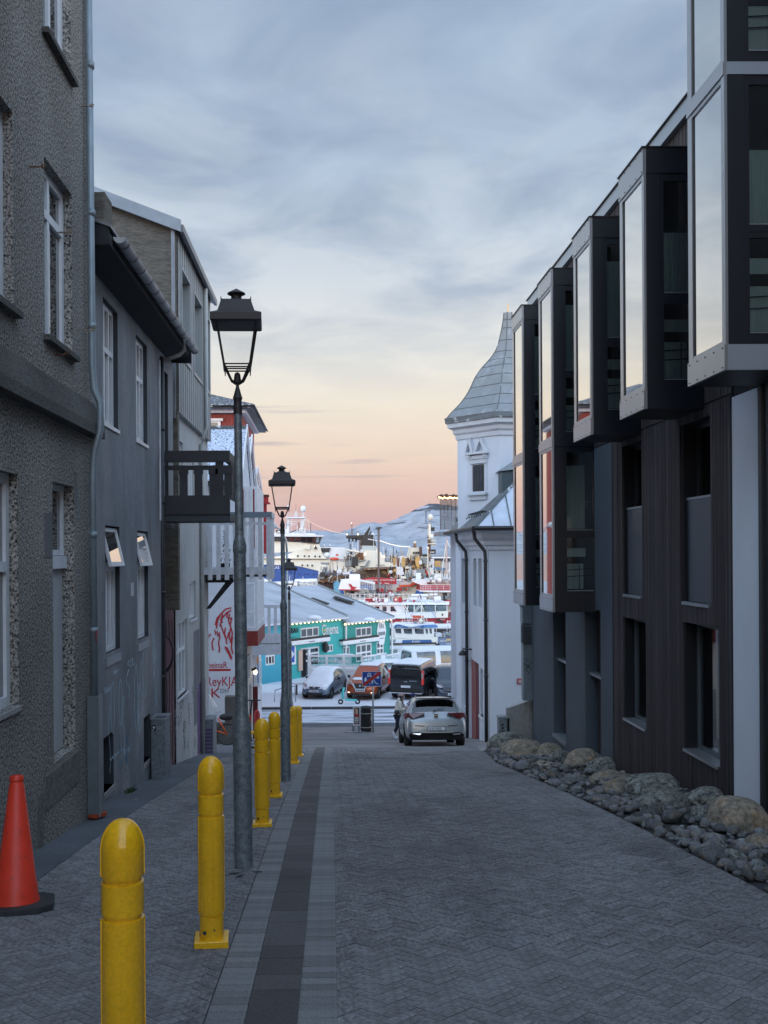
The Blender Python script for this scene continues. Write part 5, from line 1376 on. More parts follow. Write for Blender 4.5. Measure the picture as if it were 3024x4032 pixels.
# tall manhole plate on the footpath
mb = MB(); mb.prism([(-1.95 + .16 * math.cos(t), 9.0 + .10 * math.sin(t), zg(9.0 + .10 * math.sin(t)) + .004) for t in [k * math.pi / 10 for k in range(20)]], (0, 0, .004)); o = obj('valve_cover', mb, M('black'), None, loc=(-1.95, 9, zg(9))); tag(o, 'small dark oval valve cover in the footpath beyond the cone', 'cover')

# grey cabinet on the footpath
cab = thing('utility_cabinet', 'tall narrow grey utility cabinet with a small sticker against the dark grey house', 'utility box', (-2.85, 15.9, zg(15.9)))
zt = zg(15.9); mb = MB(); mb.box(-2.96, -2.73, 15.9, 16.4, zt - .15, zt + .98); obj('cabinet_body', mb, M('galv'), cab, bevel=.006)
mb = MB(); mb.box(-2.975, -2.715, 15.88, 16.42, zt + .98, zt + 1.01); obj('lid', mb, M('zinc'), cab, bevel=.005)
mb = MB(); mb.box(-2.94, -2.88, 15.893, 15.9, zt + .80, zt + .90); st_ = obj('sticker', mb, M('black'), cab)
mb = MB(); mb.prism([(-2.91 + .02 * math.cos(t), 15.892, zt + .86 + .022 * math.sin(t)) for t in [k * math.pi / 6 for k in range(12)]], (0, -.003, 0)); mb.box(-2.935, -2.915, 15.888, 15.893, zt + .81, zt + .825); obj('sticker_mark', mb, M('white'), st_)
mb = MB(); mb.box(-2.86, -2.78, 15.893, 15.9, zt + .82, zt + .88); obj('label_plate', mb, M('zinc'), cab)
mb = MB()
for k in range(6): mb.ribbon([(-2.90 + .03 * k, 15.88 + .0, zt + 1.011 + 0.0), (-2.88 + .03 * k, 16.1, zt + 1.011)], .015, (0, 0, 1))
obj('lid_scrawl', mb, M('sprayk'), cab)
# small grass tuft and paper scraps at the house foot
mb = MB(); rr = random.Random(3)
for k in range(70):
    y_ = 13.9 + rr.gauss(0, .12); x_ = -2.93 + rr.random() * .08; h_ = rr.uniform(.03, .09); a = rr.uniform(0, 6.28)
    mb.add([(x_, y_, zg(y_)), (x_ + .012, y_ + .01, zg(y_)), (x_ + .03 * math.cos(a), y_ + .03 * math.sin(a), zg(y_) + h_)], [(0, 1, 2)])
obj('grass', mb, mat('green weed', (.03, .06, .015), .8), None, kind='stuff')
o = scrap(-2.62, 12.95, .05, .03, M('white'), 'paper_scrap', 'tiny white paper scrap on the footpath below the grey house', 'litter')
o = scrap(-2.02, 29.2, .9, .35, mat('sand patch', (.30, .27, .22), .9), 'sand_patch', 'pale sandy patch on the ground below the leaning orange bicycle', 'sand patch')
o = scrap(-.1, 30.4, 1.6, .12, mat('worn snow', (.45, .47, .5), .8), 'snow_patch', 'thin pale strip of snow on the pavement behind the farthest bollard', 'snow')
o = scrap(1.25, 20.6, 1.1, .16, mat('brown puddle edge', (.07, .055, .045), .7), 'dirt_patch', 'left one of two dark brown dirt patches on the paving', 'dirt')
o = scrap(2.05, 21.8, .95, .16, mat('brown dirt', (.075, .05, .04), .7), 'dirt_patch', 'right one of two dark brown dirt patches, nearer the silver car', 'dirt')
rr = random.Random(9)
mb = MB()
for k in range(26):
    y_ = rr.uniform(4.5, 20); x_ = rr.uniform(-2.2, 3.0); s_ = rr.uniform(.006, .014)
    mb.prism([(x_ - s_, y_, zg(y_) + .004), (x_ + s_, y_ + s_ * .4, zg(y_) + .004), (x_ + s_ * .3, y_ + s_, zg(y_) + .004)], (0, 0, .003))
obj('grit', mb, M('whitew'), None, kind='stuff')

# ================================================================== HOUSES BEYOND THE YARD (left)
XH = -2.94
def rib_wall(parent, name, mt, x0, x1, y, z0, z1, pitch=.12):
    mb = MB(); vs = []; x_ = x0; k = 0
    while x_ <= x1: vs += [(x_, y - (.02 if k % 2 else 0), z0), (x_, y - (.02 if k % 2 else 0), z1)]; x_ += pitch / 2; k += 1
    mb.add(vs, [(2 * i, 2 * i + 1, 2 * i + 3, 2 * i + 2) for i in range(k - 1)]); return obj(name, mb, mt, parent)
def rib_roof(parent, name, mt, x0, x1, ya, za, yb, zb, pitch=.15, d=.02):
    mb = MB(); vs = []; x_ = x0; k = 0
    while x_ <= x1 + 1e-6:
        o_ = d if k % 2 else 0; vs += [(x_, ya, za + o_), (x_, yb, zb + o_)]; x_ += pitch / 2; k += 1
    mb.add(vs, [(2 * i, 2 * i + 1, 2 * i + 3, 2 * i + 2) for i in range(k - 1)]); return obj(name, mb, mt, parent)
hA = thing('mural_house', 'white house with red line drawing on its gable and red trimmed bay', 'house', (XH, 33.9, zg(33.9)))
frA = frY(31.95)
mb = MB(); mb.box(-9, XH, 31.95, 35.9, -8.5, 2.5); mb.prism([(XH - .02, 31.95, 2.49), (XH - .02, 35.9, 2.49), (XH - .02, 33.9, 4.35)], (-6, 0, 0)); obj('wall', mb, mat('pale blue white wall', (.52, .56, .62), .85, var=.06), hA)
rib_roof(hA, 'front_roof', M('snowroof'), -9.3, XH + .02, 31.75, 2.40, 33.9, 4.44)
rib_roof(hA, 'rear_roof', M('snowroof'), -9.3, XH + .02, 33.9, 4.44, 36.05, 2.40)
mb = MB(); 
mb.prism([(XH + .03, 31.7, 2.30), (XH + .03, 33.9, 4.34), (XH + .03, 36.1, 2.30), (XH + .03, 36.1, 2.52), (XH + .03, 33.9, 4.56), (XH + .03, 31.7, 2.52)], (.05, 0, 0)); obj('bargeboard', mb, M('whitew'), hA)
mb = MB(); mb.box(-9.3, XH + .05, 31.68, 31.78, 2.26, 2.42); obj('gutter', mb, M('black'), hA)
mb = MB(); mb.box(-9.3, XH + .06, 33.8, 34.0, 4.42, 4.50); obj('ridge_cap', mb, M('spired'), hA)
# street side bay, red skirt
bx = MB(); bx.box(XH, -2.48, 32.7, 36.1, -2.6, 2.3); bay_ = obj('bay', bx, M('whitew'), hA)
mb = MB(); mb.box(XH - .02, -2.46, 32.66, 36.15, -3.1, -2.6); obj('skirt', mb, M('redwall'), hA)
fb = frY(32.7)
window(hA, fb, XH + .02, -2.55, -2.5, -.95, .04, M('frame'), fw=.04, trans=(.35,), gm='glassD')
for k in range(5):
    mb = MB(); fb.box(mb, XH + .03 + .085 * k, XH + .09 + .085 * k, -.9, 2.2, 0, .012); obj('corner_board', mb, M('white') if k % 2 else M('whitew'), bay_)
mb = MB(); fb.box(mb, XH + .0, XH + .03, .75, 2.2, 0, .02); fb.box(mb, -2.60, -2.55, .2, 2.2, 0, .02); obj('red_strip', mb, M('redwall'), bay_)
fs2 = frX(-2.48, 1)
window(hA, fs2, 33.2, 34.4, -2.4, -.9, .04, M('frame'), fw=.05, gm='glassD'); window(hA, fs2, 34.6, 35.8, -2.4, -.9, .04, M('frame'), fw=.05, gm='glassD')
# street side wall lower: yellowish with plaque, door, lamp
fsA = frX(XH, 1)
mb = MB(); fsA.box(mb, 31.97, 35.88, -8.0, -3.12, 0, .02); obj('lower_wall', mb, mat('cream wall', (.60, .56, .50), .8, var=.08), hA)
mb = MB(); fsA.box(mb, 33.4, 34.7, -4.35, -3.55, .02, .05); obj('plaque', mb, M('galv'), hA)
for (a, b) in ((32.6, 33.4), (34.5, 35.3)):
    mb = MB(); fsA.box(mb, a, b, -7.2, -4.7, .02, .04); obj('door', mb, mat('grey door', (.22, .24, .25), .6), hA)
mb = MB(); mb.box(XH + .02, XH + .16, 35.5, 35.62, -4.28, -4.2); mb.lathe([(.03, -.05), (.07, .0), (.02, .05)], (XH + .16, 35.56, -4.2), 8); wl_ = obj('wall_lamp', mb, M('black'), hA)
mb = MB(); mb.ball((XH + .16, 35.56, -4.34), .08, 8, 6, (1, 1, 1.3)); obj('lamp_globe', mb, M('bulbw'), wl_)
# red drawing and writing on the camera facing wall
K6 = lambda x, y: onY(350 + x / 2.2115, 2100 + y / 2.2115, 31.94)
mb = MB()
def stroke(pts, wd=.035, l=0.0):
    P_ = [K6(*q) for q in pts]; mb.ribbon(P_, wd, (0, -1, 0), lift=l)
curves = [[(1110, 830), (1120, 760), (1150, 700), (1190, 660), (1240, 648)], [(1140, 810), (1160, 740), (1200, 690), (1240, 670)], [(1100, 800), (1115, 740), (1160, 690)],
          [(1150, 800), (1170, 860), (1195, 920), (1200, 965)], [(1190, 820), (1180, 870), (1200, 920), (1220, 860)], [(1225, 700), (1215, 760), (1235, 820), (1220, 900), (1240, 960)],
          [(1245, 730), (1230, 800), (1250, 870), (1235, 950)], [(1095, 840), (1105, 885), (1115, 850), (1125, 900), (1135, 860), (1140, 920)], [(1135, 920), (1128, 960), (1138, 1000), (1133, 1040)],
          [(1060, 875), (1035, 910), (1028, 960), (1032, 1003)], [(1090, 910), (1072, 950), (1075, 990), (1083, 1020)], [(1185, 985), (1200, 1020), (1225, 1060), (1240, 1100)], [(1200, 990), (1220, 1030), (1245, 1090)],
          [(1210, 680), (1200, 730), (1240, 745)], [(1160, 780), (1150, 750), (1170, 720)], [(1250, 900), (1240, 1000), (1255, 1050)], [(1165, 700), (1150, 760), (1165, 780)]]
for i, c_ in enumerate(curves): stroke(c_, .045, .0004 * i)
obj('wall_drawing', mb, M('redpaint'), hA)
ft_ = frY(31.95)
def pt(x, y): q = K6(x, y); return q.x, q.z
for (s_, x, y, h_, sq) in (('beinaR', 1030, 1174, 58, .80), ('ReyKJA', 1016, 1330, 86, .76), ('IK', 1022, 1432, 86, 1.15)):
    a, b = pt(x, y); text('wall_lettering', s_, h_ / 2.2115 * 31.95 / F * 1.38, ft_, a, b, .006, M('redpaint'), hA, thick=.004, squeeze=sq)
a, b = pt(1140, 1390); text('wall_lettering', 'DH', .20, ft_, a, b, .006, M('galv'), hA)
mb = MB(); a, b = pt(1032, 1200); c_, d_ = pt(1235, 1190); ft_.box(mb, a, c_, b, b + .07, 0, .005); obj('underline', mb, M('redpaint'), hA)
# yard wall and bins
yw = MB(); a = onY(885, 2745, 30.6); yw.box(a.x, a.x + .42, 30.6, 31.0, zg(30.6) - .3, a.z); o = obj('gate_pillar', yw, M('render1d'), None, loc=(a.x, 30.6, zg(30.6))); tag(o, 'dark mossy concrete pillar behind the nearest street lamp pole, next to the bicycle', 'pillar')
yw = MB(); yw.box(-4.4, a.x - .02, 31.3, 31.5, zg(31) - .3, zg(31) + .62); o = obj('yard_wall', yw, M('render1d'), None, loc=(-4, 31.3, zg(31))); tag(o, 'low dark wall under the red lettering behind the bicycle', 'wall')
bn = thing('parcel_box', 'grey cabinet with a purple slatted front against the clad house', 'cabinet', (-3.0, 23.9, zg(23.9)))
mb = MB(); mb.box(-3.1, -2.88, 23.6, 24.3, zg(24) - .1, zg(24) + .9); obj('cabinet_body', mb, M('galv'), bn, bevel=.01)
for k in range(7):
    mb = MB(); mb.box(-3.09, -2.89, 23.585, 23.6, zg(24) + .08 + .09 * k, zg(24) + .13 + .09 * k); obj('slat', mb, mat('purple slat', (.12, .08, .18), .7), bn)
# second house down the street
def gable_house(name, label, Yn, Yf, zr_, ze_, wallm, x1=XH, x0=-10):
    t = thing(name, label, 'house', (x1, (Yn + Yf) / 2, zg(Yn))); ym = (Yn + Yf) / 2
    mb = MB(); mb.box(x0, x1, Yn, Yf, -8.8, ze_); mb.prism([(x1 - .02, Yn, ze_ - .01), (x1 - .02, Yf, ze_ - .01), (x1 - .02, ym, zr_ - .08)], (x0 - x1 + .1, 0, 0)); obj('wall', mb, wallm, t)
    rib_roof(t, 'front_roof', M('snowroof'), x0, x1 + .04, Yn - .2, ze_ - .1, ym, zr_); rib_roof(t, 'rear_roof', M('snowroof'), x0, x1 + .04, ym, zr_, Yf + .2, ze_ - .1)
    mb = MB(); mb.prism([(x1 + .05, Yn - .25, ze_ - .2), (x1 + .05, ym, zr_ - .1), (x1 + .05, Yf + .25, ze_ - .2), (x1 + .05, Yf + .25, ze_ + .02), (x1 + .05, ym, zr_ + .13), (x1 + .05, Yn - .25, ze_ + .02)], (.05, 0, 0)); obj('bargeboard', mb, M('whitew'), t)
    fg = frX(x1, 1)
    for z_ in (-6.2, -3.6, -1.0, 1.2):
        if z_ + 1.2 < ze_:
            window(t, fg, Yn + .8, Yn + 1.7, z_, z_ + 1.2, -.03, M('frame'), fw=.07, mull=(.5,)); window(t, fg, Yf - 1.7, Yf - .8, z_, z_ + 1.2, -.03, M('frame'), fw=.07, mull=(.5,))
    mb = MB()
    for y_ in (Yn + .3, Yf - .5): fg.box(mb, y_, y_ + .09, -4.0, ze_ - .3, .0, .02)
    obj('red_board', mb, M('redwall'), t)
    mb = MB()
    for y_ in (Yn, Yf - .14): fg.box(mb, y_, y_ + .14, -8.5, ze_, 0, .03)
    mb.box(x1 - .16, x1 + .02, Yn - .02, Yn, -8.5, ze_); obj('corner_board', mb, M('white'), t)
    return t
gable_house('red_trim_house', 'white boarded house with red strips and snow dusted gable roof just beyond the mural house', 36.6, 41.4, 4.72, 2.5, M('whitew'), x1=-3.2)
hC = gable_house('white_house', 'white gabled house with red corner strip, last of the row above the white railing', 42.6, 47.0, 3.95, 3.3, M('whitew'), x1=-3.4)
# balcony of the red house
sb = MB(); a = onY(1039, 2500, 39.5); b = onY(1103, 2534, 39.5); sb.box(-3.2, b.x, 39.5, 41.0, b.z, b.z + .18); bal2 = obj('balcony', sb, M('whitew'), [o for o in bpy.data.objects if o.name == 'red_trim_house'][0])
mb = MB(); mb.box(-3.2, b.x, 39.48, 39.56, onY(0, 2395, 39.5).z - .06, onY(0, 2395, 39.5).z + .06); mb.box(-3.2, b.x + .02, 39.46, 39.5, b.z + .02, b.z + .42); obj('rail', mb, M('whitew'), bal2)
x_ = -3.1
while x_ < b.x:
    mb = MB(); mb.box(x_, x_ + .13, 39.5, 39.53, b.z + .4, onY(0, 2395, 39.5).z); obj('slat', mb, M('whitew'), bal2); x_ += .26
mb = MB(); mb.box(-3.2, b.x + .02, 39.46, 41.0, b.z - .45, b.z - .02); obj('beam', mb, M('whitew'), bal2)
# red upper storey with hipped roof further back
rt = thing('red_tower_house', 'red corrugated upper storey with white window and dark hipped roof above the row', 'house', (-4.5, 46, -8))
X5 = lambda x, y, Y: onY(350 + x / 2.074, 1400 + y / 2.074, Y)
a = X5(1245, 480, 48); mb = MB(); mb.box(-14, a.x, 48, 56, -8, a.z); obj('wall', mb, M('redwall'), rt)
rib_wall(rt, 'ribbed_front', M('redwall'), -7.0, a.x, 47.99, 2.5, a.z, .16)
mb = MB(); c1_ = X5(1245, 455, 48); t_ = X5(1368, 455, 48); mb.box(-14, t_.x - .12, 47.2, 57, c1_.z + .06, c1_.z + .12); obj('eave_board', mb, M('spired'), rt)
mb = MB(); mb.box(-14, a.x + .25, 47.75, 56.2, c1_.z - .10, c1_.z + .058); obj('eave_trim', mb, M('whitew'), rt)
mb = MB(); ap = X5(976, 345, 51); e1 = Vector((t_.x, 46.8, c1_.z + .12)); mb.prism([e1, (t_.x, 57.2, e1.z), (-8.2, 52, ap.z + .6), (-8.2, 51, ap.z + .6)], (0, 0, .05)); mb.prism([e1, (-8.2, 51, ap.z + .6), (-16, 51, ap.z + .6), (-16, 46.8, e1.z)], (0, 0, .05)); obj('roof', mb, mat('dark dusted roof', (.07, .08, .09), .7, col2=(.35, .4, .46), c2scale=9, c2lo=.54, c2hi=.62), rt, label='dark hipped roof dusted with snow')
w0 = X5(976, 530, 48); w1 = X5(1085, 585, 48); window(rt, frY(47.97), w0.x - .9, w1.x - .05, w1.z - 1.0, w0.z, -.02, M('white'), fw=.12, gm='glassD')
mb = MB(); w2 = X5(1097, 517, 48); mb.box(w0.x - 1, w2.x, 47.8, 47.96, w2.z - .12, w2.z); obj('window_hood', mb, M('white'), rt)
ch = thing('dovecote_post', 'small red box on a red post above the white picket balcony', 'post box', onY(1043, 2010, 44))
a = onY(1028, 1950, 44); b = onY(1056, 1978, 44); c_ = onY(1028, 1978, 44)
mb = MB(); mb.box(a.x, b.x, 43.9, 44.25, b.z, a.z); obj('box', mb, M('redpaint'), ch); mb = MB(); mb.box(a.x - .03, b.x + .03, 43.87, 44.28, onY(0, 1962, 44).z, a.z + .02); obj('box_lid', mb, mat('dark brown lid', (.06, .025, .02), .7), ch)
mb = MB(); q0 = onY(1020, 1985, 44); q1 = onY(1063, 1990, 44); mb.box(q0.x, q1.x, 43.85, 44.3, b.z - .08, b.z); pz = onY(1043, 2030, 44); zq = onY(1043, 2180, 44).z; mb.box(pz.x - .08, pz.x + .08, 44.0, 44.15, zq, b.z - .08); mb.box(-3.45, pz.x - .08, 44.0, 44.15, zq, zq + .16); obj('post', mb, M('redpaint'), ch)

# ================================================================== THINGS BY THE FOOTPATH END
def wheel(mb_t, mb_r, c, r, ax, w_=.05, spokes=0):
    pass
bk = thing('bicycle', 'orange framed bicycle with black wheels leaning in the yard behind the nearest lamp pole', 'bicycle', (-3.4, 30.2, zg(30.2)))
K = lambda x, y, Y=30.0: onY(350 + x / 2.2115, 2100 + y / 2.2115, Y)
def torus(c, R_, r_, n=28, m=7, axis='Y', tilt=0.0):
    mb = MB(); vs = []
    for i in range(n):
        a = 2 * math.pi * i / n
        for j in range(m):
            b = 2 * math.pi * j / m; rr_ = R_ + r_ * math.cos(b)
            v = Vector((rr_ * math.cos(a), r_ * math.sin(b), rr_ * math.sin(a)))
            if axis == 'X': v = Vector((v.y, v.x, v.z))
            v = Matrix.Rotation(tilt, 3, 'Z') @ v
            vs.append(Vector(c) + v)
    mb.add(vs, [(i * m + j, ((i + 1) % n) * m + j, ((i + 1) % n) * m + (j + 1) % m, i * m + (j + 1) % m) for i in range(n) for j in range(m)]); return mb
gz30 = zg(30.0)
wc1 = Vector((K(1205, 1700).x, 30.0, gz30 + .33)); wc0 = wc1 + Vector((-1.0, 0, 0))
orf = mat('orange bicycle paint', (.75, .12, .02), .35)
for c_ in (wc0, wc1):
    w_ = obj('wheel', torus(c_, .32, .018), M('tyre'), bk, smooth=True)
    mb = MB()
    for k in range(9): a = math.pi * k / 9; d = Vector((math.cos(a), 0, math.sin(a))) * .31; mb.tube([c_ - d, c_ + d], .0025, 3)
    obj('spokes', mb, M('rim'), w_, kind='stuff')
hd = K(1105, 1600); 
mb = MB(); bb_ = K(1060, 1700); rear = wc1 + Vector((0, 0, .0)); st = wc1 + Vector((-.22, 0, .42))
for a, b in ((hd, bb_), (bb_, K(1022, 1655)), (bb_, rear), (K(1125, 1610), rear), (K(1022, 1655), wc0 + Vector((.2, 0, .3)))): mb.tube([a, b], .022, 8)
obj('frame', mb, orf, bk, smooth=True)
mb = MB(); mb.tube([hd, K(1118, 1560), K(1090, 1550)], .014, 6); mb.tube([K(1118, 1558), K(1150, 1552)], .014, 6); obj('handlebar', mb, M('rim'), bk)
mb = MB(); mb.ball(K(1195, 1600), .16, 10, 6, (1.4, .6, .7)); obj('saddle_bag', mb, M('black'), bk)
mb = MB(); mb.prism([K(1030, 1405, 30.3), K(1050, 1410, 30.3), K(1115, 1510, 30.3), K(1085, 1518, 30.3)], (0, .12, 0)); o = obj('white_board', mb, M('white'), None, loc=(-3.6, 30.3, zg(30.3))); tag(o, 'white board leaning behind the orange bicycle', 'board')

es = thing('electric_scooter', 'black electric scooter with orange stem standing between the nearest lamp and the third bollard', 'scooter', (-1.95, 24.4, zg(24.4)))
Q = lambda x, y, Y=24.4: onY(940 + x / 4.425, 2500 + y / 4.425, Y)
mb = MB(); mb.tube([Q(100, 1135), Q(225, 1140), Q(385, 1138)], .016, 8); obj('handlebar', mb, M('black'), es)
mb = MB(); mb.tube([Q(228, 1150), Q(205, 1380)], .022, 8); obj('stem', mb, M('black'), es)
mb = MB(); mb.tube([Q(192, 1520), Q(185, 1720), Q(200, 1780), Q(225, 1850)], .028, 8); obj('fork', mb, M('black'), es)
mb = MB(); mb.tube([Q(206, 1380), Q(192, 1520)], .028, 8); obj('stem_sleeve', mb, mat('orange sleeve', (.55, .07, .03), .5), es)
wz = zg(24.3); cx_ = Q(200, 1850).x
obj('wheel', torus((cx_, 24.3, wz + .11), .085, .026, 18, 8, 'X'), M('tyre'), es, smooth=True)
obj('wheel', torus((cx_ + .25, 25.2, zg(25.2) + .11), .085, .026, 18, 8, 'X'), M('tyre'), es, smooth=True)
mb = MB(); mb.hexa([(cx_ - .07, 24.45, wz + .06), (cx_ + .07, 24.45, wz + .06), (cx_ + .3, 25.1, zg(25.1) + .06), (cx_ + .16, 25.1, zg(25.1) + .06), (cx_ - .07, 24.45, wz + .11), (cx_ + .07, 24.45, wz + .11), (cx_ + .3, 25.1, zg(25.1) + .11), (cx_ + .16, 25.1, zg(25.1) + .11)]); obj('deck', mb, M('black'), es)
hyd = thing('hydrant', 'yellow and red fire hydrant peeking over the third yellow bollard', 'hydrant', onY(1012, 2900, 26.5))
hy = onY(1012, 2810, 26.5); g_ = zg(26.5); hyd.location = (hy.x, 26.5, g_)
mb = MB(); mb.lathe([(.11, 0), (.11, .08), (.075, .1), (.075, .52), (.085, .54), (.085, .62)], (hy.x, 26.5, g_), 14); mb.tube([(hy.x - .18, 26.5, g_ + .45), (hy.x + .18, 26.5, g_ + .45)], .05, 8); obj('barrel', mb, M('yellow'), hyd, auto=True)
htop = onY(1012, 2792, 26.5).z - g_
mb = MB(); mb.lathe([(.08, .62), (.078, htop - .14), (.06, htop - .06), (.02, htop - .03), (.02, htop)], (hy.x, 26.5, g_), 14); obj('bonnet', mb, M('redpaint'), hyd, auto=True)
rp_ = MB(); a = onY(995, 2705, 36.4); b = onY(1014, 2705, 36.4); rp_.box(a.x, b.x, 36.4, 36.58, zg(36.4) - .2, a.z); o = obj('red_post', rp_, M('redmetal'), None, loc=(a.x, 36.4, zg(36.4))); tag(o, 'thick dark red post at the corner of the mural house', 'post')
# banner sign on the house corner
bs = thing('banner_sign', 'tall pale blue banner with orange figure and number, beyond the mural house', 'banner', onY(1013, 2600, 43.5))
V = lambda x, y, Y=43.5: onY(1000 + x / 10.058, 2480 + y / 10.058, Y)
a = V(60, 700); b = V(195, 2160); mb = MB(); mb.box(a.x, b.x, 43.5, 43.58, b.z, a.z); obj('banner_cloth', mb, mat('pale blue banner', (.28, .38, .58), .7, var=.15), bs)
mb = MB(); mb.box(a.x - .02, b.x + .02, 43.46, 43.62, a.z - .08, a.z); mb.box(a.x - .02, b.x + .02, 43.46, 43.62, b.z, b.z + .06); obj('banner_bar', mb, M('white'), bs)
fbn = frY(43.5); q = V(70, 980); text('banner_number', '19', .20, fbn, q.x, q.z, .006, M('black'), bs)
mb = MB(); q = V(110, 1200); mb.ball((q.x, 43.49, q.z), .12, 10, 6, (.8, .1, 1.6)); obj('banner_figure', mb, mat('orange print', (.7, .3, .1), .7), bs)
# ================================================================== CARS
def interp(tab, y, i):
    if y <= tab[0][0]: return tab[0][i]
    for a, b in zip(tab, tab[1:]):
        if y <= b[0]: return a[i] + (b[i] - a[i]) * (y - a[0]) / (b[0] - a[0])
    return tab[-1][i]
def car(name, label, tab, wheels, wr_, paint, loc, rotz, rotx=0, pillars=(), snow=None, glassz=(.05, .07), group=None, cat='car', seats=True, ends=(True, True)):
    """tab rows: y, zb, zl, zt, ww, wr ; y grows towards the front"""
    t = thing(name, label, cat, loc, rotz, group, rotx)
    vs = []; n = 14
    for (y, zb, zl, zt, ww, wr) in tab:
        half = [(0, zb), (ww * .80, zb), (ww * .97, zb + .07), (ww, zb + (zl - zb) * .5), (ww * .975, zl), (wr, zt - .045), (wr * .82, zt), (0, zt + .012)]
        ring = half + [(-x, z) for x, z in half[-2:0:-1]]
        vs += [(x, y, z) for x, z in ring]
    n = len(vs) // len(tab)
    fs = [(i * n + k, (i + 1) * n + k, (i + 1) * n + (k + 1) % n, i * n + (k + 1) % n) for i in range(len(tab) - 1) for k in range(n)]
    fs += [tuple(range(n)), tuple((len(tab) - 1) * n + k for k in range(n))[::-1]]
    me = bpy.data.meshes.new('tmp'); me.from_pydata(vs, [], fs)
    o = bpy.data.objects.new('tmp', me); COL.objects.link(o)
    md = o.modifiers.new('s', 'SUBSURF'); md.levels = 3; md.render_levels = 3
    dg = bpy.context.evaluated_depsgraph_get(); dg.update()
    m2 = bpy.data.meshes.new_from_object(o.evaluated_get(dg)); bpy.data.objects.remove(o)
    V_ = [v.co.copy() for v in m2.vertices]
    ztmax = max(r[3] for r in tab)
    groups = {'body': [], 'glass': [], 'snow': []}
    for p in m2.polygons:
        c = p.center; nn = p.normal
        if c.z < .75 and abs(c.x) > interp(tab, c.y, 4) * .55:
            if any((c.y - wy) ** 2 + (c.z - wr_) ** 2 < (wr_ * 1.16) ** 2 for wy in wheels): continue
        zl = interp(tab, c.y, 2); zt = interp(tab, c.y, 3)
        g = 'body'
        if zt - zl > .10 and c.z > zl + glassz[0] and c.z < ztmax - glassz[1] and nn.z < .80:
            if abs(nn.x) > .55:
                if not any(a < c.y < b for a, b in pillars): g = 'glass'
            elif abs(c.x) < interp(tab, c.y, 5) - .05 + (.06 if abs(nn.y) > .5 else 0): g = 'glass'
        if snow is not None and nn.z > snow: g = 'snow'
        groups[g].append(tuple(p.vertices))
    def sub(nm, faces, mt, off=0.0):
        if not faces: return None
        used = sorted({i for f in faces for i in f}); mp_ = {i: k for k, i in enumerate(used)}
        me = bpy.data.meshes.new(nm); me.from_pydata([V_[i] for i in used], [], [tuple(mp_[i] for i in f) for f in faces])
        for p in me.polygons: p.use_smooth = True
        me.materials.append(mt); ob = bpy.data.objects.new(nm, me); COL.objects.link(ob); ob.parent = t
        if off:
            s_ = ob.modifiers.new('so', 'SOLIDIFY'); s_.thickness = off; s_.offset = 1
        return ob
    sub('body', groups['body'], paint); sub('windows', groups['glass'], M('glassCar')); sub('snow_cover', groups['snow'], M('snow'), .035)
    W = max(r[4] for r in tab)
    # floor pan and arch liners
    mb = MB(); y0, y1 = tab[0][0] + .25, tab[-1][0] - .25; zb = min(r[1] for r in tab)
    mb.box(-W * .86, W * .86, y0, y1, zb + .02, zb + .22)
    mb.box(-W * .55, W * .55, y0, y1, zb + .02, .62); obj('underbody', mb, M('black'), t, local=True)
    for wy in wheels:
        for s in (-1, 1):
            mb = MB(); n_ = 26; w0, w1 = W - .235, W - .015
            prf = [(wr_ * .62, w0), (wr_ * .93, w0), (wr_, w0 + .03), (wr_, w1 - .03), (wr_ * .93, w1), (wr_ * .64, w1)]
            vs2 = [(s * x, wy + r * math.cos(2 * math.pi * k / n_), wr_ + r * math.sin(2 * math.pi * k / n_)) for r, x in prf for k in range(n_)]
            mb.add(vs2, [(i * n_ + k, i * n_ + (k + 1) % n_, (i + 1) * n_ + (k + 1) % n_, (i + 1) * n_ + k) for i in range(5) for k in range(n_)])
            w_ = obj('wheel', mb, M('tyre'), t, local=True, smooth=True)
            mb = MB(); xx = s * (w1 - .03)
            mb.tube([(xx - s * .08, wy, wr_), (xx - s * .06, wy, wr_)], wr_ * .63, 20)
            obj('hub_disc', mb, M('black'), w_, local=True)
            mb = MB()
            for k in range(5):
                a = 2 * math.pi * k / 5 + .3; d = Vector((0, math.cos(a), math.sin(a))); pv = Vector((0, -math.sin(a), math.cos(a)))
                c0 = Vector((xx, wy, wr_)); mb.prism([c0 - pv * .045 + d * .03, c0 + pv * .045 + d * .03, c0 + pv * .028 + d * wr_ * .62, c0 - pv * .028 + d * wr_ * .62], (-s * .02, 0, 0))
            mb.tube([(xx - s * .02, wy, wr_), (xx + s * .005, wy, wr_)], .05, 10)
            obj('rim', mb, M('rim'), w_, local=True)
    if seats:
        mb = MB(); ym = (tab[0][0] + tab[-1][0]) * .5; zr = min(1.18, max(r[3] for r in tab) - .22)
        for x in (-.38, .38):
            for y in (tab[0][0] + 1.0, ym + .15):
                mb.box(x - .22, x + .22, y - .06, y + .06, .5, zr - .14); mb.box(x - .13, x + .13, y - .05, y + .05, zr - .12, zr + .06)
        mb.box(-.6, .6, tab[0][0] + .5, tab[-1][0] - 1.3, .45, .62)
        obj('seats', mb, M('black'), t, local=True)
    for s in (-1, 1):
        yb = None
        for r in tab[::-1]:
            if r[3] - r[2] > .12: yb = r[0] - .25; zb_ = r[2]; break
        mb = MB(); mb.ball((s * (W + .08), yb, zb_ + .08), .10, 10, 6, (.9, .5, .75)); mb.tube([(s * (W - .04), yb, zb_ + .02), (s * (W + .05), yb, zb_ + .04)], .02, 6)
        obj('mirror', mb, M('black'), t, local=True, smooth=True)
    return t
def paint(name, c, rough=.3, metal=.4, var=.05):
    return mat(name, c, rough, metal=metal, var=var, vscale=1.5, coat=.5)
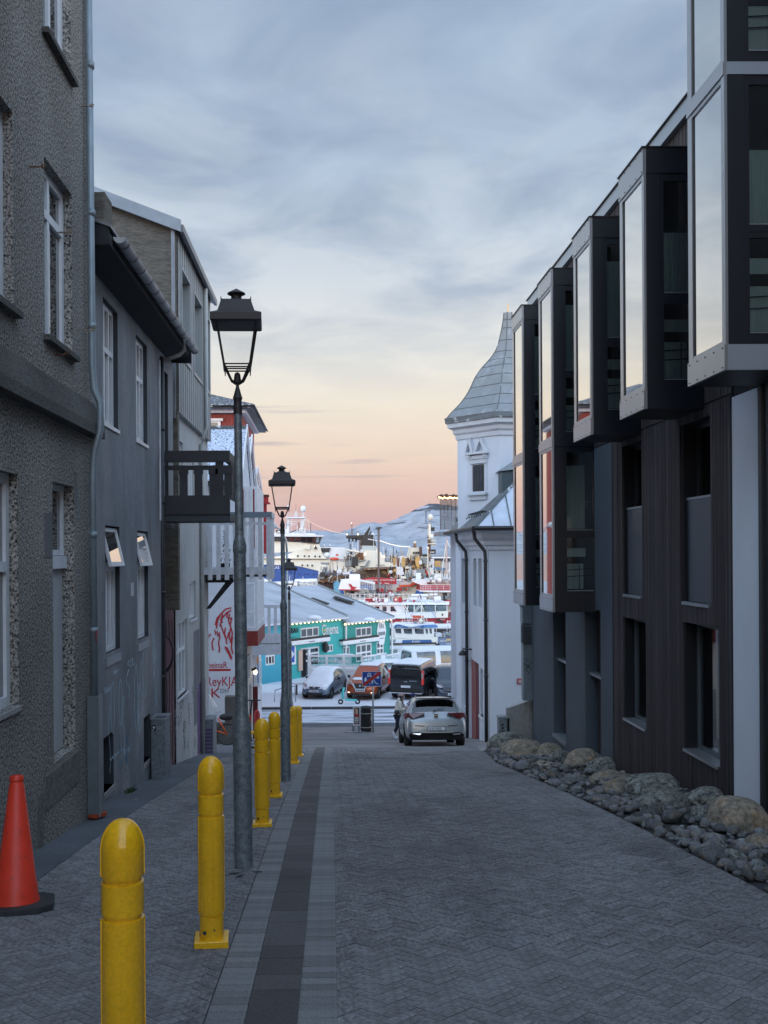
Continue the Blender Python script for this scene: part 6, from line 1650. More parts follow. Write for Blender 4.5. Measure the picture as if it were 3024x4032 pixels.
def car_bits(t, L, spec):
    for nm, mt, boxes in spec:
        for b in boxes:
            mb = MB()
            if len(b) == 6: mb.box(*b)
            else: mb.prism(b[0], b[1])
            obj(nm, mb, mt, t, local=True, bevel=.006 if len(b) == 6 else 0)
redl = mat('tail light red', (.09, .005, .008), .15, spec=.7, coat=.6)
lens = mat('head light lens', (.55, .58, .60), .15, metal=.5)
chrome = mat('chrome', (.75, .77, .8), .12, metal=1.0)
platew = mat('number plate', (.62, .64, .68), .5)
pls = Fr((0, 0, 0), (1, 0, 0), (0, 0, 1), (0, -1, 0))

GOLF = [(0.0, .34, .70, .74, .74, .60), (.05, .24, .78, .84, .84, .66), (.14, .20, .86, .93, .885, .70), (.26, .19, .94, 1.08, .895, .67), (.42, .18, .97, 1.27, .895, .61), (.56, .18, .97, 1.395, .895, .585), (.9, .18, .96, 1.43, .895, .60),
        (1.6, .18, .95, 1.455, .895, .62), (2.3, .18, .93, 1.43, .895, .61), (2.7, .18, .92, 1.30, .895, .60), (3.1, .18, .90, 1.06, .895, .64), (3.35, .19, .87, .94, .88, .70), (3.8, .20, .78, .85, .86, .70), (4.12, .22, .64, .72, .80, .66), (4.26, .28, .50, .56, .68, .5)]
gy = 27.7
gpaint = paint('silver grey car paint', (.30, .335, .355), .26, .45)
golf = car('parked_car', 'silver grey hatchback parked with its rear to the camera beside the red gate', GOLF, (.80, 3.42), .325, gpaint,
           ((1716 - 1300) * gy / F, gy, zg(gy) - .02), -.012, slope(29.8), pillars=((-1, .62), (1.55, 1.66), (2.85, 9)), glassz=(.06, .09))
def zy(tab, z):   # rear surface y at height z (approx from the station table tops)
    return 0
def rear_poly(pts, y0, nm, mt, dep=.03, parent=golf):
    mb = MB(); mb.prism([(x, y, z) for x, y, z in pts], (0, dep, 0)); return obj(nm, mb, mt, parent, local=True)
for s in (-1, 1):
    mb = MB()
    P3 = [(.90, .34, .95), (.90, .24, .79), (.84, .12, .79), (.66, .04, .80), (.58, .03, .84), (.33, .03, .945), (.33, .06, .97), (.80, .13, .965)]
    front = [Vector((s * x, y - .03, z)) for x, y, z in P3]
    mb.prism(front, (0, .10, 0)); obj('tail_light', mb, redl, golf, local=True)
    mb = MB(); mb.prism([Vector((s * x, y - .034, z)) for x, y, z in ((.84, .22, .83), (.60, .085, .83), (.62, .085, .85), (.84, .22, .86))], (0, .01, 0)); obj('light_bar', mb, mat('light strip', (.5, .05, .05), .3), golf, local=True)
    mb = MB(); mb.prism([Vector((s * x, y, z)) for x, y, z in ((.44, -.05, .375), (.70, -.035, .385), (.68, -.035, .345), (.49, -.05, .335))], (0, .03, 0)); obj('exhaust_trim', mb, chrome, golf, local=True)
    mb = MB(); mb.prism([Vector((s * x, y, z)) for x, y, z in ((.34, -.018, .60), (.78, .03, .615), (.78, .03, .595), (.34, -.018, .575))], (0, .02, 0)); obj('bumper_groove', mb, M('black'), golf, local=True)
    mb = MB(); mb.prism([(-.70, -.03, .41), (.70, -.03, .41), (.80, -.0, .34), (.74, .02, .19), (-.74, .02, .19), (-.80, -.0, .34)], (0, .16, 0)); obj('lower_bumper', mb, M('black'), golf, local=True)
mb = MB(); mb.prism([(-.46, -.045, .425), (.46, -.045, .425), (.50, -.045, .395), (-.50, -.045, .395)], (0, .03, 0)); obj('diffuser_edge', mb, gpaint, golf, local=True)
mb = MB(); mb.box(-.26, .26, -.035, .0, .455, .575); pl_ = obj('number_plate', mb, M('black'), golf, local=True)
mb = MB(); mb.box(-.245, .245, -.04, -.034, .468, .562); obj('plate_face', mb, platew, pl_, local=True)
text('plate_text', 'A JF M50', .098, pls, -.21, .480, .042, M('black'), pl_, squeeze=.95, local=True)
mb = MB(); mb.tube([(0, .0, .885), (0, .08, .885)], .062, 18); bd_ = obj('badge', mb, chrome, golf, local=True)
mb = MB(); mb.tube([(0, -.006, .885), (0, .0, .885)], .053, 18); obj('badge_field', mb, M('black'), bd_, local=True)
mb = MB()
for pts in ([(-.03, .905), (-.012, .86), (0, .885), (.012, .86), (.03, .905)], [(-.012, .918), (0, .893), (.012, .918)]): mb.ribbon([(x, -.007, z) for x, z in pts], .007, (0, -1, 0))
obj('badge_mark', mb, chrome, bd_, local=True)
mb = MB(); mb.box(-.60, .60, .28, .56, 1.385, 1.40); obj('roof_spoiler', mb, gpaint, golf, local=True, bevel=.006)
mb = MB(); mb.box(-.56, .56, .27, .29, 1.368, 1.386); obj('spoiler_edge', mb, M('black'), golf, local=True)
mb = MB(); mb.tube([(-.05, .17, 1.03), (.25, .22, 1.10)], .010, 5); mb.ball((-.05, .15, 1.02), .025, 8, 5); obj('rear_wiper', mb, M('black'), golf, local=True)
mb = MB(); mb.prism([(0, .75, 1.44), (0, .95, 1.44), (0, .78, 1.50)], (.015, 0, 0)); obj('antenna_fin', mb, M('black'), golf, local=True)

def front_kit(t, tab, W, zlamp, grille, plate_z, yb, lampc=lens, badge=True, chromebar=False, fog=False):
    L = tab[-1][0]
    for s in (-1, 1):
        mb = MB(); mb.prism([(s * .50 * W, L - .17, zlamp - .05), (s * .84 * W, L - .38, zlamp - .02), (s * .93 * W, L - .55, zlamp + .10), (s * .60 * W, L - .34, zlamp + .09)], (0, .13, 0)); obj('headlight', mb, lampc, t, local=True)
        if fog:
            mb = MB(); mb.box(s * .66 * W - .10, s * .66 * W + .10, L - .14, L - .04, .42, .46); obj('fog_light', mb, M('bulbw'), t, local=True)
    a0, a1, z0, z1 = grille
    mb = MB(); mb.prism([(-a1, L - .12, z1), (a1, L - .12, z1), (a0, L - .02, z0), (-a0, L - .02, z0)], (0, .035, 0)); g_ = obj('grille', mb, M('black'), t, local=True)
    if chromebar:
        mb = MB()
        for s in (-1, 1): mb.prism([(s * a1, L - .09, z1 + .01), (s * (a1 - .09), L - .09, z1 + .01), (s * (a0 - .08), L + .02, z0), (s * a0, L + .02, z0)], (0, .03, 0))
        mb.prism([(-a0, L + .02, z0), (a0, L + .02, z0), (a0 - .03, L + .02, z0 - .04), (-a0 + .03, L + .02, z0 - .04)], (0, .03, 0)); obj('grille_bar', mb, chrome, g_, local=True)
    mb = MB(); mb.prism([(-.60 * W, L - .06, .42), (.60 * W, L - .06, .42), (.50 * W, L - .02, .27), (-.50 * W, L - .02, .27)], (0, .04, 0)); obj('lower_grille', mb, M('black'), t, local=True)
    mb = MB(); mb.box(-.26, .26, L + .02, L + .045, plate_z, plate_z + .12); pl = obj('number_plate', mb, platew, t, local=True)
    mb = MB()
    for k in range(5): mb.box(-.2 + .085 * k, -.15 + .085 * k, L + .045, L + .05, plate_z + .03, plate_z + .09)
    obj('plate_marks', mb, M('black'), pl, local=True)
    if badge: mb = MB(); mb.tube([(0, L - .0, (z0 + z1) / 2 + .02), (0, L + .03, (z0 + z1) / 2 + .02)], .06, 14); obj('badge', mb, chrome, t, local=True)
YAR = [(0.0, .34, .70, .76, .66, .5), (.08, .22, .84, .92, .80, .60), (.25, .20, .95, 1.20, .845, .56), (.5, .20, .96, 1.46, .85, .56), (1.3, .19, .95, 1.53, .85, .60), (2.0, .19, .93, 1.50, .85, .59), (2.4, .19, .92, 1.34, .85, .58), (2.85, .19, .92, 1.04, .85, .66), (3.1, .20, .88, .97, .84, .66), (3.45, .22, .74, .84, .79, .62), (3.66, .26, .56, .64, .70, .5), (3.75, .32, .48, .5, .55, .4)]
def place(px, py, Y): p = onY(px, py, Y); return (p.x, Y, -7.955)
yar = car('parked_car', 'small blue grey hatchback covered with snow, left of the blue road sign', YAR, (.62, 3.05), .30, paint('blue grey car paint', (.13, .19, .26), .35, .3), (0, 0, 0), math.pi - R(17), pillars=((-1, .55), (1.38, 1.48), (2.7, 9)), snow=.55)
fx = onY(1238, 2745, 52.6); yar.location = (fx.x + 3.7 * math.sin(R(17)) * 1.0, 52.6 + 3.6, -7.955)
front_kit(yar, YAR, .85, .74, (.22, .34, .60, .70), .42, 0)
SUV = [(0.0, .40, .80, .86, .76, .6), (.1, .28, .95, 1.05, .88, .66), (.35, .25, 1.05, 1.40, .915, .60), (.6, .25, 1.06, 1.64, .915, .62), (1.6, .24, 1.05, 1.71, .915, .66), (2.4, .24, 1.04, 1.68, .915, .65), (2.9, .24, 1.03, 1.46, .915, .64), (3.35, .24, 1.03, 1.16, .915, .72), (3.65, .25, .98, 1.08, .90, .74), (4.2, .27, .88, .98, .87, .70), (4.5, .30, .72, .78, .78, .6), (4.62, .36, .55, .58, .62, .45)]
nis = car('parked_car', 'orange red crossover car behind the blue road sign', SUV, (.85, 3.68), .36, paint('copper orange car paint', (.42, .09, .035), .25, .5), (0, 0, 0), math.pi - R(15), pillars=((-1, .7), (1.75, 1.87), (3.2, 9)), snow=.97)
fx = onY(1420, 2745, 52.2); nis.location = (fx.x + 4.5 * math.sin(R(15)), 52.2 + 4.4, -7.955)
front_kit(nis, SUV, .915, .90, (.30, .48, .66, .92), .50, 0, chromebar=True, fog=True)
tig = car('parked_car', 'dark blue grey crossover partly hidden by the white tower building', SUV, (.85, 3.68), .36, paint('dark blue grey car paint', (.055, .075, .10), .25, .4), (0, 0, 0), math.pi - R(3), pillars=((-1, .7), (1.75, 1.87), (3.2, 9)))
fx = onY(1795, 2770, 48.0); fx = onY(1800, 2760, 51.0); tig.location = (fx.x, 51.0 + 4.5, -7.955)
front_kit(tig, SUV, .915, .86, (.40, .60, .66, .84), .44, 0)
mb = MB()
for k in range(3): mb.box(-.52, .52, 4.60 - .02 * k, 4.64 - .02 * k, .68 + .06 * k, .70 + .06 * k)
obj('grille_slat', mb, chrome, tig, local=True)
VAN = [(0.0, .40, 1.08, 1.86, .93, .80), (.05, .32, 1.10, 1.93, .98, .84), (.3, .28, 1.10, 1.96, .99, .85), (1.6, .26, 1.10, 1.98, .99, .86), (3.0, .26, 1.09, 1.97, .99, .85), (3.6, .26, 1.08, 1.86, .99, .82), (4.1, .26, 1.08, 1.40, .98, .80), (4.4, .27, 1.04, 1.17, .96, .78), (4.75, .30, .90, 1.02, .92, .74), (4.95, .36, .62, .70, .80, .6)]
vblack = paint('black van paint', (.035, .04, .048), .22, .35)
van = car('parked_van', 'black passenger van with snow on its roof, rear towards the camera', VAN, (.95, 3.95), .35, vblack, (0, 0, 0), -R(19), pillars=((-1, .18), (1.55, 1.65), (3.0, 3.15), (3.95, 9)), snow=.88, cat='van', seats=True)
fx = onY(1598, 2750, 52.2); van.location = (fx.x, 52.2, -7.955)
for s in (-1, 1):
    mb = MB(); mb.box(s * .93 - .06, s * .93 + .06, -.035, .12, .85, 1.62); obj('tail_light', mb, mat('red and white van light', (.45, .03, .03), .2, coat=.5, emit=(.6, .05, .03), estr=.25), van, local=True, bevel=.02)
    mb = MB(); mb.box(s * .93 - .045, s * .93 + .045, -.042, -.02, 1.18, 1.50); obj('light_lens', mb, lens, van, local=True)
mb = MB(); mb.box(-.80, .80, -.03, .01, 1.12, 1.72); obj('rear_window', mb, M('glassD'), van, local=True, bevel=.02)
mb = MB(); mb.box(-.84, .84, -.10, .05, .40, .60); obj('rear_bumper', mb, M('black'), van, local=True, bevel=.03)
mb = MB(); mb.box(-.26, .26, -.06, -.03, .68, .80); obj('number_plate', mb, platew, van, local=True)
mb = MB(); mb.box(.2, .62, -.05, -.02, 1.02, 1.08); mb.box(-.10, .10, -.05, -.02, .98, 1.04); obj('door_handle', mb, chrome, van, local=True)
mb = MB(); mb.box(-.9, .9, -.14, .0, .385, .41); obj('bumper_snow', mb, M('snow'), van, local=True)
wv = car('parked_van', 'white van standing sideways behind the black van, its roof line visible above', VAN, (.95, 3.95), .35, paint('white van paint', (.62, .66, .70), .3, 0), (onY(1598, 2700, 59.5).x, 59.5, -7.955), -R(72), pillars=((-1, .4), (1.7, 1.9), (3.0, 3.15), (3.95, 9)), snow=.95, cat='van')
rc = car('parked_car', 'white and red car behind the white van near the tower building', YAR, (.62, 3.05), .30, paint('red car paint', (.45, .03, .035), .3, .1), (onY(1795, 2700, 61.0).x + .6, 61.0, -7.955), R(75), pillars=((-1, .55), (1.38, 1.48), (2.7, 9)), snow=.6)
sc_ = car('parked_car', 'snow covered dark car between the orange crossover and the white deck', GOLF, (.8, 3.42), .325, paint('dark car paint', (.05, .06, .075), .3, .3), (onY(1500, 2700, 58.5).x - 1.0, 58.6, -7.955), -R(80), pillars=((-1, .62), (1.55, 1.66), (2.85, 9)), snow=.6)

# turquoise scooter in front of the cars
ts = thing('electric_scooter', 'turquoise electric scooter between the blue grey hatchback and the orange crossover', 'scooter', (0, 51, -7.955))
T5 = lambda x, y, Y=51.0: onY(1150 + x / 2.304, 2580 + y / 2.304, Y)
tq = mat('turquoise scooter paint', (.10, .62, .60), .4)
mb = MB(); mb.tube([T5(462, 395), T5(458, 345), T5(470, 290)], .06, 8); mb.tube([T5(440, 345), T5(475, 330)], .03, 6); obj('stem_fairing', mb, tq, ts, smooth=True)
mb = MB(); mb.tube([T5(470, 290), T5(485, 240), T5(492, 215)], .035, 8); mb.tube([T5(478, 235), T5(500, 222)], .03, 6); obj('stem', mb, M('black'), ts)
mb = MB(); mb.hexa([T5(482, 412, 50.9), T5(590, 418, 50.9), T5(590, 418, 51.15), T5(482, 412, 51.15), T5(478, 392, 50.9), T5(590, 400, 50.9), T5(590, 400, 51.15), T5(478, 392, 51.15)]); obj('deck', mb, tq, ts)
for cx_ in (440, 595):
    c_ = T5(cx_, 398); obj('wheel', torus((c_.x, 51.0, -7.955 + .13), .10, .04, 20, 8, 'Y'), M('tyre'), ts, smooth=True)

# ================================================================== SIGN, BIN, BOARD
ys_ = 40.6
sg = thing('road_sign', 'square blue residential zone end sign with red bar on a grey pole', 'road sign', ((1465 - 1300) * ys_ / F, ys_, zg(ys_)))
S4 = lambda x, y, Y=ys_: onY(1400 + x / 13.825, 2620 + y / 13.825, Y)
px = (1465.5 - 1300) * ys_ / F
mb = MB(); mb.tube([(px, ys_ + .05, zg(ys_) - .1), (px, ys_ + .05, S4(0, 400).z)], .038, 12); obj('pole', mb, mat('grey sign pole', (.28, .31, .31), .5, metal=.3, var=.2), sg, smooth=True)
a = S4(352, 345); b = S4(1408, 1140); mb = MB(); mb.box(a.x, b.x, ys_ - .01, ys_ + .015, b.z, a.z); pl = obj('plate', mb, M('white'), sg)
a = S4(375, 348); b = S4(1385, 1108); mb = MB(); mb.box(a.x, b.x, ys_ - .016, ys_ - .009, b.z, a.z); obj('blue_field', mb, mat('sign blue', (.006, .05, .26), .4), pl)
def spoly(nm, pts, mt, l): mb = MB(); mb.prism([S4(x, y, ys_ - l) for x, y in pts], (0, .002, 0)); return obj(nm, mb, mt, pl)
wht = mat('sign white', (.62, .70, .80), .5)
spoly('house_symbol', [(980, 530), (1120, 390), (1170, 430), (1020, 540)], wht, .020)
spoly('house_wall', [(1150, 600), (1235, 540), (1262, 600), (1262, 720), (1150, 720)], wht, .020)
spoly('car_symbol', [(640, 520), (665, 430), (700, 405), (800, 405), (835, 430), (858, 520), (858, 635), (825, 635), (800, 612), (690, 612), (670, 635), (636, 635)], wht, .020)
spoly('car_window', [(668, 500), (690, 440), (808, 440), (830, 500)], M('navy'), .024); spoly('car_grille', [(665, 530), (830, 530), (820, 560), (672, 560)], M('navy'), .024)
spoly('tree_symbol', [(525, 640), (575, 640), (590, 720), (615, 790), (600, 850), (500, 890), (470, 830), (490, 740)], wht, .020)
spoly('path_symbol', [(945, 745), (1000, 760), (1080, 900), (1180, 985), (1280, 1010), (1180, 1025), (1100, 980), (1020, 880)], wht, .020)
spoly('person_symbol', [(895, 790), (925, 790), (975, 890), (935, 880), (940, 930), (1015, 995), (990, 1000), (925, 950), (905, 1025), (875, 1025), (890, 880), (835, 910)], wht, .020)
spoly('ball_symbol', [(750, 975), (810, 975), (810, 1025), (750, 1025)], wht, .020); spoly('child_symbol', [(605, 1020), (630, 975), (665, 1020)], wht, .020); spoly('wagon_symbol', [(1010, 700), (1070, 665), (1105, 690), (1070, 722)], wht, .020)
spoly('red_bar', [(375, 1108), (375, 1005), (1230, 348), (1385, 348), (1385, 470), (520, 1108)], mat('sign red', (.35, .025, .025), .45), .028)

bn = thing('litter_bin', 'round black litter bin with pale bands beside the road sign pole', 'litter bin', ((1441 - 1300) * 40.9 / F, 40.9, zg(40.9)))
D6 = lambda x, y, Y=40.9: onY(1350 + x / 11.06, 2740 + y / 11.06, Y)
cx_ = (D6(755, 0).x + D6(1255, 0).x) / 2; r_ = (D6(1255, 0).x - D6(755, 0).x) / 2; g_ = zg(40.9)
zt_ = D6(1000, 425).z - g_
mb = MB(); mb.lathe([(r_ * .9, 0), (r_ * .9, .08), (r_, .14), (r_, zt_ - .17)], (cx_, 40.9, g_), 24); obj('bin_body', mb, M('black'), bn, auto=True)
mb = MB(); mb.lathe([(r_ * .8, zt_ - .17), (r_ * .8, zt_ - .12), (r_ * 1.02, zt_ - .12), (r_ * 1.02, zt_ - .09), (r_ * .8, zt_ - .03), (.02, zt_)], (cx_, 40.9, g_), 24); obj('bin_lid', mb, M('rubber'), bn, auto=True)
for z_ in (D6(0, 750).z - g_, D6(0, 1350).z - g_):
    mb = MB(); mb.lathe([(r_ * 1.03, z_ - .015), (r_ * 1.04, z_), (r_ * 1.03, z_ + .015)], (cx_, 40.9, g_), 24); obj('band', mb, mat('pale bin band', (.42, .42, .40), .5, metal=.3), bn)
mb = MB(); a = D6(1190, 880); b = D6(1250, 1060); mb.box(a.x, b.x, 40.9 - r_ * .75, 40.9 - r_ * .60, b.z, a.z); obj('sticker', mb, M('zinc'), bn)
ab = thing('advertising_board', 'swinging white framed advertising board with pictures on metal feet, left of the litter bin', 'sign board', D6(600, 1500, 40.3))
ab.location = (D6(600, 0, 40.3).x, 40.3, zg(40.3))
a = D6(440, 490, 40.3); b = D6(765, 1290, 40.3)
mb = MB(); mb.box(a.x, b.x, 40.28, 40.32, b.z, a.z); obj('frame', mb, M('white'), ab)
a = D6(485, 500, 40.3); b = D6(730, 1235, 40.3); mb = MB(); mb.box(a.x, b.x, 40.27, 40.279, b.z, a.z); po = obj('poster', mb, mat('dark poster', (.07, .055, .05), .6, var=.5, vscale=6), ab)
def pposter(nm, x0, y0, x1, y1, c):
    a = D6(x0, y0, 40.3); b = D6(x1, y1, 40.3); mb = MB(); mb.box(a.x, b.x, 40.262, 40.269, b.z, a.z); obj(nm, mb, mat('poster ' + nm, c, .6, var=.3, vscale=20), po)
pposter('tan_figure', 505, 530, 590, 790, (.42, .22, .12)); pposter('cream_figure', 590, 560, 640, 780, (.55, .5, .4)); pposter('red_bowl', 540, 800, 690, 900, (.42, .03, .03)); pposter('text_block', 520, 920, 680, 990, (.5, .5, .5)); pposter('text_block', 515, 1015, 680, 1100, (.5, .5, .5)); pposter('text_block', 510, 1130, 680, 1160, (.45, .45, .45)); pposter('text_block', 510, 1180, 660, 1205, (.45, .3, .25))
for x_ in (465, 700):
    a = D6(x_, 1290, 40.3); mb = MB(); mb.tube([a, (a.x, 40.3, zg(40.3) + .04)], .05, 8); obj('leg', mb, M('galv'), ab)
    for s in (-1, 1):
        mb = MB(); mb.tube([(a.x, 40.3, zg(40.3) + .05), (a.x + s * .42, 40.3 - .38 * (1 if s > 0 else .6), zg(39.9) + .03)], .022, 6); obj('foot', mb, M('zinc'), ab)

# ================================================================== PEOPLE
def skin(name, V_, E_, Rr, mt, parent, root=0, sub=2):
    me = bpy.data.meshes.new(name); me.from_pydata([Vector(v) for v in V_], E_, [])
    o = bpy.data.objects.new(name, me); COL.objects.link(o); o.parent = parent
    me.materials.append(mt)
    sk = o.modifiers.new('skin', 'SKIN'); sk.use_smooth_shade = True
    lay = me.skin_vertices[0] if me.skin_vertices else None
    if lay is None:
        bm = bmesh.new(); bm.from_mesh(me); bm.verts.layers.skin.verify(); bm.to_mesh(me); bm.free(); lay = me.skin_vertices[0]
    for i, r in enumerate(Rr):
        lay.data[i].radius = (r, r) if not isinstance(r, tuple) else r
        lay.data[i].use_root = (i == root)
    s = o.modifiers.new('sub', 'SUBSURF'); s.levels = sub; s.render_levels = sub
    return o
def chain(n, start=0): return [(start + i, start + i + 1) for i in range(n - 1)]
def hand(parent, w, d, mt):
    w = Vector(w); d = Vector(d).normalized(); up = Vector((0, 0, 1)); sd = d.cross(up).normalized(); nn = sd.cross(d)
    for k in range(5):
        if k < 4:
            o_ = sd * (-.026 + .017 * k); L = (.065, .075, .07, .055)[k]
            p = [w + d * .01 + o_ * .6, w + d * .07 + o_, w + d * (.07 + L * .5) + o_ - nn * .012, w + d * (.07 + L * .8) + o_ - nn * .04]
        else: p = [w + d * .015, w + d * .035 - sd * .04, w + d * .075 - sd * .052 - nn * .01]
        skin('finger' if k < 4 else 'thumb', p, chain(len(p)), [.017] + [.009] * (len(p) - 1), mt, parent, sub=1)
def person(label, loc, rotz, coat, coat_len, trou, boots, hat, hair, hood=False, mask=None, lean=.0, arms=None, H=1.66, legs=None):
    t = thing('person', label, 'person', loc, rotz)
    sk = M('skin'); s = H / 1.66
    legs = legs or (((.0, -.09), (.03, -.09), (-.05, -.09)), ((.0, .09), (.06, .10), (.10, .10)))
    hipz, kz, az_ = .86 * s, .46 * s, .09 * s
    V_ = [(0, 0, .93 * s), (.01, 0, 1.12 * s), (.02 + lean, 0, 1.32 * s), (.04 + lean, 0, 1.42 * s), (.07 + lean, 0, 1.50 * s), (.08 + lean, 0, 1.585 * s)]
    E_ = chain(6); Rr = [.135, .125, .135, .05, .075, .085]
    for (hx, kx, ax) in legs:
        n = len(V_); V_ += [(hx[0], hx[1], hipz), (kx[0], kx[1], kz), (ax[0], ax[1], az_), (ax[0] + .13, ax[1], .045)]
        E_ += [(0, n)] + chain(4, n); Rr += [.095, .062, .045, .04]
    arms = arms or [((.03 + lean, -.17, 1.34), (.10, -.21, 1.08), (.32, -.12, 1.14)), ((.03 + lean, .17, 1.34), (.10, .21, 1.08), (.32, .10, 1.14))]
    for a in arms:
        n = len(V_); V_ += [Vector(q) * s for q in a]; E_ += [(2, n)] + chain(3, n); Rr += [.06, .045, .032]
        hand(t, Vector(a[2]) * s, (Vector(a[2]) - Vector(a[1])), sk)
    skin('figure', V_, E_, Rr, trou if False else sk, t)
    # trousers
    V2 = [(0, 0, .92 * s)]; E2 = []; R2 = [.15]
    for (hx, kx, ax) in legs:
        n = len(V2); V2 += [(hx[0], hx[1], hipz - .03), (kx[0], kx[1], kz), (ax[0] * .9 + kx[0] * .1, ax[1], az_ + .12)]; E2 += [(0, n)] + chain(3, n); R2 += [.105, .072, .06]
    skin('trousers', V2, E2, R2, trou, t)
    for (hx, kx, ax) in legs:
        p = [(ax[0] * .85 + kx[0] * .15, ax[1], az_ + .22), (ax[0], ax[1], az_ + .02), (ax[0] + .05, ax[1], .055), (ax[0] + .16, ax[1], .05)]
        skin('boot', p, chain(4), [.068, .066, .055, .048], boots, t, root=1)
    # coat with sleeves
    V3 = [(.0, 0, (coat_len + .06) * s), (.0, 0, (coat_len + .22) * s), (.015, 0, 1.12 * s), (.02 + lean, 0, 1.30 * s), (.035 + lean, 0, 1.405 * s)]; E3 = chain(5); R3 = [.195, .195, .19, .17, .09]
    for a in arms:
        n = len(V3); q = [Vector(x_) * s for x_ in a]; q[2] = q[1].lerp(q[2], .88); V3 += q; E3 += [(3, n)] + chain(3, n); R3 += [.095, .085, .06]
    skin('coat', V3, E3, R3, coat, t, root=2)
    hc_ = Vector((.085 + lean, 0, 1.575 * s))
    if mask:
        mb = MB(); mb.ball(hc_ + Vector((.05, 0, -.045)), .062, 12, 8, (.75, .95, .85)); obj('face_mask', mb, mask, t, local=True, smooth=True)
    mb = MB(); mb.ball(hc_ + Vector((.085, 0, -.005)), .014, 8, 5, (1, .7, 1.3)); obj('nose', mb, sk, t, local=True, smooth=True)
    for s_ in (-1, 1):
        mb = MB(); mb.ball(hc_ + Vector((.074, .032 * s_, .022)), .010, 6, 4); obj('eye', mb, M('black'), t, local=True)
        mb = MB(); mb.ball(hc_ + Vector((-.0, .083 * s_, .0)), .022, 8, 5, (1, .4, 1.4)); obj('ear', mb, sk, t, local=True, smooth=True)
    mb = MB(); mb.ball(hc_ + Vector((-.02, 0, .0)), .096, 14, 9, (.95, .95, 1.05)); mb.tube([hc_ + Vector((-.05, -.05, -.05)), hc_ + Vector((-.03, -.09, -.16)), hc_ + Vector((.03, -.10, -.26))], [.05, .045, .02], 8); obj('hair', mb, hair, t, local=True, smooth=True)
    mb = MB(); mb.ball(hc_ + Vector((-.012, 0, .045)), .102, 14, 9, (1, 1, .85)); obj('hat', mb, hat, t, local=True, smooth=True)
    if hood:
        mb = MB(); mb.ball(hc_ + Vector((-.085, 0, -.14)), .11, 12, 8, (.9, 1.2, .8)); obj('hood', mb, coat, t, local=True, smooth=True)
    return t
whitecoat = mat('cream puffer coat', (.62, .60, .54), .6, var=.12, vscale=7, bump=.8, bscale=7)
p1 = person('person in cream puffer coat and white boots left of the silver car', ((1566 - 1300) * 34.9 / F, 34.9, zg(34.9)), R(-12), whitecoat, .70, mat('dark leggings', (.015, .016, .028), .7), mat('white boots', (.70, .72, .80), .5), mat('pink beige knit hat', (.42, .34, .33), .9), mat('dark hair', (.02, .016, .014), .6), hood=True, mask=mat('grey mask', (.45, .47, .5), .7), lean=.05,
            legs=(((-.01, -.09), (-.04, -.10), (-.16, -.10)), ((.02, .09), (.06, .10), (.08, .12))), H=1.64)
bag = thing('handbag', 'dark green handbag hanging in front of the person in the cream coat', 'bag', (p1.location.x + .28, 34.75, zg(34.9) + .8))
mb = MB(); c_ = Vector(bag.location); mb.ball(c_ + Vector((0, 0, .02)), .17, 12, 8, (.62, .35, 1.0)); obj('bag_body', mb, mat('dark green leather', (.02, .028, .02), .5), bag, smooth=True)
mb = MB(); mb.tube([c_ + Vector((-.06, 0, .15)), c_ + Vector((-.02, .02, .36)), c_ + Vector((.05, 0, .16))], .012, 6); obj('bag_strap', mb, M('black'), bag)
mb = MB(); mb.ball(Vector((p1.location.x + .33, 34.85, zg(34.9) + 1.14)), .07, 8, 6, (1.2, .6, .8)); o = obj('tan_pouch', mb, mat('tan leather', (.30, .15, .06), .6), None, loc=(p1.location.x + .33, 34.85, zg(34.9) + 1.1), smooth=True); tag(o, 'small tan pouch held by the person in the cream coat', 'pouch')
p2 = person('person in brown coat and pale blue face mask behind the silver car', ((1615 - 1300) * 35.3 / F, 35.3, zg(35.3)), R(-25), mat('brown coat', (.085, .062, .055), .8, var=.2), .65, mat('dark trousers', (.02, .02, .022), .8), M('black'), mat('dark blue cap', (.02, .035, .12), .7), mat('black hair', (.012, .011, .012), .6), mask=mat('pale blue mask', (.25, .50, .66), .7), H=1.62)
mb = MB(); mb.ball((.155, 0, 1.60 * 1.62 / 1.66), .07, 10, 5, (.9, 1, .2)); obj('cap_peak', mb, mat('white cap peak', (.6, .6, .62), .7), p2, local=True, smooth=True)
# ================================================================== TEAL HARBOUR BUILDINGS
U = Vector((math.sin(R(38)), math.cos(R(38)), 0)); NW = Vector((U.y, -U.x, 0))      # wall direction, outward normal
P0 = Vector((-4.4, 59.5, 0))
tf = Fr(P0, U, (0, 0, 1), NW)
def onF(px, py, fr=tf, c=0.0):
    d = ray(px, py); o_ = fr.o + fr.n * c; t = o_.dot(fr.n) / d.dot(fr.n); q = d * t - o_; return q.dot(fr.u), q.z
c3 = lambda x, y: (1000 + x / 2.9625, 2280 + y / 2.9625)
t1 = thing('harbour_hut', 'teal gabled harbour building with white Cinema lettering and bulb string', 'building', (P0 + U * 4 + Vector((0, 0, -8.0))))
t2 = thing('harbour_hut', 'smaller teal harbour building with oval emblem, right of the Cinema building', 'building', (P0 + U * 11 + Vector((0, 0, -8.0))))
WA, WB, WC, D_ = 0.0, 8.5, 14.2, 13.6
g0 = -8.1
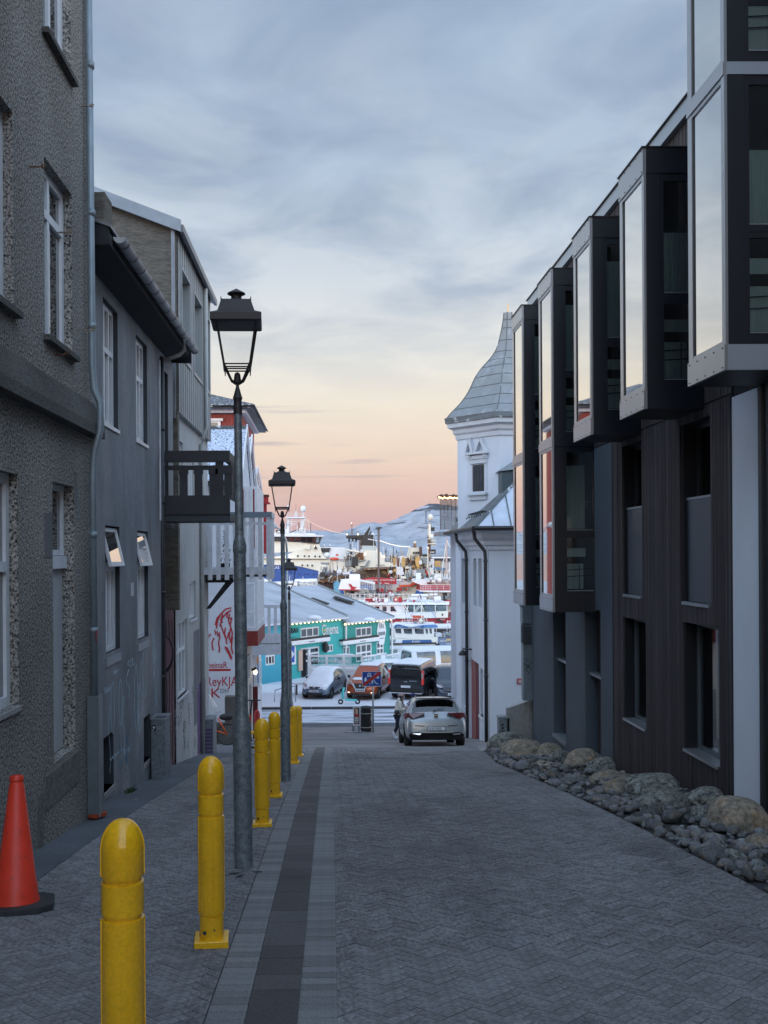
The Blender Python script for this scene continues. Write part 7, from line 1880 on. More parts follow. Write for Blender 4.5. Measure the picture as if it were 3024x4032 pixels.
def hut(t, a0, a1, ez, rz, wallm, holes):
    mb = MB(); tf.wall(mb, a0, a1, g0, ez, holes, .12)
    p = tf.p
    for a in (a0, a1): mb.poly([p(a, g0, 0), p(a, ez, 0), p(a, rz, -D_ / 2), p(a, ez, -D_), p(a, g0, -D_)])
    mb.quad(p(a0, g0, -D_), p(a1, g0, -D_), p(a1, ez, -D_), p(a0, ez, -D_)); obj('wall', mb, wallm, t)
    mb = MB(); hx = p(0, 0, -.2) - p(0, 0, 0)
    f = [p(a0 - .1, ez - .06, .35), p(a1 + .05, ez - .06, .35), p(a1 + .05, rz + .06, -D_ / 2), p(a0 - .1, rz + .06, -D_ / 2)]
    mb.prism(f, (0, 0, .12)); obj('front_roof', mb, mat('snowy roof', (.40, .44, .50), .6, var=.15, vscale=1.2, col2=(.29, .32, .36), c2scale=.6, stretch=(.4, 1, 1)), t)
    mb = MB(); mb.prism([p(a0 - .1, ez - .06, -D_ - .3), p(a1 + .05, ez - .06, -D_ - .3), p(a1 + .05, rz + .06, -D_ / 2), p(a0 - .1, rz + .06, -D_ / 2)], (0, 0, .12)); obj('rear_roof', mb, M('snow'), t)
    mb = MB(); mb.prism([p(a1 - .02, ez - .04, .36), p(a1 - .02, rz + .1, -D_ / 2), p(a1 - .02, rz + .3, -D_ / 2), p(a1 - .02, ez + .16, .36)], U * .12); obj('verge', mb, mat('grey green verge', (.25, .28, .28), .6), t)
    mb = MB(); mb.tube([p(a0 - .1, ez - .06, .40), p(a1 + .1, ez - .06, .40)], .06, 6); obj('gutter', mb, M('whitew'), t)
def frect(xa, ya, xb, yb, f=c3): 
    a = onF(*f(xa, ya)); b = onF(*f(xb, yb)); return (min(a[0], b[0]), max(a[0], b[0]), min(a[1], b[1]), max(a[1], b[1]))
def wrect(xa, xb, yt, yb):   # x extents with top and bottom taken at the centre
    a = onF(*c3(xa, yt))[0]; b = onF(*c3(xb, yt))[0]; m_ = (xa + xb) / 2; z1 = onF(*c3(m_, yt))[1]; z0 = onF(*c3(m_, yb))[1]; return (a, b, z0, z1)
H1 = [wrect(135, 248, 788, 1003), wrect(545, 762, 562, 680), wrect(545, 765, 795, 1140), wrect(830, 925, 765, 850)]
H2 = [wrect(1188, 1376, 560, 670), wrect(1042, 1120, 785, 930), wrect(1190, 1376, 755, 960), wrect(1432, 1515, 735, 880)]
hut(t1, WA, WB, -4.33, -2.17, M('teal'), H1)
hut(t2, WB + .01, WC, -4.70, -2.62, mat('deep teal wall', (.03, .27, .245), .7, var=.12, vscale=.7), H2)
window(t1, tf, *H1[0], .08, M('white'), fw=.10, mull=(.33, .66), trans=(.5,), gm='glassD')
window(t1, tf, *H1[1], .08, M('white'), fw=.10, mull=(.33, .66), gm='glassD', sill=(.08, M('white')))
window(t1, tf, *H1[2], .08, M('whitew'), fw=.12, mull=(.5,), trans=(.55, .78), gm='glassD')
window(t1, tf, *H1[3], .08, M('white'), fw=.08, mull=(.3, .65), gm='glassD')
window(t2, tf, *H2[0], .08, M('white'), fw=.10, mull=(.35, .66), gm='glassD', sill=(.08, M('white')))
window(t2, tf, *H2[1], .08, M('whitew'), fw=.10, mull=(.5,), gm='glassD'); window(t2, tf, *H2[2], .08, M('white'), fw=.12, mull=(.33, .66), trans=(.5,), gm='glassD'); window(t2, tf, *H2[3], .08, M('white'), fw=.10, mull=(.5,), trans=(.5,), gm='glassD')
# brighter turquoise stretch at the left end
a = onF(*c3(330, 800))[0]
mb = MB(); hl = H1[0]
tf2 = tf; z_top = -4.45; z_bot = onF(*c3(180, 1235))[1]
e_ = .012
for (q0, q1, w0, w1) in ((.0, hl[0] - .01, z_bot, z_top), (hl[1] + .01, a, z_bot, z_top), (hl[0] - .01, hl[1] + .01, z_bot, hl[2] - .01), (hl[0] - .01, hl[1] + .01, hl[3] + .01, z_top)): tf.quad(mb, q0, q1, w0, w1, e_)
obj('turquoise_panel', mb, M('cyan'), t1)
# awning boxes
for (t, xa, ya, xb, yb) in ((t1, 400, 745, 875, 700), (t2, 1022, 748, 1450, 692)):
    a = onF(*c3(xa, ya), c=.2); b = onF(*c3(xb, yb), c=.2); z_ = (a[1] + b[1]) / 2
    mb = MB(); tf.box(mb, a[0], b[0], z_ - .16, z_ + .12, 0, .34); aw = obj('awning_box', mb, M('white'), t, bevel=.05)
    mb = MB(); tf.box(mb, a[0], b[0], z_ + .12, z_ + .24, 0, .28); obj('awning_black_board', mb, M('black'), aw)  # black board along the top of the awning box
    mb = MB(); tf.box(mb, (a[0] * .55 + b[0] * .45), (a[0] * .4 + b[0] * .6), z_ - .06, z_ + .0, .34, .35); obj('awning_label', mb, M('galv'), aw)
# lettering
a, b = onF(*c3(785, 655)); a2, b2_ = onF(*c3(975, 655))
cs = text('cinema_lettering', 'Cinema', 1.02, tf, a, b, .03, M('white'), t1, thick=.05, squeeze=1.0)
xs_ = [(Vector(v.co) + rootloc(t1) - tf.o).dot(U) for v in cs.data.vertices]; W_ = max(xs_) - min(xs_); k_ = (a2 - a) / W_
for v in cs.data.vertices:
    q = Vector(v.co) + rootloc(t1) - tf.o; al = q.dot(U); v.co = Vector(v.co) + U * ((al - a) * (k_ - 1))
a, b = onF(*c3(352, 642)); a2, _ = onF(*c3(510, 642))
ks = text('kasbah_lettering', 'KASBAH', .50, tf, a, b, .03, M('black'), t1, thick=.03)
xs_ = [(Vector(v.co) + rootloc(t1) - tf.o).dot(U) for v in ks.data.vertices]; k_ = (a2 - a) / (max(xs_) - min(xs_))
for v in ks.data.vertices:
    q = Vector(v.co) + rootloc(t1) - tf.o; v.co = Vector(v.co) + U * ((q.dot(U) - a) * (k_ - 1))
mb = MB(); a = onF(*c3(425, 688)); b = onF(*c3(480, 672)); tf.box(mb, a[0], b[0], a[1], b[1], .01, .02); obj('small_lettering', mb, mat('dark teal print', (.03, .2, .2), .7), t1)
mb = MB(); a = onF(*c3(805, 610)); b = onF(*c3(822, 580)); tf.box(mb, a[0], b[0], a[1], b[1], .06, .08); obj('sunburst', mb, mat('yellow print', (.55, .5, .12), .6), t1)
# emblem on second hut
mb = MB(); c_ = onF(*c3(1482, 605)); pts = []
for k in range(24):
    t = 2 * math.pi * k / 24; r_ = 1 + .08 * math.cos(6 * t); pts.append(tf.p(c_[0] + .52 * r_ * math.cos(t), c_[1] + 1.05 * r_ * math.sin(t), .02))
mb.prism(pts, NW * .04); em = obj('emblem', mb, M('white'), t2)
mb = MB(); tf.box(mb, c_[0] - .42, c_[0] + .42, c_[1] - .32, c_[1] - .06, .06, .07); obj('emblem_bar', mb, M('galv'), em)
mb = MB()
for k in range(3): tf.box(mb, c_[0] - .28 + .2 * k, c_[0] - .16 + .2 * k, c_[1] + .2, c_[1] + .62 - .08 * k, .06, .07)
tf.box(mb, c_[0] - .26, c_[0] + .26, c_[1] - .56, c_[1] - .50, .06, .07); obj('emblem_drawing', mb, M('galv'), em)
# round windows boards etc: blue poster, pink panel, lantern
mb = MB(); r4 = wrect(370, 482, 790, 1000); tf.box(mb, *r4, .01, .05); bp_ = obj('blue_poster', mb, M('white'), t1)
mb = MB(); tf.box(mb, r4[0] + .02, r4[1] - .15, r4[2] + .15, r4[3], .05, .06); obj('poster_field', mb, mat('poster blue', (.01, .08, .42), .5), bp_)
mb = MB(); m_ = (r4[0] + r4[1]) / 2
mb.prism([tf.p(m_ - .25, r4[2] + .25, .06), tf.p(m_ - .02, r4[2] + .25, .06), tf.p(m_ + .02, r4[3] - .75, .06), tf.p(m_ + .28, r4[3] - .5, .06), tf.p(m_ + .05, r4[3] - .22, .06), tf.p(m_ - .18, r4[3] - .6, .06)], NW * .01); obj('poster_figure', mb, M('white'), bp_)
mb = MB(); r5 = wrect(505, 552, 832, 1068); tf.box(mb, r5[0], r5[1], r5[2], r5[3], .02, .12); sh_ = obj('shutter', mb, mat('salmon shutter', (.55, .38, .30), .7), t1)
mb = MB(); r6 = wrect(552, 600, 822, 1140); tf.box(mb, *r6, .01, .04); obj('open_doorway', mb, M('void'), t1)
mb = MB(); r6 = wrect(582, 600, 822, 1145); tf.box(mb, *r6, .3, .38); obj('door_edge', mb, M('white'), t1)
mb = MB(); c_ = onF(*c3(800, 800)); mb.lathe([(.06, -.32), (.19, -.2), (.19, .25), (.05, .42), (.01, .5)], tf.p(c_[0], c_[1], .25), 8); obj('lantern', mb, M('black'), t1)
for t, (xa, ya, xb, yb, n_) in ((t1, (350, 532, 1000, 470, 15)), (t2, (1062, 528, 1595, 470, 14))):
    A = onF(*c3(xa, ya), c=.34); B = onF(*c3(xb, yb), c=.34); mb = MB(); mb.tube([tf.p(A[0], A[1] + .08, .34), tf.p(B[0], B[1] + .08, .34)], .012, 4); st_ = obj('bulb_string', mb, M('black'), t)
    for k in range(n_):
        u_ = k / (n_ - 1); mb = MB(); mb.ball(tf.p(A[0] + (B[0] - A[0]) * u_, A[1] + (B[1] - A[1]) * u_, .34), .068, 8, 5); obj('bulb', mb, M('bulb'), st_)
for t, x_, y_ in ((t1, 715, 470), (t2, 1350, 492)):
    c_ = onF(*c3(x_, y_), c=.5); mb = MB(); mb.ball(tf.p(c_[0], c_[1] + .1, .45), .34, 10, 6, (1.3, .8, .5)); obj('floodlight_snow', mb, M('snow'), t, smooth=True)
mb = MB(); mb.tube([tf.p(WB + .12, -4.75, .2), tf.p(WB + .12, -8.0, .15)], .07, 8); obj('downpipe', mb, M('white'), t2)
mb = MB(); mb.tube([tf.p(WC - .1, -4.75, .2), tf.p(WC + .05, -5.4, .15), tf.p(WC + .05, -8.0, .15)], .07, 8); obj('downpipe', mb, M('white'), t2)
# skylights on the second roof
for (xa, ya, xb, yb) in ((660, 250, 850, 318), (930, 232, 1150, 300)):
    # find points on roof plane
    rn = (Vector(tf.p(WB, -4.6, .35)) , )
    A0 = tf.p(WB, -4.64, .35); e1 = U; e2 = (tf.p(WB, -2.44, -D_ / 2) - A0).normalized(); rn = e1.cross(e2).normalized()
    def onroof(x, y):
        d = ray(*c3(x, y)); o_ = A0 + rn * .0; t = o_.dot(rn) / d.dot(rn); return d * t
    q0, q1 = onroof(xa, ya), onroof(xb, yb); d_ = (q1 - q0).normalized(); s_ = rn.cross(d_).normalized() * .32
    upz = rn if rn.z > 0 else -rn
    mb = MB(); mb.prism([q0 - s_ + upz * .12, q1 - s_ + upz * .12, q1 + s_ + upz * .12, q0 + s_ + upz * .12], upz * .08); obj('skylight', mb, M('black'), t2)
# small lower hut at far left under snow (roof edge beam)
# deck with white railing and glass -----------------------------------
dk_ = thing('terrace_deck', 'white boarded terrace with white railings and clear glass panels in front of the teal buildings', 'terrace', (2, 57.8, -8))
W5 = lambda x, y, Y: onY(1200 + x / 4.608, 2560 + y / 4.608, Y)
Yd = 57.3
a = W5(80, 325, Yd); b = W5(1040, 335, Yd); zf = -8.0
for k in range(6):
    z0 = zf + .02 + k * (a.z - zf) / 6.2
    mb = MB(); mb.box(a.x, b.x + 6.5, Yd, Yd + .05, z0, z0 + (a.z - zf) / 6.2 - .03); obj('deck_board', mb, M('white'), dk_)
mb = MB(); mb.box(a.x, b.x + 6.5, Yd + .06, Yd + 3.0, zf, a.z - .1); obj('deck_floor', mb, M('snow'), dk_)
top_z = W5(0, 108, Yd).z; bot_z = W5(0, 300, Yd).z
mb = MB(); mb.box(a.x, b.x, Yd - .05, Yd + .05, top_z - .06, top_z + .06); mb.box(a.x, b.x, Yd - .05, Yd + .05, bot_z - .07, bot_z + .05); obj('handrail', mb, M('white'), dk_)
for x_ in (95, 395, 710, 1045):
    p = W5(x_, 100, Yd); mb = MB(); mb.box(p.x - .07, p.x + .07, Yd - .06, Yd + .06, zf, top_z); obj('rail_post', mb, M('white'), dk_)
for (x0_, x1_) in ((110, 385), (405, 700), (725, 1035)):
    mb = MB(); mb.box(W5(x0_, 0, Yd).x, W5(x1_, 0, Yd).x, Yd, Yd + .015, bot_z, top_z); obj('glass_panel', mb, M('glassT'), dk_)
fd = frY(Yd - .01)
q = W5(120, 220, Yd); text('glass_lettering', 'Couscous', .36, fd, q.x, q.z, .0, M('white'), dk_, thick=.004, squeeze=1.0)
q = W5(530, 225, Yd); text('glass_lettering', 'Tagine', .34, fd, q.x, q.z, .0, M('white'), dk_, thick=.004)
# right hand run of railing receding upwards to the right
Z4 = lambda x, y, Y: onY(1500 + x / 4.608, 2280 + y / 4.608, Y)
for (pts, Ya, Yb_) in (([(1060, 110), (1475, 62)], 57.3, 61), ):
    A = W5(1045, 125, 57.3); B = W5(1475, 62, 61.0); A2 = W5(1045, 305, 57.3); B2_ = W5(1475, 270, 61.0)
    mb = MB(); mb.tube([A, B], .06, 6); mb.tube([A2, B2_], .06, 6); obj('handrail', mb, M('white'), dk_)
    for k in range(5):
        u_ = k / 4; mb = MB(); mb.tube([A.lerp(B, u_), A2.lerp(B2_, u_) - Vector((0, 0, .3))], .05, 6); obj('rail_post', mb, M('white'), dk_)
        if k < 4:
            mb = MB(); mb.quad(A.lerp(B, u_), A.lerp(B, u_ + .25), A2.lerp(B2_, u_ + .25), A2.lerp(B2_, u_)); obj('glass_panel', mb, M('glassT'), dk_)
dk2 = thing('gangway_terrace', 'long white railing with tinted glass along the quay left of the tower building', 'terrace', (7, 66, -8))
A = Z4(100, 1390, 64); B = Z4(520, 1310, 65); C_ = Z4(980, 1300, 66); D2_ = Z4(1440, 1265, 68)
dn = Vector((0, 0, -2.1))
for (p_, q_, n_) in ((A, B, 4), (B, C_, 4), (C_, D2_, 4)):
    mb = MB(); mb.tube([p_, q_], .06, 6); mb.tube([p_ + dn, q_ + dn], .07, 6); obj('handrail', mb, M('white'), dk2)
    for k in range(n_):
        a_ = p_.lerp(q_, k / n_); b_ = p_.lerp(q_, (k + 1) / n_)
        mb = MB(); mb.tube([a_, a_ + dn + Vector((0, 0, -.3))], .05, 6); obj('rail_post', mb, M('white'), dk2)
        mb = MB(); mb.quad(a_, b_, b_ + dn, a_ + dn); obj('glass_panel', mb, M('glassT'), dk2)
        mb = MB(); mb.prism([a_ + dn * 1.02 + Vector((0, .3, 0)), b_ + dn * 1.02 + Vector((0, .3, 0)), b_ + Vector((0, .3, -8.0 - b_.z)), a_ + Vector((0, .3, -8.0 - a_.z))], (0, .05, 0)); obj('deck_board', mb, M('white'), dk2)
mb = MB(); rr = random.Random(8)
for k in range(18):
    p = A.lerp(D2_, .25 + .7 * k / 18) + Vector((0, 1.2, -1.3)); h_ = rr.uniform(.5, 1.1); mb = MB(); mb.box(p.x - .18, p.x + .18, p.y - .2, p.y + .2, p.z - .8, p.z - .8 + h_)
    obj('terrace_chair', mb, mat('terrace furniture', rr.choice([(.05, .08, .08), (.5, .52, .52), (.12, .3, .28), (.35, .2, .05), (.5, .08, .06)]), .7) if k < 6 else M('galv'), dk2)
# picnic table, bike hoops, chain, street lamp over the harbour
hp = thing('bike_hoops', 'bent grey metal bicycle hoops standing in the snow beyond the road', 'bicycle rack', onY(1095, 2745, 52))
for dx_ in (0, .35):
    A = onY(1080, 2748, 52); A = Vector((A.x + dx_, 52, -7.96)); mb = MB(); mb.tube([A, A + Vector((.05, 0, .62)), A + Vector((.75, .0, .85)), A + Vector((.8, 0, 0))], .03, 6); obj('hoop', mb, M('galv'), hp)
sp = thing('pale_lamp_mast', 'tall pale grey lamp mast right behind the second street lamp', 'lamp mast', (onY(1128, 2500, 48).x, 48, -8))
mx_ = onY(1129, 2300, 48).x
mb = MB(); mb.tube([(mx_, 48, -8.1), (mx_ + .02, 48, 0.1)], [.075, .055], 10); mb.tube([(mx_ + .02, 48, 0.1), (mx_ - .02, 48, .7), (mx_ - .35, 48, 1.25), (mx_ - .7, 48, 1.4)], [.055, .05, .04, .035], 8); obj('mast', mb, mat('pale mast', (.35, .40, .43), .4, metal=.4), sp, smooth=True)
c_ = onY(1075, 2008, 48); mb = MB(); mb.ball((mx_ - .85, 48, 1.38), .34, 12, 8, (1.2, 1, .55)); obj('lamp_head', mb, mat('pale lamp head', (.45, .50, .52), .3), sp, smooth=True)
mb = MB(); q = onY(1090, 2570, 55); bt = thing('picnic_bench', 'snow covered wooden bench left of the blue grey hatchback', 'bench', onY(1150, 2700, 54.5))
g = onY(1150, 2690, 54.5)
for dz_, nm in ((.0, 'seat'),): mb.box(g.x - .55, g.x + 1.1, 54.3, 54.8, -7.35, -7.25); obj('seat', mb, M('snow'), bt)
for x_ in (-.4, .2, .9): mb = MB(); mb.box(g.x + x_, g.x + x_ + .1, 54.35, 54.75, -8.0, -7.35); obj('leg', mb, M('render1d'), bt)
pl_ = thing('deck_cabinet', 'white snow topped counter against the teal wall behind the railing', 'counter', tf.p(6.2, -8, 1.6))
mb = MB(); r_ = wrect(815, 930, 860, 1010)
tf.box(mb, r_[0], r_[1], -8, r_[3] - .2, .9, 1.5); obj('counter_body', mb, M('whitew'), pl_)
mb = MB(); tf.box(mb, r_[0] - .1, r_[1] + .1, r_[3] - .2, r_[3] - .05, .8, 1.6); obj('counter_top', mb, M('snow'), pl_)
# signs beside the hut: number on bracket
# ================================================================== SHIPS
c1 = lambda x, y: (1000 + x / 3.318, 1950 + y / 3.318)
c2 = lambda x, y: (1400 + x / 3.687, 1950 + y / 3.687)
c4 = lambda x, y: (1500 + x / 4.608, 2280 + y / 4.608)
class Ship:
    def __init__(s, name, label, cat, crop, Y, base):
        s.c, s.Y = crop, Y; s.k = .55 if Y < 100 else .27; p = onY(*crop(*base), Y); s.t = thing(name, label, cat, (p.x, Y, -10.2))
    def P(s, x, y, d=0, crop=None): return onY(*(crop or s.c)(x, y), s.Y + d)
    def prism(s, nm, pts, mt, dep, d=0, parent=None, crop=None, bevel=0, ref=None):
        mb = MB(); P_ = [s.P(x, y, d, crop) for x, y in pts]; mb.prism(P_, (0, dep, 0)); return obj(nm, mb, mt, parent or s.t, bevel=bevel)
    def tube(s, nm, pts, r, mt, d=0, parent=None, crop=None, seg=6):
        mb = MB(); mb.tube([s.P(x, y, d, crop) for x, y in pts], r * s.k, seg); return obj(nm, mb, mt, parent or s.t)
    def tubes(s, nm, lst, r, mt, d=0, parent=None, crop=None, kind=None):
        mb = MB()
        for pts in lst: mb.tube([s.P(x, y, d, crop) for x, y in pts], r * s.k, 5)
        return obj(nm, mb, mt, parent or s.t, kind=kind)
    def ball(s, nm, x, y, r, mt, d=0, sc=(1, 1, 1), parent=None, crop=None):
        mb = MB(); mb.ball(s.P(x, y, d, crop), r * s.k, 12, 8, sc); return obj(nm, mb, mt, parent or s.t, smooth=True)
    def text(s, nm, str_, x, y, hpx, mt, d=0, parent=None, squeeze=1.0, crop=None, scale=3.687):
        p = s.P(x, y, d, crop); f = Fr((0, s.Y + d, 0), (1, 0, 0), (0, 0, 1), (0, -1, 0)); return text(nm, str_, hpx / scale * (s.Y + d) / F * 1.38, f, p.x, p.z, .02, mt, parent or s.t, thick=.02, squeeze=squeeze)
    def rail(s, nm, pts, hpx, npost, r, mt, d=0, crop=None, bars=2):
        lst = []
        for b in range(bars + 1): lst.append([(x, y - hpx * (1 - b / (bars + 0.0) if bars else 0)) for x, y in pts])
        tot = len(pts) - 1
        for k in range(npost + 1):
            u_ = k / npost * tot; i = min(int(u_), tot - 1); f_ = u_ - i
            x = pts[i][0] + (pts[i + 1][0] - pts[i][0]) * f_; y = pts[i][1] + (pts[i + 1][1] - pts[i][1]) * f_; lst.append([(x, y), (x, y - hpx)])
        return s.tubes(nm, lst, r, mt, d, crop=crop)
def gear(s, nm, x0, x1, y0, y1, n, sz, mts, d=-.5, crop=None, seed=1, mast=.3):
    """small deck gear too fine to pick apart: boxes, drums, posts and wires"""
    rr = random.Random(seed)
    for mi, mt in enumerate(mts):
        mb = MB()
        for k in range(n // len(mts)):
            x, y = rr.uniform(x0, x1), y1 - (y1 - y0) * rr.random() ** 2; p = s.P(x, y, d + rr.uniform(0, 1.5), crop); w_, h_ = sz * rr.uniform(.2, 1), sz * rr.uniform(.2, 1)
            if rr.random() < mast: mb.tube([p, p + Vector((rr.uniform(-.2, .2) * sz, 0, sz * rr.uniform(.8, 2.6)))], sz * .04, 4)
            elif rr.random() < .3: mb.tube([p, p + Vector((w_ * 1.4, 0, rr.uniform(-.3, .6) * sz))], sz * .06, 5)
            elif rr.random() < .25: mb.ball(p, h_ * .4, 7, 5)
            else: mb.box(p.x, p.x + w_, p.y, p.y + sz * .5, p.z, p.z + h_)
        obj(nm, mb, mt, s.t, kind='stuff')
WH, DK = M('shipw'), M('framed')
cool = mat('cool ship white', (.62, .66, .70), .5, var=.08)
A_ = Ship('trawler', 'big white trawler with blue hull, tall mast gantry and black topped funnel', 'ship', c1, 170, (900, 1100))
A_.prism('hull', [(60, 905), (240, 903), (540, 922), (640, 940), (890, 1000), (1250, 1003), (2400, 1003), (2400, 1330), (60, 1330)], M('shipblue'), 22)
A_.prism('bulwark', [(60, 815), (960, 838), (1235, 880), (2350, 940), (2350, 1002), (1250, 1002), (890, 999), (640, 939), (540, 921), (60, 903)], WH, 20, d=-.2)
A_.prism('rub_rail', [(60, 826), (960, 830), (960, 838), (60, 834)], M('black'), 1, d=-.5)
A_.prism('superstructure', [(200, 815), (430, 780), (560, 720), (850, 640), (895, 765), (960, 836), (200, 830)], WH, 14, d=1)
A_.prism('superstructure', [(150, 600), (390, 600), (700, 626), (840, 636), (850, 650), (500, 740), (150, 760)], WH, 14, d=1.4)
br_ = A_.prism('wheelhouse', [(200, 535), (880, 541), (842, 636), (700, 626), (560, 601), (200, 600)], DK, 12, d=1.0)
for (x0_, x1_) in ((395, 450), (470, 530), (545, 600), (612, 680), (690, 760), (770, 800), (815, 850)):
    A_.prism('wheelhouse_window', [(x0_ + 6, 548), (x1_ + 4, 548), (x1_ - 8, 596 + max(0, x1_ - 560) * .08), (x0_ - 4, 594 + max(0, x0_ - 560) * .08)], M('glassBay') if x0_ % 3 else M('glassD'), .2, d=.8, parent=br_)
A_.prism('wheelhouse_roof', [(180, 522), (915, 525), (905, 541), (180, 540)], cool, 13, d=.6)
A_.prism('deck_house', [(260, 490), (560, 488), (800, 500), (800, 523), (260, 523)], cool, 6, d=4)
A_.prism('mast_leg', [(432, 290), (468, 290), (462, 455), (420, 455)], cool, 1.5, d=5); A_.prism('mast_leg', [(620, 290), (665, 290), (645, 470), (600, 470)], cool, 1.5, d=5)
A_.prism('mast_platform', [(418, 283), (672, 283), (672, 297), (418, 297)], cool, 4, d=4)
A_.prism('mast_crossbar', [(470, 340), (620, 338), (620, 348), (470, 350)], cool, .6, d=5); A_.prism('mast_crossbar', [(430, 382), (525, 384), (525, 392), (430, 390)], cool, .6, d=5); A_.prism('mast_crossbar', [(462, 362), (560, 375), (560, 380), (462, 368)], cool, .6, d=5)
A_.rail('mast_rail', [(420, 283), (670, 283)], 48, 9, .07, cool, d=4)
A_.ball('radar_dome', 642, 178, 2.0, cool, d=5, sc=(1, 1, 1.15)); A_.ball('radar_dome', 448, 158, 1.1, cool, d=5, sc=(1, 1, 1.3)); A_.tube('dome_stand', [(642, 215), (642, 285)], .35, cool, d=5)
A_.tube('antenna', [(548, 285), (548, 110)], .09, DK, d=5); A_.tube('antenna', [(592, 285), (592, 140)], .07, DK, d=5); A_.prism('antenna_base', [(538, 205), (558, 205), (558, 285), (538, 285)], cool, 1, d=5)
A_.prism('name_plate', [(592, 432), (680, 438), (680, 488), (592, 482)], M('white'), .4, d=3.5); A_.text('name_text', 'DYL', 600, 478, 34, DK, d=3.2, scale=3.318, squeeze=1.0)
for x_, y_ in ((573, 795), (660, 795), (718, 797), (798, 798), (858, 800), (630, 915), (700, 916), (760, 918)):
    A_.prism('porthole', [(x_ - 9, y_ - 12), (x_ + 9, y_ - 12), (x_ + 9, y_ + 12), (x_ - 9, y_ + 12)], DK, .3, d=-.45 if y_ > 850 else .8)
for x_ in (475, 597, 670, 710, 785): A_.ball('porthole', x_, 1033 - (28 if x_ == 475 else 0), .45, DK, d=0)
A_.ball('deck_lamp', 718, 665, .35, M('bulbw'), d=.8); A_.ball('deck_lamp', 795, 668, .35, M('bulbw'), d=.8); A_.prism('winch_cover', [(665, 700), (720, 650), (740, 650), (725, 715)], WH, 1, d=.5); A_.prism('winch_cover', [(785, 700), (800, 655), (830, 705)], DK, 1, d=.6)
A_.prism('boat_deck', [(860, 678), (1190, 680), (1210, 830), (1000, 830), (960, 770), (880, 760)], cool, 12, d=2)
A_.prism('deck_opening', [(880, 690), (1000, 690), (980, 745), (885, 745)], DK, .3, d=1.6)
A_.ball('small_dome', 917, 655, .8, cool, d=2); A_.ball('small_dome', 995, 655, .7, cool, d=2)
A_.tube('crane_arm', [(1190, 800), (1215, 715), (1370, 742)], .7, WH, d=-1, seg=8); A_.tube('crane_jib', [(1200, 740), (1290, 800), (1370, 742)], .35, WH, d=-1)
A_.prism('davit_frame', [(1240, 830), (1390, 815), (1390, 935), (1250, 935)], mat('ship machinery grey', (.25, .30, .33), .6, var=.5, vscale=1.5), 6, d=2)
A_.prism('gangway', [(1490, 850), (1510, 850), (1475, 935), (1440, 935)], M('galv'), .5, d=-1.2)
A_.ball('lifeboat', 1050, 832, 1.4, M('orangehull'), d=-1, sc=(2.2, 1, .8)); A_.ball('lifeboat_canopy', 1086, 780, .9, M('orangehull'), d=0, sc=(1.1, 1, .8))
fn = A_.prism('funnel', [(1402, 658), (1602, 660), (1640, 935), (1380, 938)], mat('funnel pale grey', (.40, .46, .48), .5, var=.06), 9, d=0); A_.prism('funnel_top', [(1420, 518), (1558, 515), (1585, 600), (1598, 660), (1402, 658)], M('framed'), 9, d=0)
A_.prism('exhaust', [(1440, 515), (1515, 405), (1520, 440), (1490, 515)], M('black'), 1.5, d=3); A_.prism('exhaust', [(1505, 515), (1530, 460), (1535, 475), (1520, 515)], M('black'), 1.5, d=3)
A_.ball('funnel_dome', 1555, 512, .9, cool, d=3, sc=(1, 1, 1.2)); A_.ball('funnel_lamp', 1447, 770, .9, M('bulbw'), d=-.6)
A_.prism('gallows', [(1205, 525), (1420, 520), (1400, 595), (1330, 575), (1205, 560)], M('framed'), 2, d=1)
A_.rail('gallows_rail', [(1205, 522), (1420, 515)], 40, 8, .06, DK, d=1); A_.tube('light_mast', [(1280, 520), (1280, 350)], .3, M('rust'), d=1); A_.ball('mast_lamp', 1275, 365, .35, M('bulbw'), d=.6)
for x_ in (1216, 1358): A_.ball('gallows_lamp', x_, 512, .5, M('bulbw'), d=.5)
for x_ in (1245, 1290, 1335): A_.prism('net_block', [(x_ - 14, 560), (x_ + 14, 560), (x_ + 10, 612), (x_ - 12, 608)], M('black'), 1, d=1)
mb = MB()
lst = []
ls = A_.tube('light_string', [(670, 315), (800, 385), (930, 440), (1060, 480), (1210, 510)], .03, M('black'), d=1)
for k in range(34):
    t_ = k / 33; pts_ = [(670, 315), (800, 385), (930, 440), (1060, 480), (1210, 510)]; u_ = t_ * 4; i = min(3, int(u_)); f_ = u_ - i
    A_.ball('bulb', pts_[i][0] + (pts_[i + 1][0] - pts_[i][0]) * f_, pts_[i][1] + (pts_[i + 1][1] - pts_[i][1]) * f_, .13, M('bulbw'), d=1, parent=ls)
A_.text('bow_name', 'RAS', 245, 962, 36, M('white'), d=-.5, scale=3.318)
# stern house right of funnel in crop 2
A_.prism('stern_house', [(285, 735), (330, 810), (372, 822), (425, 968), (550, 975), (552, 1112), (0, 1112), (0, 820), (80, 800), (300, 800)], WH, 12, d=-.6, crop=c2)
A_.text('stern_name', 'NIELDO', 300, 1028, 26, DK, d=-.8, crop=c2); A_.text('side_name', 'RVEG', 0, 1098, 40, DK, d=-.8, crop=c2)
A_.rail('stern_rail', [(400, 970), (550, 972)], 60, 7, .08, cool, d=-.6, crop=c2); A_.tube('stern_mast', [(262, 1000), (264, 600)], .15, cool, d=-1.5, crop=c2); A_.prism('mast_yard', [(180, 630), (320, 655), (320, 665), (180, 642)], cool, .3, d=-1.5, crop=c2)
A_.ball('stern_lamp', 412, 893, .8, M('bulbw'), d=-1, crop=c2); A_.tubes('stern_stay', [[(262, 840), (340, 1030)], [(262, 840), (200, 1010)]], .12, cool, d=-1.5, crop=c2)

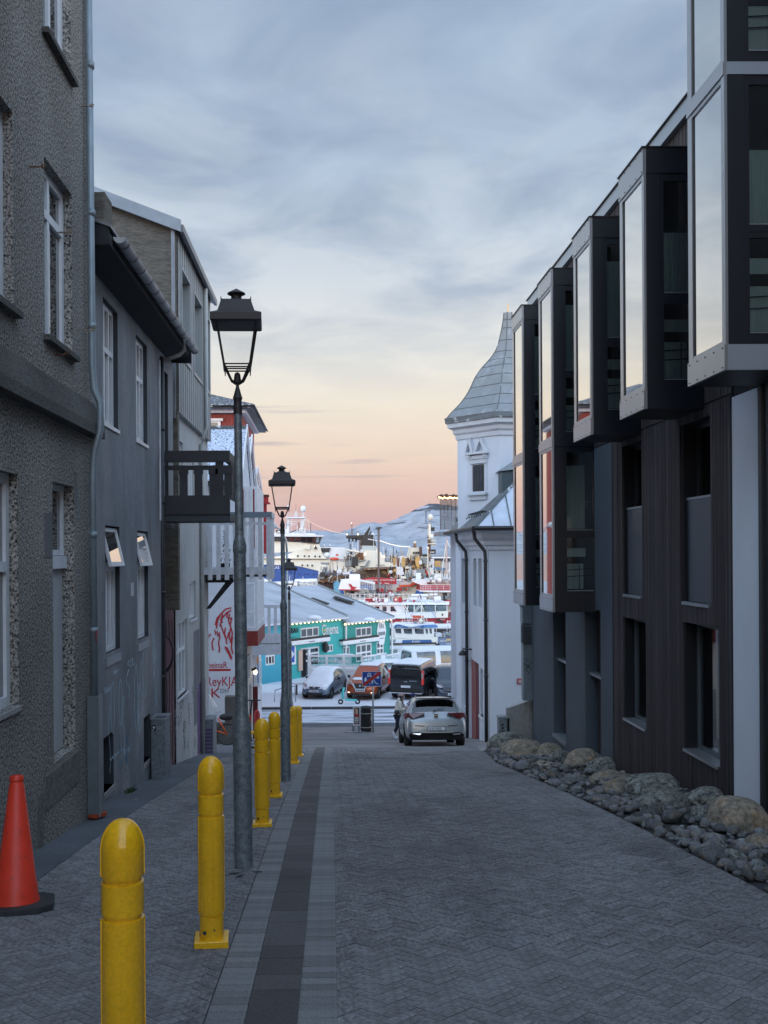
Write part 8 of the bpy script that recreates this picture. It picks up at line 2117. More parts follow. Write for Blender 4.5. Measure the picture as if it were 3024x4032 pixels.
B_ = Ship('work_boat', 'rust streaked trawler with big yellow and brown net winch and tall dome mast', 'ship', c2, 145, (600, 1200))
B_.prism('hull', [(-80, 1190), (130, 1070), (500, 1050), (950, 1070), (1110, 1180), (1110, 1300), (-100, 1300)], mat('dark rusty hull', (.10, .07, .055), .8, var=.4, vscale=.4, col2=(.3, .2, .1), c2scale=.8), 12, d=1)
B_.prism('deck_beam', [(130, 1068), (500, 1046), (950, 1050), (950, 1068), (500, 1066), (130, 1088)], M('rust'), 2, d=-.5)
B_.prism('rusty_block', [(540, 1040), (760, 1036), (765, 1100), (720, 1170), (660, 1100), (545, 1180)], M('rust'), 3, d=-.2)
def disc(s, nm, x, y, rx, ry, mt, dep, d=0, crop=None, parent=None): return s.prism(nm, [(x + rx * math.cos(k * math.pi / 10), y + ry * math.sin(k * math.pi / 10)) for k in range(20)], mt, dep, d, parent, crop)
yw_ = mat('ochre winch paint', (.48, .30, .11), .7, var=.25, vscale=1.5)
B_.tube('winch_drum', [(700, 972), (900, 972)], 1.05, mat('brown drum', (.10, .035, .03), .8, var=.4), d=0, seg=14)
disc(B_, 'winch_flange', 697, 966, 26, 76, yw_, 3, d=-1.4); disc(B_, 'winch_flange', 905, 966, 34, 80, yw_, 3, d=-1.4); disc(B_, 'winch_flange', 802, 972, 8, 40, M('rust'), 3, d=-1.4); disc(B_, 'winch_hub', 945, 975, 22, 32, M('whitew'), 1, d=-1.5)
B_.prism('winch_stand', [(645, 960), (680, 960), (700, 1050), (640, 1060)], M('rust'), 2, d=0); B_.prism('winch_stand', [(905, 1030), (960, 1010), (985, 1060), (930, 1130), (915, 1110)], yw_, 2, d=0)
B_.prism('superstructure', [(815, 760), (925, 760), (960, 950), (940, 1050), (760, 1050), (770, 940)], WH, 6, d=3); B_.prism('superstructure', [(965, 895), (1060, 880), (1060, 985), (965, 990)], WH, 5, d=1)
for x_ in (835, 870, 900): B_.prism('cabin_window', [(x_, 820), (x_ + 22, 820), (x_ + 22, 850), (x_, 850)], DK, .2, d=2.7)
B_.prism('mural', [(820, 890), (870, 860), (890, 880), (830, 930)], M('galv'), .2, d=2.6)
B_.prism('funnel', [(935, 745), (962, 745), (972, 880), (940, 885)], mat('brown funnel', (.09, .05, .045), .7), 2, d=1.5); B_.prism('canopy', [(960, 865), (1030, 855), (1060, 890), (960, 895)], DK, 3, d=1)
B_.tube('wheelhouse_stack', [(862, 760), (862, 700)], .8, M('rust'), d=4, seg=8); B_.ball('wheelhouse_dome', 862, 685, .85, WH, d=4)
B_.prism('mast', [(1062, 400), (1092, 400), (1090, 975), (1068, 975)], WH, 1.5, d=0); B_.prism('mast_base', [(1060, 640), (1090, 640), (1095, 980), (1072, 980)], M('rust'), 1.6, d=-.1)
B_.ball('mast_dome', 1086, 320, 1.55, WH, d=.5, sc=(1, 1, 1.25)); B_.tubes('mast_aerials', [[(1013, 225), (1013, 400)], [(1075, 225), (1075, 260)], [(1030, 240), (1030, 400)], [(1000, 408), (1100, 408)], [(1030, 430), (1062, 470)]], .12, DK, d=0)
B_.prism('mast_platform', [(1062, 700), (1168, 695), (1168, 708), (1062, 712)], WH, 2, d=-1); B_.rail('mast_rail', [(1095, 697), (1168, 695)], 60, 3, .08, WH, d=-1)
B_.prism('mast_platform', [(1090, 820), (1145, 818), (1145, 832), (1090, 832)], WH, 2, d=-1)
B_.tubes('light_string', [[(330, 650), (480, 705), (640, 740), (800, 752)]], .09, M('bulbw'), d=2)
B_.tube('slim_dome_mast', [(1048, 1080), (1048, 780)], .3, WH, d=-2); B_.ball('small_dome', 1048, 772, .75, WH, d=-2, sc=(1, 1, 1.2))
B_.prism('rusty_stern', [(830, 1050), (1250, 1048), (1250, 1075), (1140, 1095), (1100, 1130), (830, 1130)], M('rust'), 4, d=-4, crop=c1); B_.prism('stern_shed', [(835, 1120), (1120, 1120), (1110, 1330), (840, 1330)], mat('dark stern', (.06, .035, .04), .8, var=.4), 4, d=-3.5, crop=c1)
B_.prism('blue_container', [(1035, 1120), (1125, 1120), (1125, 1275), (1045, 1275)], mat('faded blue paint', (.12, .33, .48), .7, var=.2), 2, d=-4.5, crop=c1)
B_.tubes('derrick', [[(1020, 1040), (1190, 955)], [(1205, 930), (1310, 990)], [(955, 1040), (955, 900)]], .22, M('galv'), d=-4, crop=c1); B_.tubes('derrick', [[(925, 1010), (905, 950)], [(890, 1050), (900, 960)]], .2, M('black'), d=-4, crop=c1)
B_.ball('radar_dome', 955, 785, 1.6, cool, d=-4, crop=c1); B_.prism('radar_mount', [(865, 878), (985, 880), (975, 910), (880, 905)], M('galv'), 1, d=-4, crop=c1)
gr_ = [M('whitew'), M('galv'), M('rust'), M('framed')]
gear(A_, 'deck_gear', 1180, 1400, 800, 935, 60, 1.6, gr_, d=-1, crop=c1, seed=2); gear(A_, 'deck_gear', 380, 560, 940, 975, 26, 1.2, gr_, d=-1, crop=c2, seed=3); gear(A_, 'roof_gear', 260, 800, 470, 490, 26, 1.0, [cool, WH, DK], d=3, seed=9, mast=.5)
gear(B_, 'deck_gear', 480, 1130, 985, 1200, 150, 1.3, gr_ + [yw_, M('redpaint'), WH], d=-1, seed=4); gear(B_, 'deck_gear', 840, 1240, 1000, 1130, 70, 1.1, gr_ + [M('rust')], d=-5, crop=c1, seed=5); gear(B_, 'mast_gear', 1050, 1110, 420, 900, 24, .7, [WH, DK, M('rust')], d=-.6, seed=6, mast=.2)
# white low buildings at the harbour left
Wh = Ship('harbour_office', 'low white flat buildings with portholes under the blue bow', 'building', c1, 110, (400, 1250))
Wh.prism('wall', [(185, 1150), (565, 1130), (565, 1225), (185, 1240)], M('white'), 6, d=0); Wh.prism('wall', [(-50, 1105), (190, 1110), (190, 1160), (-50, 1260)], M('white'), 6, d=.5); Wh.prism('roof_snow', [(530, 1105), (820, 1100), (830, 1165), (540, 1120)], M('snow'), 4, d=1)
for x_ in (302, 535): Wh.prism('window', [(x_ - 7, 1180), (x_ + 7, 1180), (x_ + 7, 1200), (x_ - 7, 1200)], DK, .2, d=-.2)
Wh.tubes('deck_rigging', [[(465, 1130), (465, 1050)], [(640, 1140), (640, 1060)], [(590, 1150), (830, 1180)], [(640, 1180), (700, 1130)], [(760, 1190), (760, 1120)]], .1, M('white'), d=0)
Wh.prism('clutter', [(570, 1140), (830, 1120), (830, 1200), (570, 1220)], mat('quay clutter', (.4, .42, .42), .7, var=.7, vscale=2), 3, d=.5)

# sail mast and far pier sheds on the right
Fp = Ship('pier_shed', 'long dark pier sheds and low pale buildings across the water', 'building', c2, 400, (700, 950))
Fp.prism('shed', [(530, 915), (2600, 905), (2600, 960), (530, 965)], mat('dark shed', (.04, .055, .075), .7, var=.5, vscale=.1), 10); Fp.prism('shed_roof', [(530, 905), (2600, 893), (2600, 908), (530, 918)], M('snow'), 10, d=-1)
Fp.prism('pier', [(530, 960), (2600, 958), (2600, 1060), (530, 1060)], mat('pale pier', (.34, .38, .40), .7, var=.3, vscale=.2), 10, d=1)
Lp = Ship('harbour_lamp', 'tall thin dark harbour lamp mast in front of the snowy mountain', 'lamp mast', c2, 100, (335, 1300))
Lp.tube('mast', [(335, 1360), (335, 480)], .4, mat('brown mast', (.12, .09, .085), .6), seg=8); Lp.prism('lamp_head', [(283, 475), (320, 462), (375, 462), (388, 478), (350, 488), (318, 488)], DK, .6, d=-.3)
Sm = Ship('sailing_mast', 'thick pinkish boat mast with stay wires left of the tower building', 'boat', c2, 118, (1320, 1300))
mp_ = mat('pinkish mast', (.46, .36, .34), .6)
Sm.tube('mast', [(1318, 1225), (1322, 680)], .42, mp_, seg=10); Sm.tube('mast_top', [(1322, 680), (1322, 400)], .2, mp_); Sm.tubes('stay', [[(1325, 660), (1505, 1030)], [(1318, 690), (1265, 1050)]], .2, WH); Sm.tubes('stay', [[(1250, 1050), (1240, 1240)]], .12, M('rust'))
Sm.prism('cabin', [(1070, 1060), (1250, 1060), (1400, 1075), (1400, 1140), (1560, 1150), (1560, 1300), (1130, 1300), (1130, 1200)], WH, 5, d=2); Sm.prism('cabin_roof', [(1130, 1062), (1260, 1050), (1340, 1065), (1340, 1078), (1130, 1082)], mat('blue cabin roof', (.08, .17, .30), .6), 4, d=1.6)
for x_ in (1150, 1218, 1278, 1385): Sm.prism('cabin_window', [(x_ - 9, 1095), (x_ + 9, 1095), (x_ + 9, 1130), (x_ - 9, 1130)], DK, .2, d=1.8)

C_s = Ship('whale_watching_ship', 'white whale watching ship with long red banner and red whale tail awning', 'ship', c2, 112, (300, 1450))
C_s.prism('banner', [(78, 1222), (240, 1193), (560, 1207), (592, 1217), (600, 1290), (290, 1290), (270, 1240), (78, 1230)], M('redpaint'), .5, d=-1)
C_s.text('banner_text', 'ELDING WHALE WATCHING', 150, 1246, 26, M('white'), d=-1.1, squeeze=.90); 
C_s.prism('banner_line', [(340, 1274), (380, 1274), (380, 1281), (340, 1281)], M('white'), .02, d=-1.05); C_s.prism('banner_line', [(420, 1275), (490, 1276), (490, 1283), (420, 1282)], M('white'), .02, d=-1.05)
C_s.prism('upper_house', [(280, 1290), (625, 1290), (640, 1500), (280, 1500)], M('white'), 6, d=0); C_s.prism('hull', [(630, 1325), (790, 1318), (880, 1270), (930, 1290), (820, 1520), (300, 1520), (300, 1440)], WH, 6, d=-.5)
C_s.prism('sheer_stripe', [(630, 1305), (790, 1300), (850, 1265), (975, 1262), (975, 1290), (870, 1290), (800, 1325), (640, 1328)], M('orangehull'), 1, d=-1.2)
C_s.prism('bow_bulwark', [(600, 1240), (760, 1235), (900, 1200), (1100, 1215), (1120, 1260), (970, 1262), (850, 1265), (790, 1300), (630, 1305)], cool, 6, d=0)
C_s.tubes('anchor', [[(680, 1340), (680, 1385)], [(765, 1340), (765, 1370)]], .15, M('galv'), d=-1.2); disc(C_s, 'anchor_loop', 737, 1370, 12, 28, M('redpaint'), .2, d=-1.3)
for x_ in (340, 400, 450, 505): C_s.prism('post', [(x_, 1300), (x_ + 12, 1300), (x_ + 12, 1460), (x_, 1460)], cool, .3, d=-.4)
C_s.rail('deck_rail', [(300, 1450), (640, 1455)], 45, 10, .05, cool, d=-1)
aw = C_s.prism('awning', [(1020, 15), (1235, 12), (1240, 120), (1235, 128), (985, 122)], M('white'), 3, d=-3, crop=c3); C_s.prism('awning_edge', [(985, 120), (1235, 122), (1235, 133), (985, 131)], M('redpaint'), 3.1, d=-3.1, crop=c3)
C_s.prism('whale_tail', [(1105, 52), (1135, 62), (1150, 85), (1168, 92), (1205, 90), (1180, 105), (1172, 122), (1130, 122), (1128, 98), (1112, 75)], M('redpaint'), .05, d=-3.1, crop=c3)
C_s.prism('stack', [(1250, 1035), (1385, 1035), (1390, 1140), (1280, 1128), (1130, 1105), (1250, 1098)], M('white'), 3, d=-2, crop=c1); C_s.prism('bridge_deck', [(1390, 1100), (1585, 1140), (1580, 1160), (1390, 1130)], M('white'), 3, d=-2, crop=c1)
C_s.rail('bridge_rail', [(1240, 118), (1410, 122)], 85, 8, .06, M('white'), d=-3, crop=c3, bars=5)
C_s.prism('wheelhouse', [(1045, 130), (1230, 130), (1330, 120), (1430, 200), (1520, 210), (1120, 225), (1060, 205)], WH, 4, d=-1, crop=c3)
for x_ in (1075, 1130, 1190): C_s.prism('wheelhouse_window', [(x_, 145), (x_ + 38, 145), (x_ + 38, 185), (x_ - 5, 185)], DK, .2, d=-1.2, crop=c3)
C_s.tubes('ladder', [[(1330, 125), (1400, 205)], [(1355, 120), (1425, 200)]] + [[(1335 + 9 * k, 132 + 10 * k), (1360 + 9 * k, 128 + 10 * k)] for k in range(8)], .05, DK, d=-3, crop=c3)

gear(C_s, 'deck_gear', 300, 640, 1380, 1470, 60, .7, [cool, M('galv'), M('redpaint'), WH], d=-1.5, seed=7); gear(C_s, 'deck_gear', 640, 960, 1195, 1240, 40, .8, [WH, cool, M('rust'), M('galv')], d=-1, seed=8); gear(C_s, 'deck_gear', 1060, 1440, 150, 225, 60, .6, [cool, DK, M('galv'), M('white')], d=-2, crop=c3, seed=10)
Dk_ = Ship('excursion_boat', 'red hulled white excursion boat with dark windows and stacked life raft canisters', 'boat', c4, 98, (500, 900))
Dk_.prism('hull', [(180, 735), (640, 720), (1000, 712), (1210, 700), (1440, 650), (1440, 860), (120, 868)], M('shipred'), 6, d=0)
Dk_.prism('hull_left', [(-260, 560), (-120, 560), (190, 730), (170, 850), (-40, 850)], M('shipred'), 4, d=2)
Dk_.prism('cabin', [(-420, 470), (380, 472), (455, 640), (440, 712), (0, 700), (-200, 600)], M('white'), 5, d=0)
Dk_.prism('cabin', [(455, 600), (985, 590), (1000, 705), (440, 712)], cool, 5, d=0)
Dk_.prism('aft_screen', [(1000, 590), (1222, 582), (1215, 700), (1000, 705)], WH, .3, d=-.3); Dk_.prism('screen_mark', [(1100, 635), (1118, 625), (1132, 640), (1125, 665), (1103, 665)], DK, .05, d=-.35)
Dk_.prism('upper_deck', [(-560, 424), (960, 424), (1240, 440), (1240, 468), (960, 466), (-560, 470)], M('snow'), 6, d=-.3)
for pts_ in ([(175, 498), (225, 498), (285, 585), (175, 585)], [(30, 498), (102, 498), (102, 585), (30, 585)], [(-110, 498), (-30, 498), (-30, 585), (-110, 585)], [(-240, 498), (-170, 498), (-170, 585), (-240, 585)]):
    w_ = Dk_.prism('cabin_window', pts_, M('shipred'), .2, d=-.1); Dk_.prism('window_glass', [(x_ + (6 if x_ < pts_[1][0] else -10), y_ + (6 if y_ < 540 else -6)) for x_, y_ in pts_], M('glassD'), .1, d=-.2, parent=w_)
gm_ = mat('dim saloon', (.13, .15, .14), .7, var=.4, vscale=1)
Dk_.prism('saloon', [(500, 475), (1200, 470), (1200, 590), (500, 600)], gm_, 4, d=.4)
for (a_, b_) in ((505, 600), (615, 720), (790, 985), (1010, 1195)): Dk_.prism('saloon_window', [(a_, 480), (b_, 477), (b_, 588), (a_, 594)], M('glassT'), .1, d=-.1)
for x_ in (605, 735, 990, 1200): Dk_.prism('pillar', [(x_ - 8, 470), (x_ + 6, 470), (x_ + 6, 600), (x_ - 8, 600)], M('white'), .3, d=-.2)
Dk_.tubes('brace', [[(385, 480), (470, 620)], [(430, 480), (500, 590)], [(490, 480), (460, 640)]], .09, M('white'), d=-.3)
Dk_.rail('side_rail', [(-200, 690), (440, 715)], 70, 6, .05, M('white'), d=-.5, bars=1)
def canisters(x0_, x1_, y0_, y1_, n_, dd):
    for k in range(n_):
        a = Dk_.P(x0_ + (x1_ - x0_) * k / n_, y1_, dd); b = Dk_.P(x0_ + (x1_ - x0_) * (k + 1) / n_, y0_, dd); cx_ = (a.x + b.x) / 2; cz = (a.z + b.z) / 2; hw = (b.x - a.x) / 2 * .96; r_ = (b.z - a.z) / 2
        mb = MB(); mb.tube([(cx_ - hw, 98 + dd, cz), (cx_ - hw * .8, 98 + dd, cz), (cx_ - hw * .2, 98 + dd, cz), (cx_ + hw * .2, 98 + dd, cz), (cx_ + hw * .8, 98 + dd, cz), (cx_ + hw, 98 + dd, cz)], [r_ * .8, r_, r_ * .93, r_, r_, r_ * .8], 12)
        obj('raft_canister', mb, M('white'), Dk_.t, smooth=True)
canisters(548, 862, 268, 325, 2, .9); canisters(512, 825, 330, 398, 2, .2); canisters(875, 1030, 262, 305, 1, .9); canisters(950, 1090, 310, 430, 1, .2)
disc(Dk_, 'life_ring', 272, 372, 42, 40, M('orangehull'), .2, d=-.5); disc(Dk_, 'life_ring_centre', 272, 372, 22, 20, M('white'), .25, d=-.55)
Dk_.prism('red_locker', [(-280, 340), (-40, 340), (-40, 400), (-280, 400)], M('redpaint'), 1, d=.2); Dk_.prism('red_locker', [(12, 342), (90, 342), (90, 410), (12, 410)], M('redpaint'), 1, d=.2)
Dk_.rail('upper_rail', [(-560, 424), (500, 424)], 150, 12, .05, M('white'), d=-.3)
Dk_.prism('exhaust_streak', [(985, 730), (1080, 735), (1130, 790), (1125, 835), (1090, 790), (990, 745)], DK, .05, d=-.1); Dk_.text('stern_word', 'ELDEY', 1080, 740, 22, M('white'), d=-.15, scale=4.608)
for x_ in (1195, 1300): Dk_.tubes('boarding_ladder', [[(x_, 850), (x_ + 10, 745)], [(x_ + 75, 850), (x_ + 80, 740)], [(x_ + 8, 765), (x_ + 78, 762)], [(x_ + 4, 800), (x_ + 78, 798)], [(x_ + 2, 835), (x_ + 76, 833)]], .06, M('white'), d=-.6)
Dk_.prism('jetty', [(150, 858), (1600, 862), (1600, 905), (150, 885)], M('snow'), 4, d=-4); Dk_.prism('jetty_edge', [(150, 885), (1600, 905), (1600, 985), (160, 960)], mat('dark jetty timber', (.03, .028, .03), .8, var=.4), 1, d=-3.8)

E_s = Ship('passenger_ferry', 'white ferry with red upper deck behind white rails beside the tower building', 'ferry', c4, 106, (1100, 600))
E_s.prism('upper_bulwark', [(735, 112), (1600, 118), (1600, 205), (715, 205)], mat('red deck side', (.34, .02, .03), .6, var=.3, vscale=1.5), 5, d=.3); E_s.rail('deck_rail', [(715, 210), (900, 212), (1600, 215)], 105, 12, .06, M('white'), d=-.1, bars=3)
E_s.prism('deck_edge', [(690, 208), (1600, 215), (1600, 238), (900, 240), (700, 225)], M('white'), 6, d=-.2)
E_s.prism('superstructure', [(830, 238), (1600, 236), (1600, 700), (1230, 700), (1200, 480), (900, 420)], mat('cream ship side', (.64, .62, .56), .6, var=.1), 5, d=.4)
E_s.prism('doorway', [(1260, 262), (1350, 262), (1345, 350), (1265, 345)], mat('brown doorway', (.10, .06, .05), .7), .3, d=.1); E_s.prism('stair_opening', [(1150, 245), (1225, 245), (1190, 305), (1140, 305)], DK, .3, d=.1)
E_s.prism('red_raft', [(1100, 400), (1240, 385), (1360, 375), (1360, 445), (1300, 480), (1210, 478), (1210, 420)], M('redpaint'), 1.5, d=-.6); E_s.prism('raft_snow', [(1095, 410), (1235, 400), (1240, 450), (1095, 425)], M('snow'), 1.6, d=-.8)
E_s.tubes('raft_straps', [[(1245, 385), (1245, 475)], [(1285, 382), (1285, 475)], [(1320, 378), (1320, 465)], [(1210, 420), (1360, 405)]], .05, M('white'), d=-.7)
E_s.prism('top_deck_white', [(620, 20), (960, 10), (1600, 30), (1600, 112), (735, 108), (600, 60)], M('white'), 4, d=2); E_s.prism('dark_hatch', [(835, 62), (915, 62), (915, 85), (840, 88)], M('redmetal'), .2, d=1.8)
E_s.tubes('rigging', [[(960, -60), (990, 100)], [(1100, -40), (1090, 60)], [(1180, 200), (1240, 330)], [(1350, 20), (1360, 110)]], .08, M('white'), d=0)
for k in range(7): E_s.prism('deck_clutter', [(1010 + 60 * k, 10 - (k % 3) * 12), (1055 + 60 * k, 4), (1055 + 60 * k, 60), (1010 + 60 * k, 60)], cool if k % 2 else WH, 1.5, d=1.6)

gear(E_s, 'deck_gear', 880, 1440, -40, 60, 80, .9, [cool, WH, M('galv'), M('white')], d=1, seed=12); gear(E_s, 'deck_gear', 900, 1180, 320, 440, 40, .6, [M('galv'), M('white'), DK], d=-.8, seed=13); gear(Dk_, 'deck_gear', -250, 960, 395, 425, 60, .5, [cool, M('galv'), M('redpaint'), M('white')], d=-.6, seed=14)
Rb = Ship('tour_boat', 'small white cabin boat with blue stripe, blue roof banner and tripod mast', 'boat', c4, 84, (600, 1200))
Rb.prism('hull', [(140, 1080), (400, 1085), (1040, 1060), (1035, 1160), (1000, 1200), (160, 1190)], WH, 3.2, d=0); Rb.prism('hull_lower', [(160, 1195), (1000, 1195), (1045, 1270), (1050, 1320), (150, 1320)], mat('cream hull', (.62, .60, .54), .5), 3, d=.1)
Rb.prism('waterline', [(150, 1168), (1000, 1150), (1060, 1250), (1040, 1250), (985, 1178), (150, 1192)], M('black'), .1, d=-.1)
st_ = Rb.prism('blue_stripe', [(395, 1108), (910, 1100), (930, 1155), (385, 1163)], M('navy'), .05, d=-.06); Rb.text('boat_name', 'ROSIN', 560, 1150, 34, M('white'), d=-.1, scale=4.608, squeeze=1.1)
Rb.prism('bow_flare', [(140, 1090), (380, 1095), (370, 1160), (150, 1165)], cool, .3, d=-.05); Rb.prism('bow_gear', [(160, 1100), (270, 1100), (260, 1150), (160, 1155)], M('galv'), .3, d=-.3)
cb = Rb.prism('cabin', [(240, 895), (962, 890), (968, 1050), (1040, 1060), (600, 1075), (255, 1070)], mat('cabin white', (.66, .66, .64), .5), 2.4, d=.4)
for q_ in ([(262, 905), (362, 905), (372, 985), (270, 975)], [(412, 905), (560, 905), (568, 992), (428, 988)], [(612, 905), (770, 905), (780, 992), (628, 990)]): Rb.prism('cabin_window', q_, M('glassD'), .05, d=.33, parent=cb)
for x_ in (808, 880): Rb.prism('cabin_window', [(x_, 905), (x_ + 38, 903), (x_ + 45, 988), (x_ + 18, 990)], M('glassD'), .05, d=.33, parent=cb)
rf_ = Rb.prism('roof', [(240, 850), (300, 815), (700, 822), (1000, 815), (1040, 850), (1030, 880), (960, 888), (240, 890)], M('snow'), 2.6, d=.35)
bn_ = Rb.prism('roof_banner', [(225, 885), (262, 830), (330, 825), (480, 865), (560, 870), (690, 845), (790, 835), (790, 885), (760, 890)], M('navy'), .06, d=.25); Rb.prism('roof_banner', [(795, 832), (1000, 825), (1035, 862), (1030, 880), (795, 886)], mat('mid blue banner', (.08, .20, .42), .5), .06, d=.25)
Rb.text('banner_text', 'WHALE', 285, 880, 20, M('white'), d=.2, scale=4.608, squeeze=1.2); Rb.text('banner_text', 'WATCHING', 490, 884, 24, M('white'), d=.2, scale=4.608, squeeze=1.25)
Rb.prism('stern_panel', [(1035, 1080), (1340, 1058), (1335, 1190), (1080, 1215), (1040, 1150)], M('slate'), 1.6, d=-.1); Rb.text('stern_word', 'HESTE', 1075, 1138, 30, M('white'), d=-.15, scale=4.608); 
Rb.prism('gold_plate', [(1185, 1090), (1330, 1072), (1328, 1115), (1180, 1122)], mat('gold print', (.52, .36, .14), .6), .03, d=-.14); Rb.text('stern_number', '2135', 1180, 1195, 42, M('white'), d=-.15, scale=4.608)
Rb.prism('stern_gunwale', [(1100, 1215), (1440, 1195), (1440, 1235), (1080, 1250)], M('white'), 1.2, d=0); Rb.prism('engine_hood', [(1280, 960), (1440, 950), (1440, 1000), (1275, 1000)], M('snow'), 1.5, d=.5); Rb.prism('tan_gear', [(1120, 995), (1270, 990), (1275, 1060), (1110, 1065)], mat('pink tan gear', (.38, .28, .26), .8, var=.4, vscale=3), 1, d=.8); Rb.prism('stern_cabin', [(975, 985), (1110, 995), (1110, 1050), (1000, 1050)], cool, 1.5, d=.6)
Rb.prism('stern_cooler', [(1340, 1000), (1440, 1000), (1440, 1190), (1345, 1190)], M('white'), 1, d=.3)
Rb.tube('mast', [(737, 820), (742, 400)], .10, WH, d=.9, seg=8); Rb.tubes('mast_leg', [[(742, 470), (620, 600), (470, 810)], [(745, 470), (800, 640), (850, 810)], [(700, 470), (560, 640)]], .05, WH, d=.9); Rb.tubes('mast_rigging', [[(800, 430), (1000, 700)], [(580, 590), (480, 770)], [(440, 820), (310, 1060)]], .028, mat('blue line', (.08, .10, .42), .6), d=.8)
Rb.prism('radar', [(668, 372), (790, 378), (790, 400), (672, 396)], cool, .8, d=.8); Rb.tubes('radar_mount', [[(700, 300), (745, 345)], [(715, 290), (730, 380)]], .05, DK, d=.8)
Rb.prism('orange_raft', [(558, 668), (775, 672), (775, 705), (600, 712), (560, 690)], M('orangehull'), .8, d=1.0); Rb.tubes('raft_frame', [[(560, 712), (565, 815)], [(775, 700), (775, 815)], [(560, 712), (775, 712)], [(355, 815), (365, 760), (520, 760), (530, 815)], [(385, 815), (395, 755)], [(720, 760), (800, 760), (810, 815)]], .035, WH, d=.8)
Rb.ball('search_dome', 720, 760, .35, WH, d=.8)
gear(Rb, 'boat_gear', 980, 1430, 985, 1070, 40, .5, [cool, M('galv'), M('rust'), M('white')], d=-.1, seed=15); gear(Rb, 'roof_gear', 380, 820, 770, 822, 24, .35, [WH, M('white'), M('galv')], d=.6, seed=16, mast=.6)
# more far quay clutter low behind the boats
Qw = Ship('quay_wall', 'dark quay wall and white clutter between the boats and the teal hut', 'quay wall', c4, 92, (300, 1000))
Qw.prism('wall_face', [(150, 900), (1600, 930), (1600, 1330), (150, 1330)], mat('dark quay timber', (.035, .03, .032), .8, var=.5), 1, d=0)
Hb = Ship('white_crates', 'white containers stacked right of the teal hut behind the railings', 'containers', c4, 74, (300, 1300))
Hb.prism('container', [(118, 1262), (420, 1262), (420, 1420), (118, 1420)], M('whitew'), 2, d=0); Hb.prism('container_panel', [(165, 1280), (300, 1280), (300, 1350), (165, 1350)], M('galv'), .1, d=-.1)

# ================================================================== MOUNTAIN
RL = [(-3000, 2120), (-1000, 2105), (600, 2098), (1000, 2100), (1130, 2092), (1211, 2087), (1280, 2090), (1322, 2096), (1335, 2098), (1377, 2082), (1400, 2075), (1427, 2061), (1476, 2058), (1506, 2064), (1527, 2056), (1563, 2045), (1574, 2037), (1622, 2016), (1666, 1993), (1698, 1985), (1725, 1985), (1753, 1990), (1807, 1996), (1900, 1990), (2100, 1978), (2300, 2000), (2600, 2040), (3000, 2090), (5000, 2130)]
YM = 9000.0
def ridge(px):
    for (a, ya), (b, yb) in zip(RL, RL[1:]):
        if px <= b: return ya + (yb - ya) * (px - a) / (b - a)
    return RL[-1][1]
mb = MB(); vs = []; nx_, ny_ = 520, 60
cols = [-1400 + (4600 - -1400) * (i / nx_) for i in range(nx_ + 1)]
for i, px in enumerate(cols):
    top = (2180 - ridge(px)) / F * YM + 10 * noise.noise(Vector((px * .05, 0, 0)))
    for j in range(ny_ + 1):
        s = j / ny_
        y = YM - 2600 * (1 - s) + 0
        X = (px - 1300) / F * YM
        prof_ = .10 * s + .90 * s ** 1.55
        gul = noise.noise(Vector((X * .0045 + s * 1.2, s * 1.6, 3.1))) * .5 + noise.noise(Vector((X * .012 + s * 1.8, s * 2.2, 7.7))) * .28
        z = -12 + (top + 12) * (prof_ + gul * .26 * math.sin(math.pi * min(1, s)) )
        zx = X * (y / YM) if False else X
        vs.append((X, y, z))
fs = [(i * (ny_ + 1) + j, (i + 1) * (ny_ + 1) + j, (i + 1) * (ny_ + 1) + j + 1, i * (ny_ + 1) + j + 1) for i in range(nx_) for j in range(ny_)]
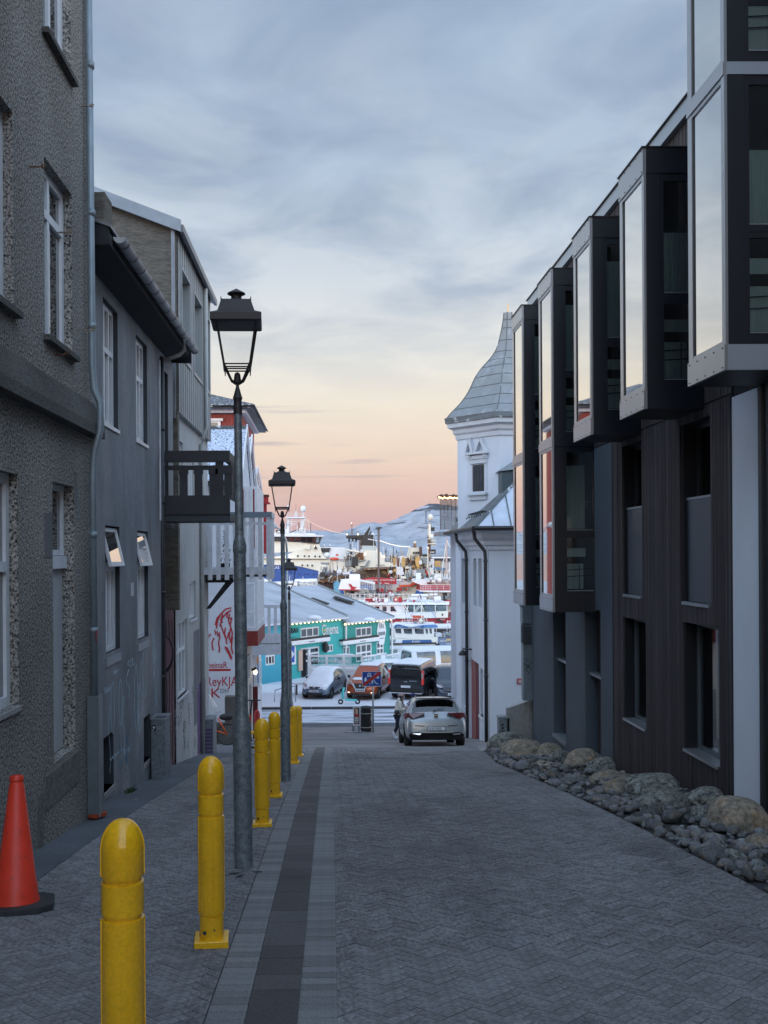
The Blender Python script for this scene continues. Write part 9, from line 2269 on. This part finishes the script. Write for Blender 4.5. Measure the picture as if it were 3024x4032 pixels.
# back side
mb.add(vs, fs)
mmt = bpy.data.materials.new('snowy mountain'); mmt.use_nodes = True; nt = mmt.node_tree; b = nt.nodes['Principled BSDF']; b.inputs['Roughness'].default_value = .9; b.inputs['Specular IOR Level'].default_value = .1
tcn = N(nt, 'ShaderNodeTexCoord'); mpn = N(nt, 'ShaderNodeMapping', inp={'Scale': (.0022, .0022, .028)}); lk(nt, tcn.outputs['Object'], mpn.inputs[0])
nn = N(nt, 'ShaderNodeTexNoise', inp={'Scale': 1.0, 'Detail': 9.0, 'Roughness': .68}); lk(nt, mpn.outputs[0], nn.inputs['Vector'])
sx = N(nt, 'ShaderNodeSeparateXYZ'); lk(nt, tcn.outputs['Object'], sx.inputs[0])
hm = N(nt, 'ShaderNodeMapRange', inp={1: 120.0, 2: 400.0, 3: -.09, 4: .012}); lk(nt, sx.outputs['Z'], hm.inputs[0])
ad = N(nt, 'ShaderNodeMath', operation='ADD'); lk(nt, nn.outputs['Fac'], ad.inputs[0]); lk(nt, hm.outputs[0], ad.inputs[1])
mr = N(nt, 'ShaderNodeMapRange', inp={1: .535, 2: .575}); lk(nt, ad.outputs[0], mr.inputs[0])
mx = N(nt, 'ShaderNodeMix', data_type='RGBA'); mx.inputs['A'].default_value = (.33, .37, .425, 1); mx.inputs['B'].default_value = (.045, .055, .075, 1); lk(nt, mr.outputs[0], mx.inputs['Factor'])
mpn2 = N(nt, 'ShaderNodeMapping', inp={'Scale': (.006, .006, .002), 'Rotation': (0, R(24), 0)}); lk(nt, tcn.outputs['Object'], mpn2.inputs[0])
n5 = N(nt, 'ShaderNodeTexNoise', inp={'Scale': 1.0, 'Detail': 7.0, 'Roughness': .6}); lk(nt, mpn2.outputs[0], n5.inputs['Vector'])
mr5 = N(nt, 'ShaderNodeMapRange', inp={1: .35, 2: .65, 3: .72, 4: 1.15}); lk(nt, n5.outputs['Fac'], mr5.inputs[0])
sc5 = N(nt, 'ShaderNodeVectorMath', operation='SCALE'); lk(nt, mx.outputs['Result'], sc5.inputs[0]); lk(nt, mr5.outputs[0], sc5.inputs['Scale']); lk(nt, sc5.outputs[0], b.inputs['Base Color'])
mo = obj('mountain', mb, mmt, None, kind='structure', smooth=True)
# thin low cloud bank just above the mountain's shoulder is part of the sky shader
# air: pale even haze over the bay
hz = MB(); hz.box(-14000, 14000, -60, 9400, -11.4, 640); ho = obj('haze', hz, None, None, kind='stuff')
hm_ = bpy.data.materials.new('air'); hm_.use_nodes = True; nt = hm_.node_tree; nt.nodes.clear(); o_ = N(nt, 'ShaderNodeOutputMaterial'); pv = N(nt, 'ShaderNodeVolumePrincipled', inp={'Density': 1.2e-5, 'Anisotropy': .2}); pv.inputs['Color'].default_value = (.80, .88, 1.0, 1)
lk(nt, pv.outputs[0], o_.inputs['Volume']); ho.data.materials.append(hm_); ho.display_type = 'WIRE'
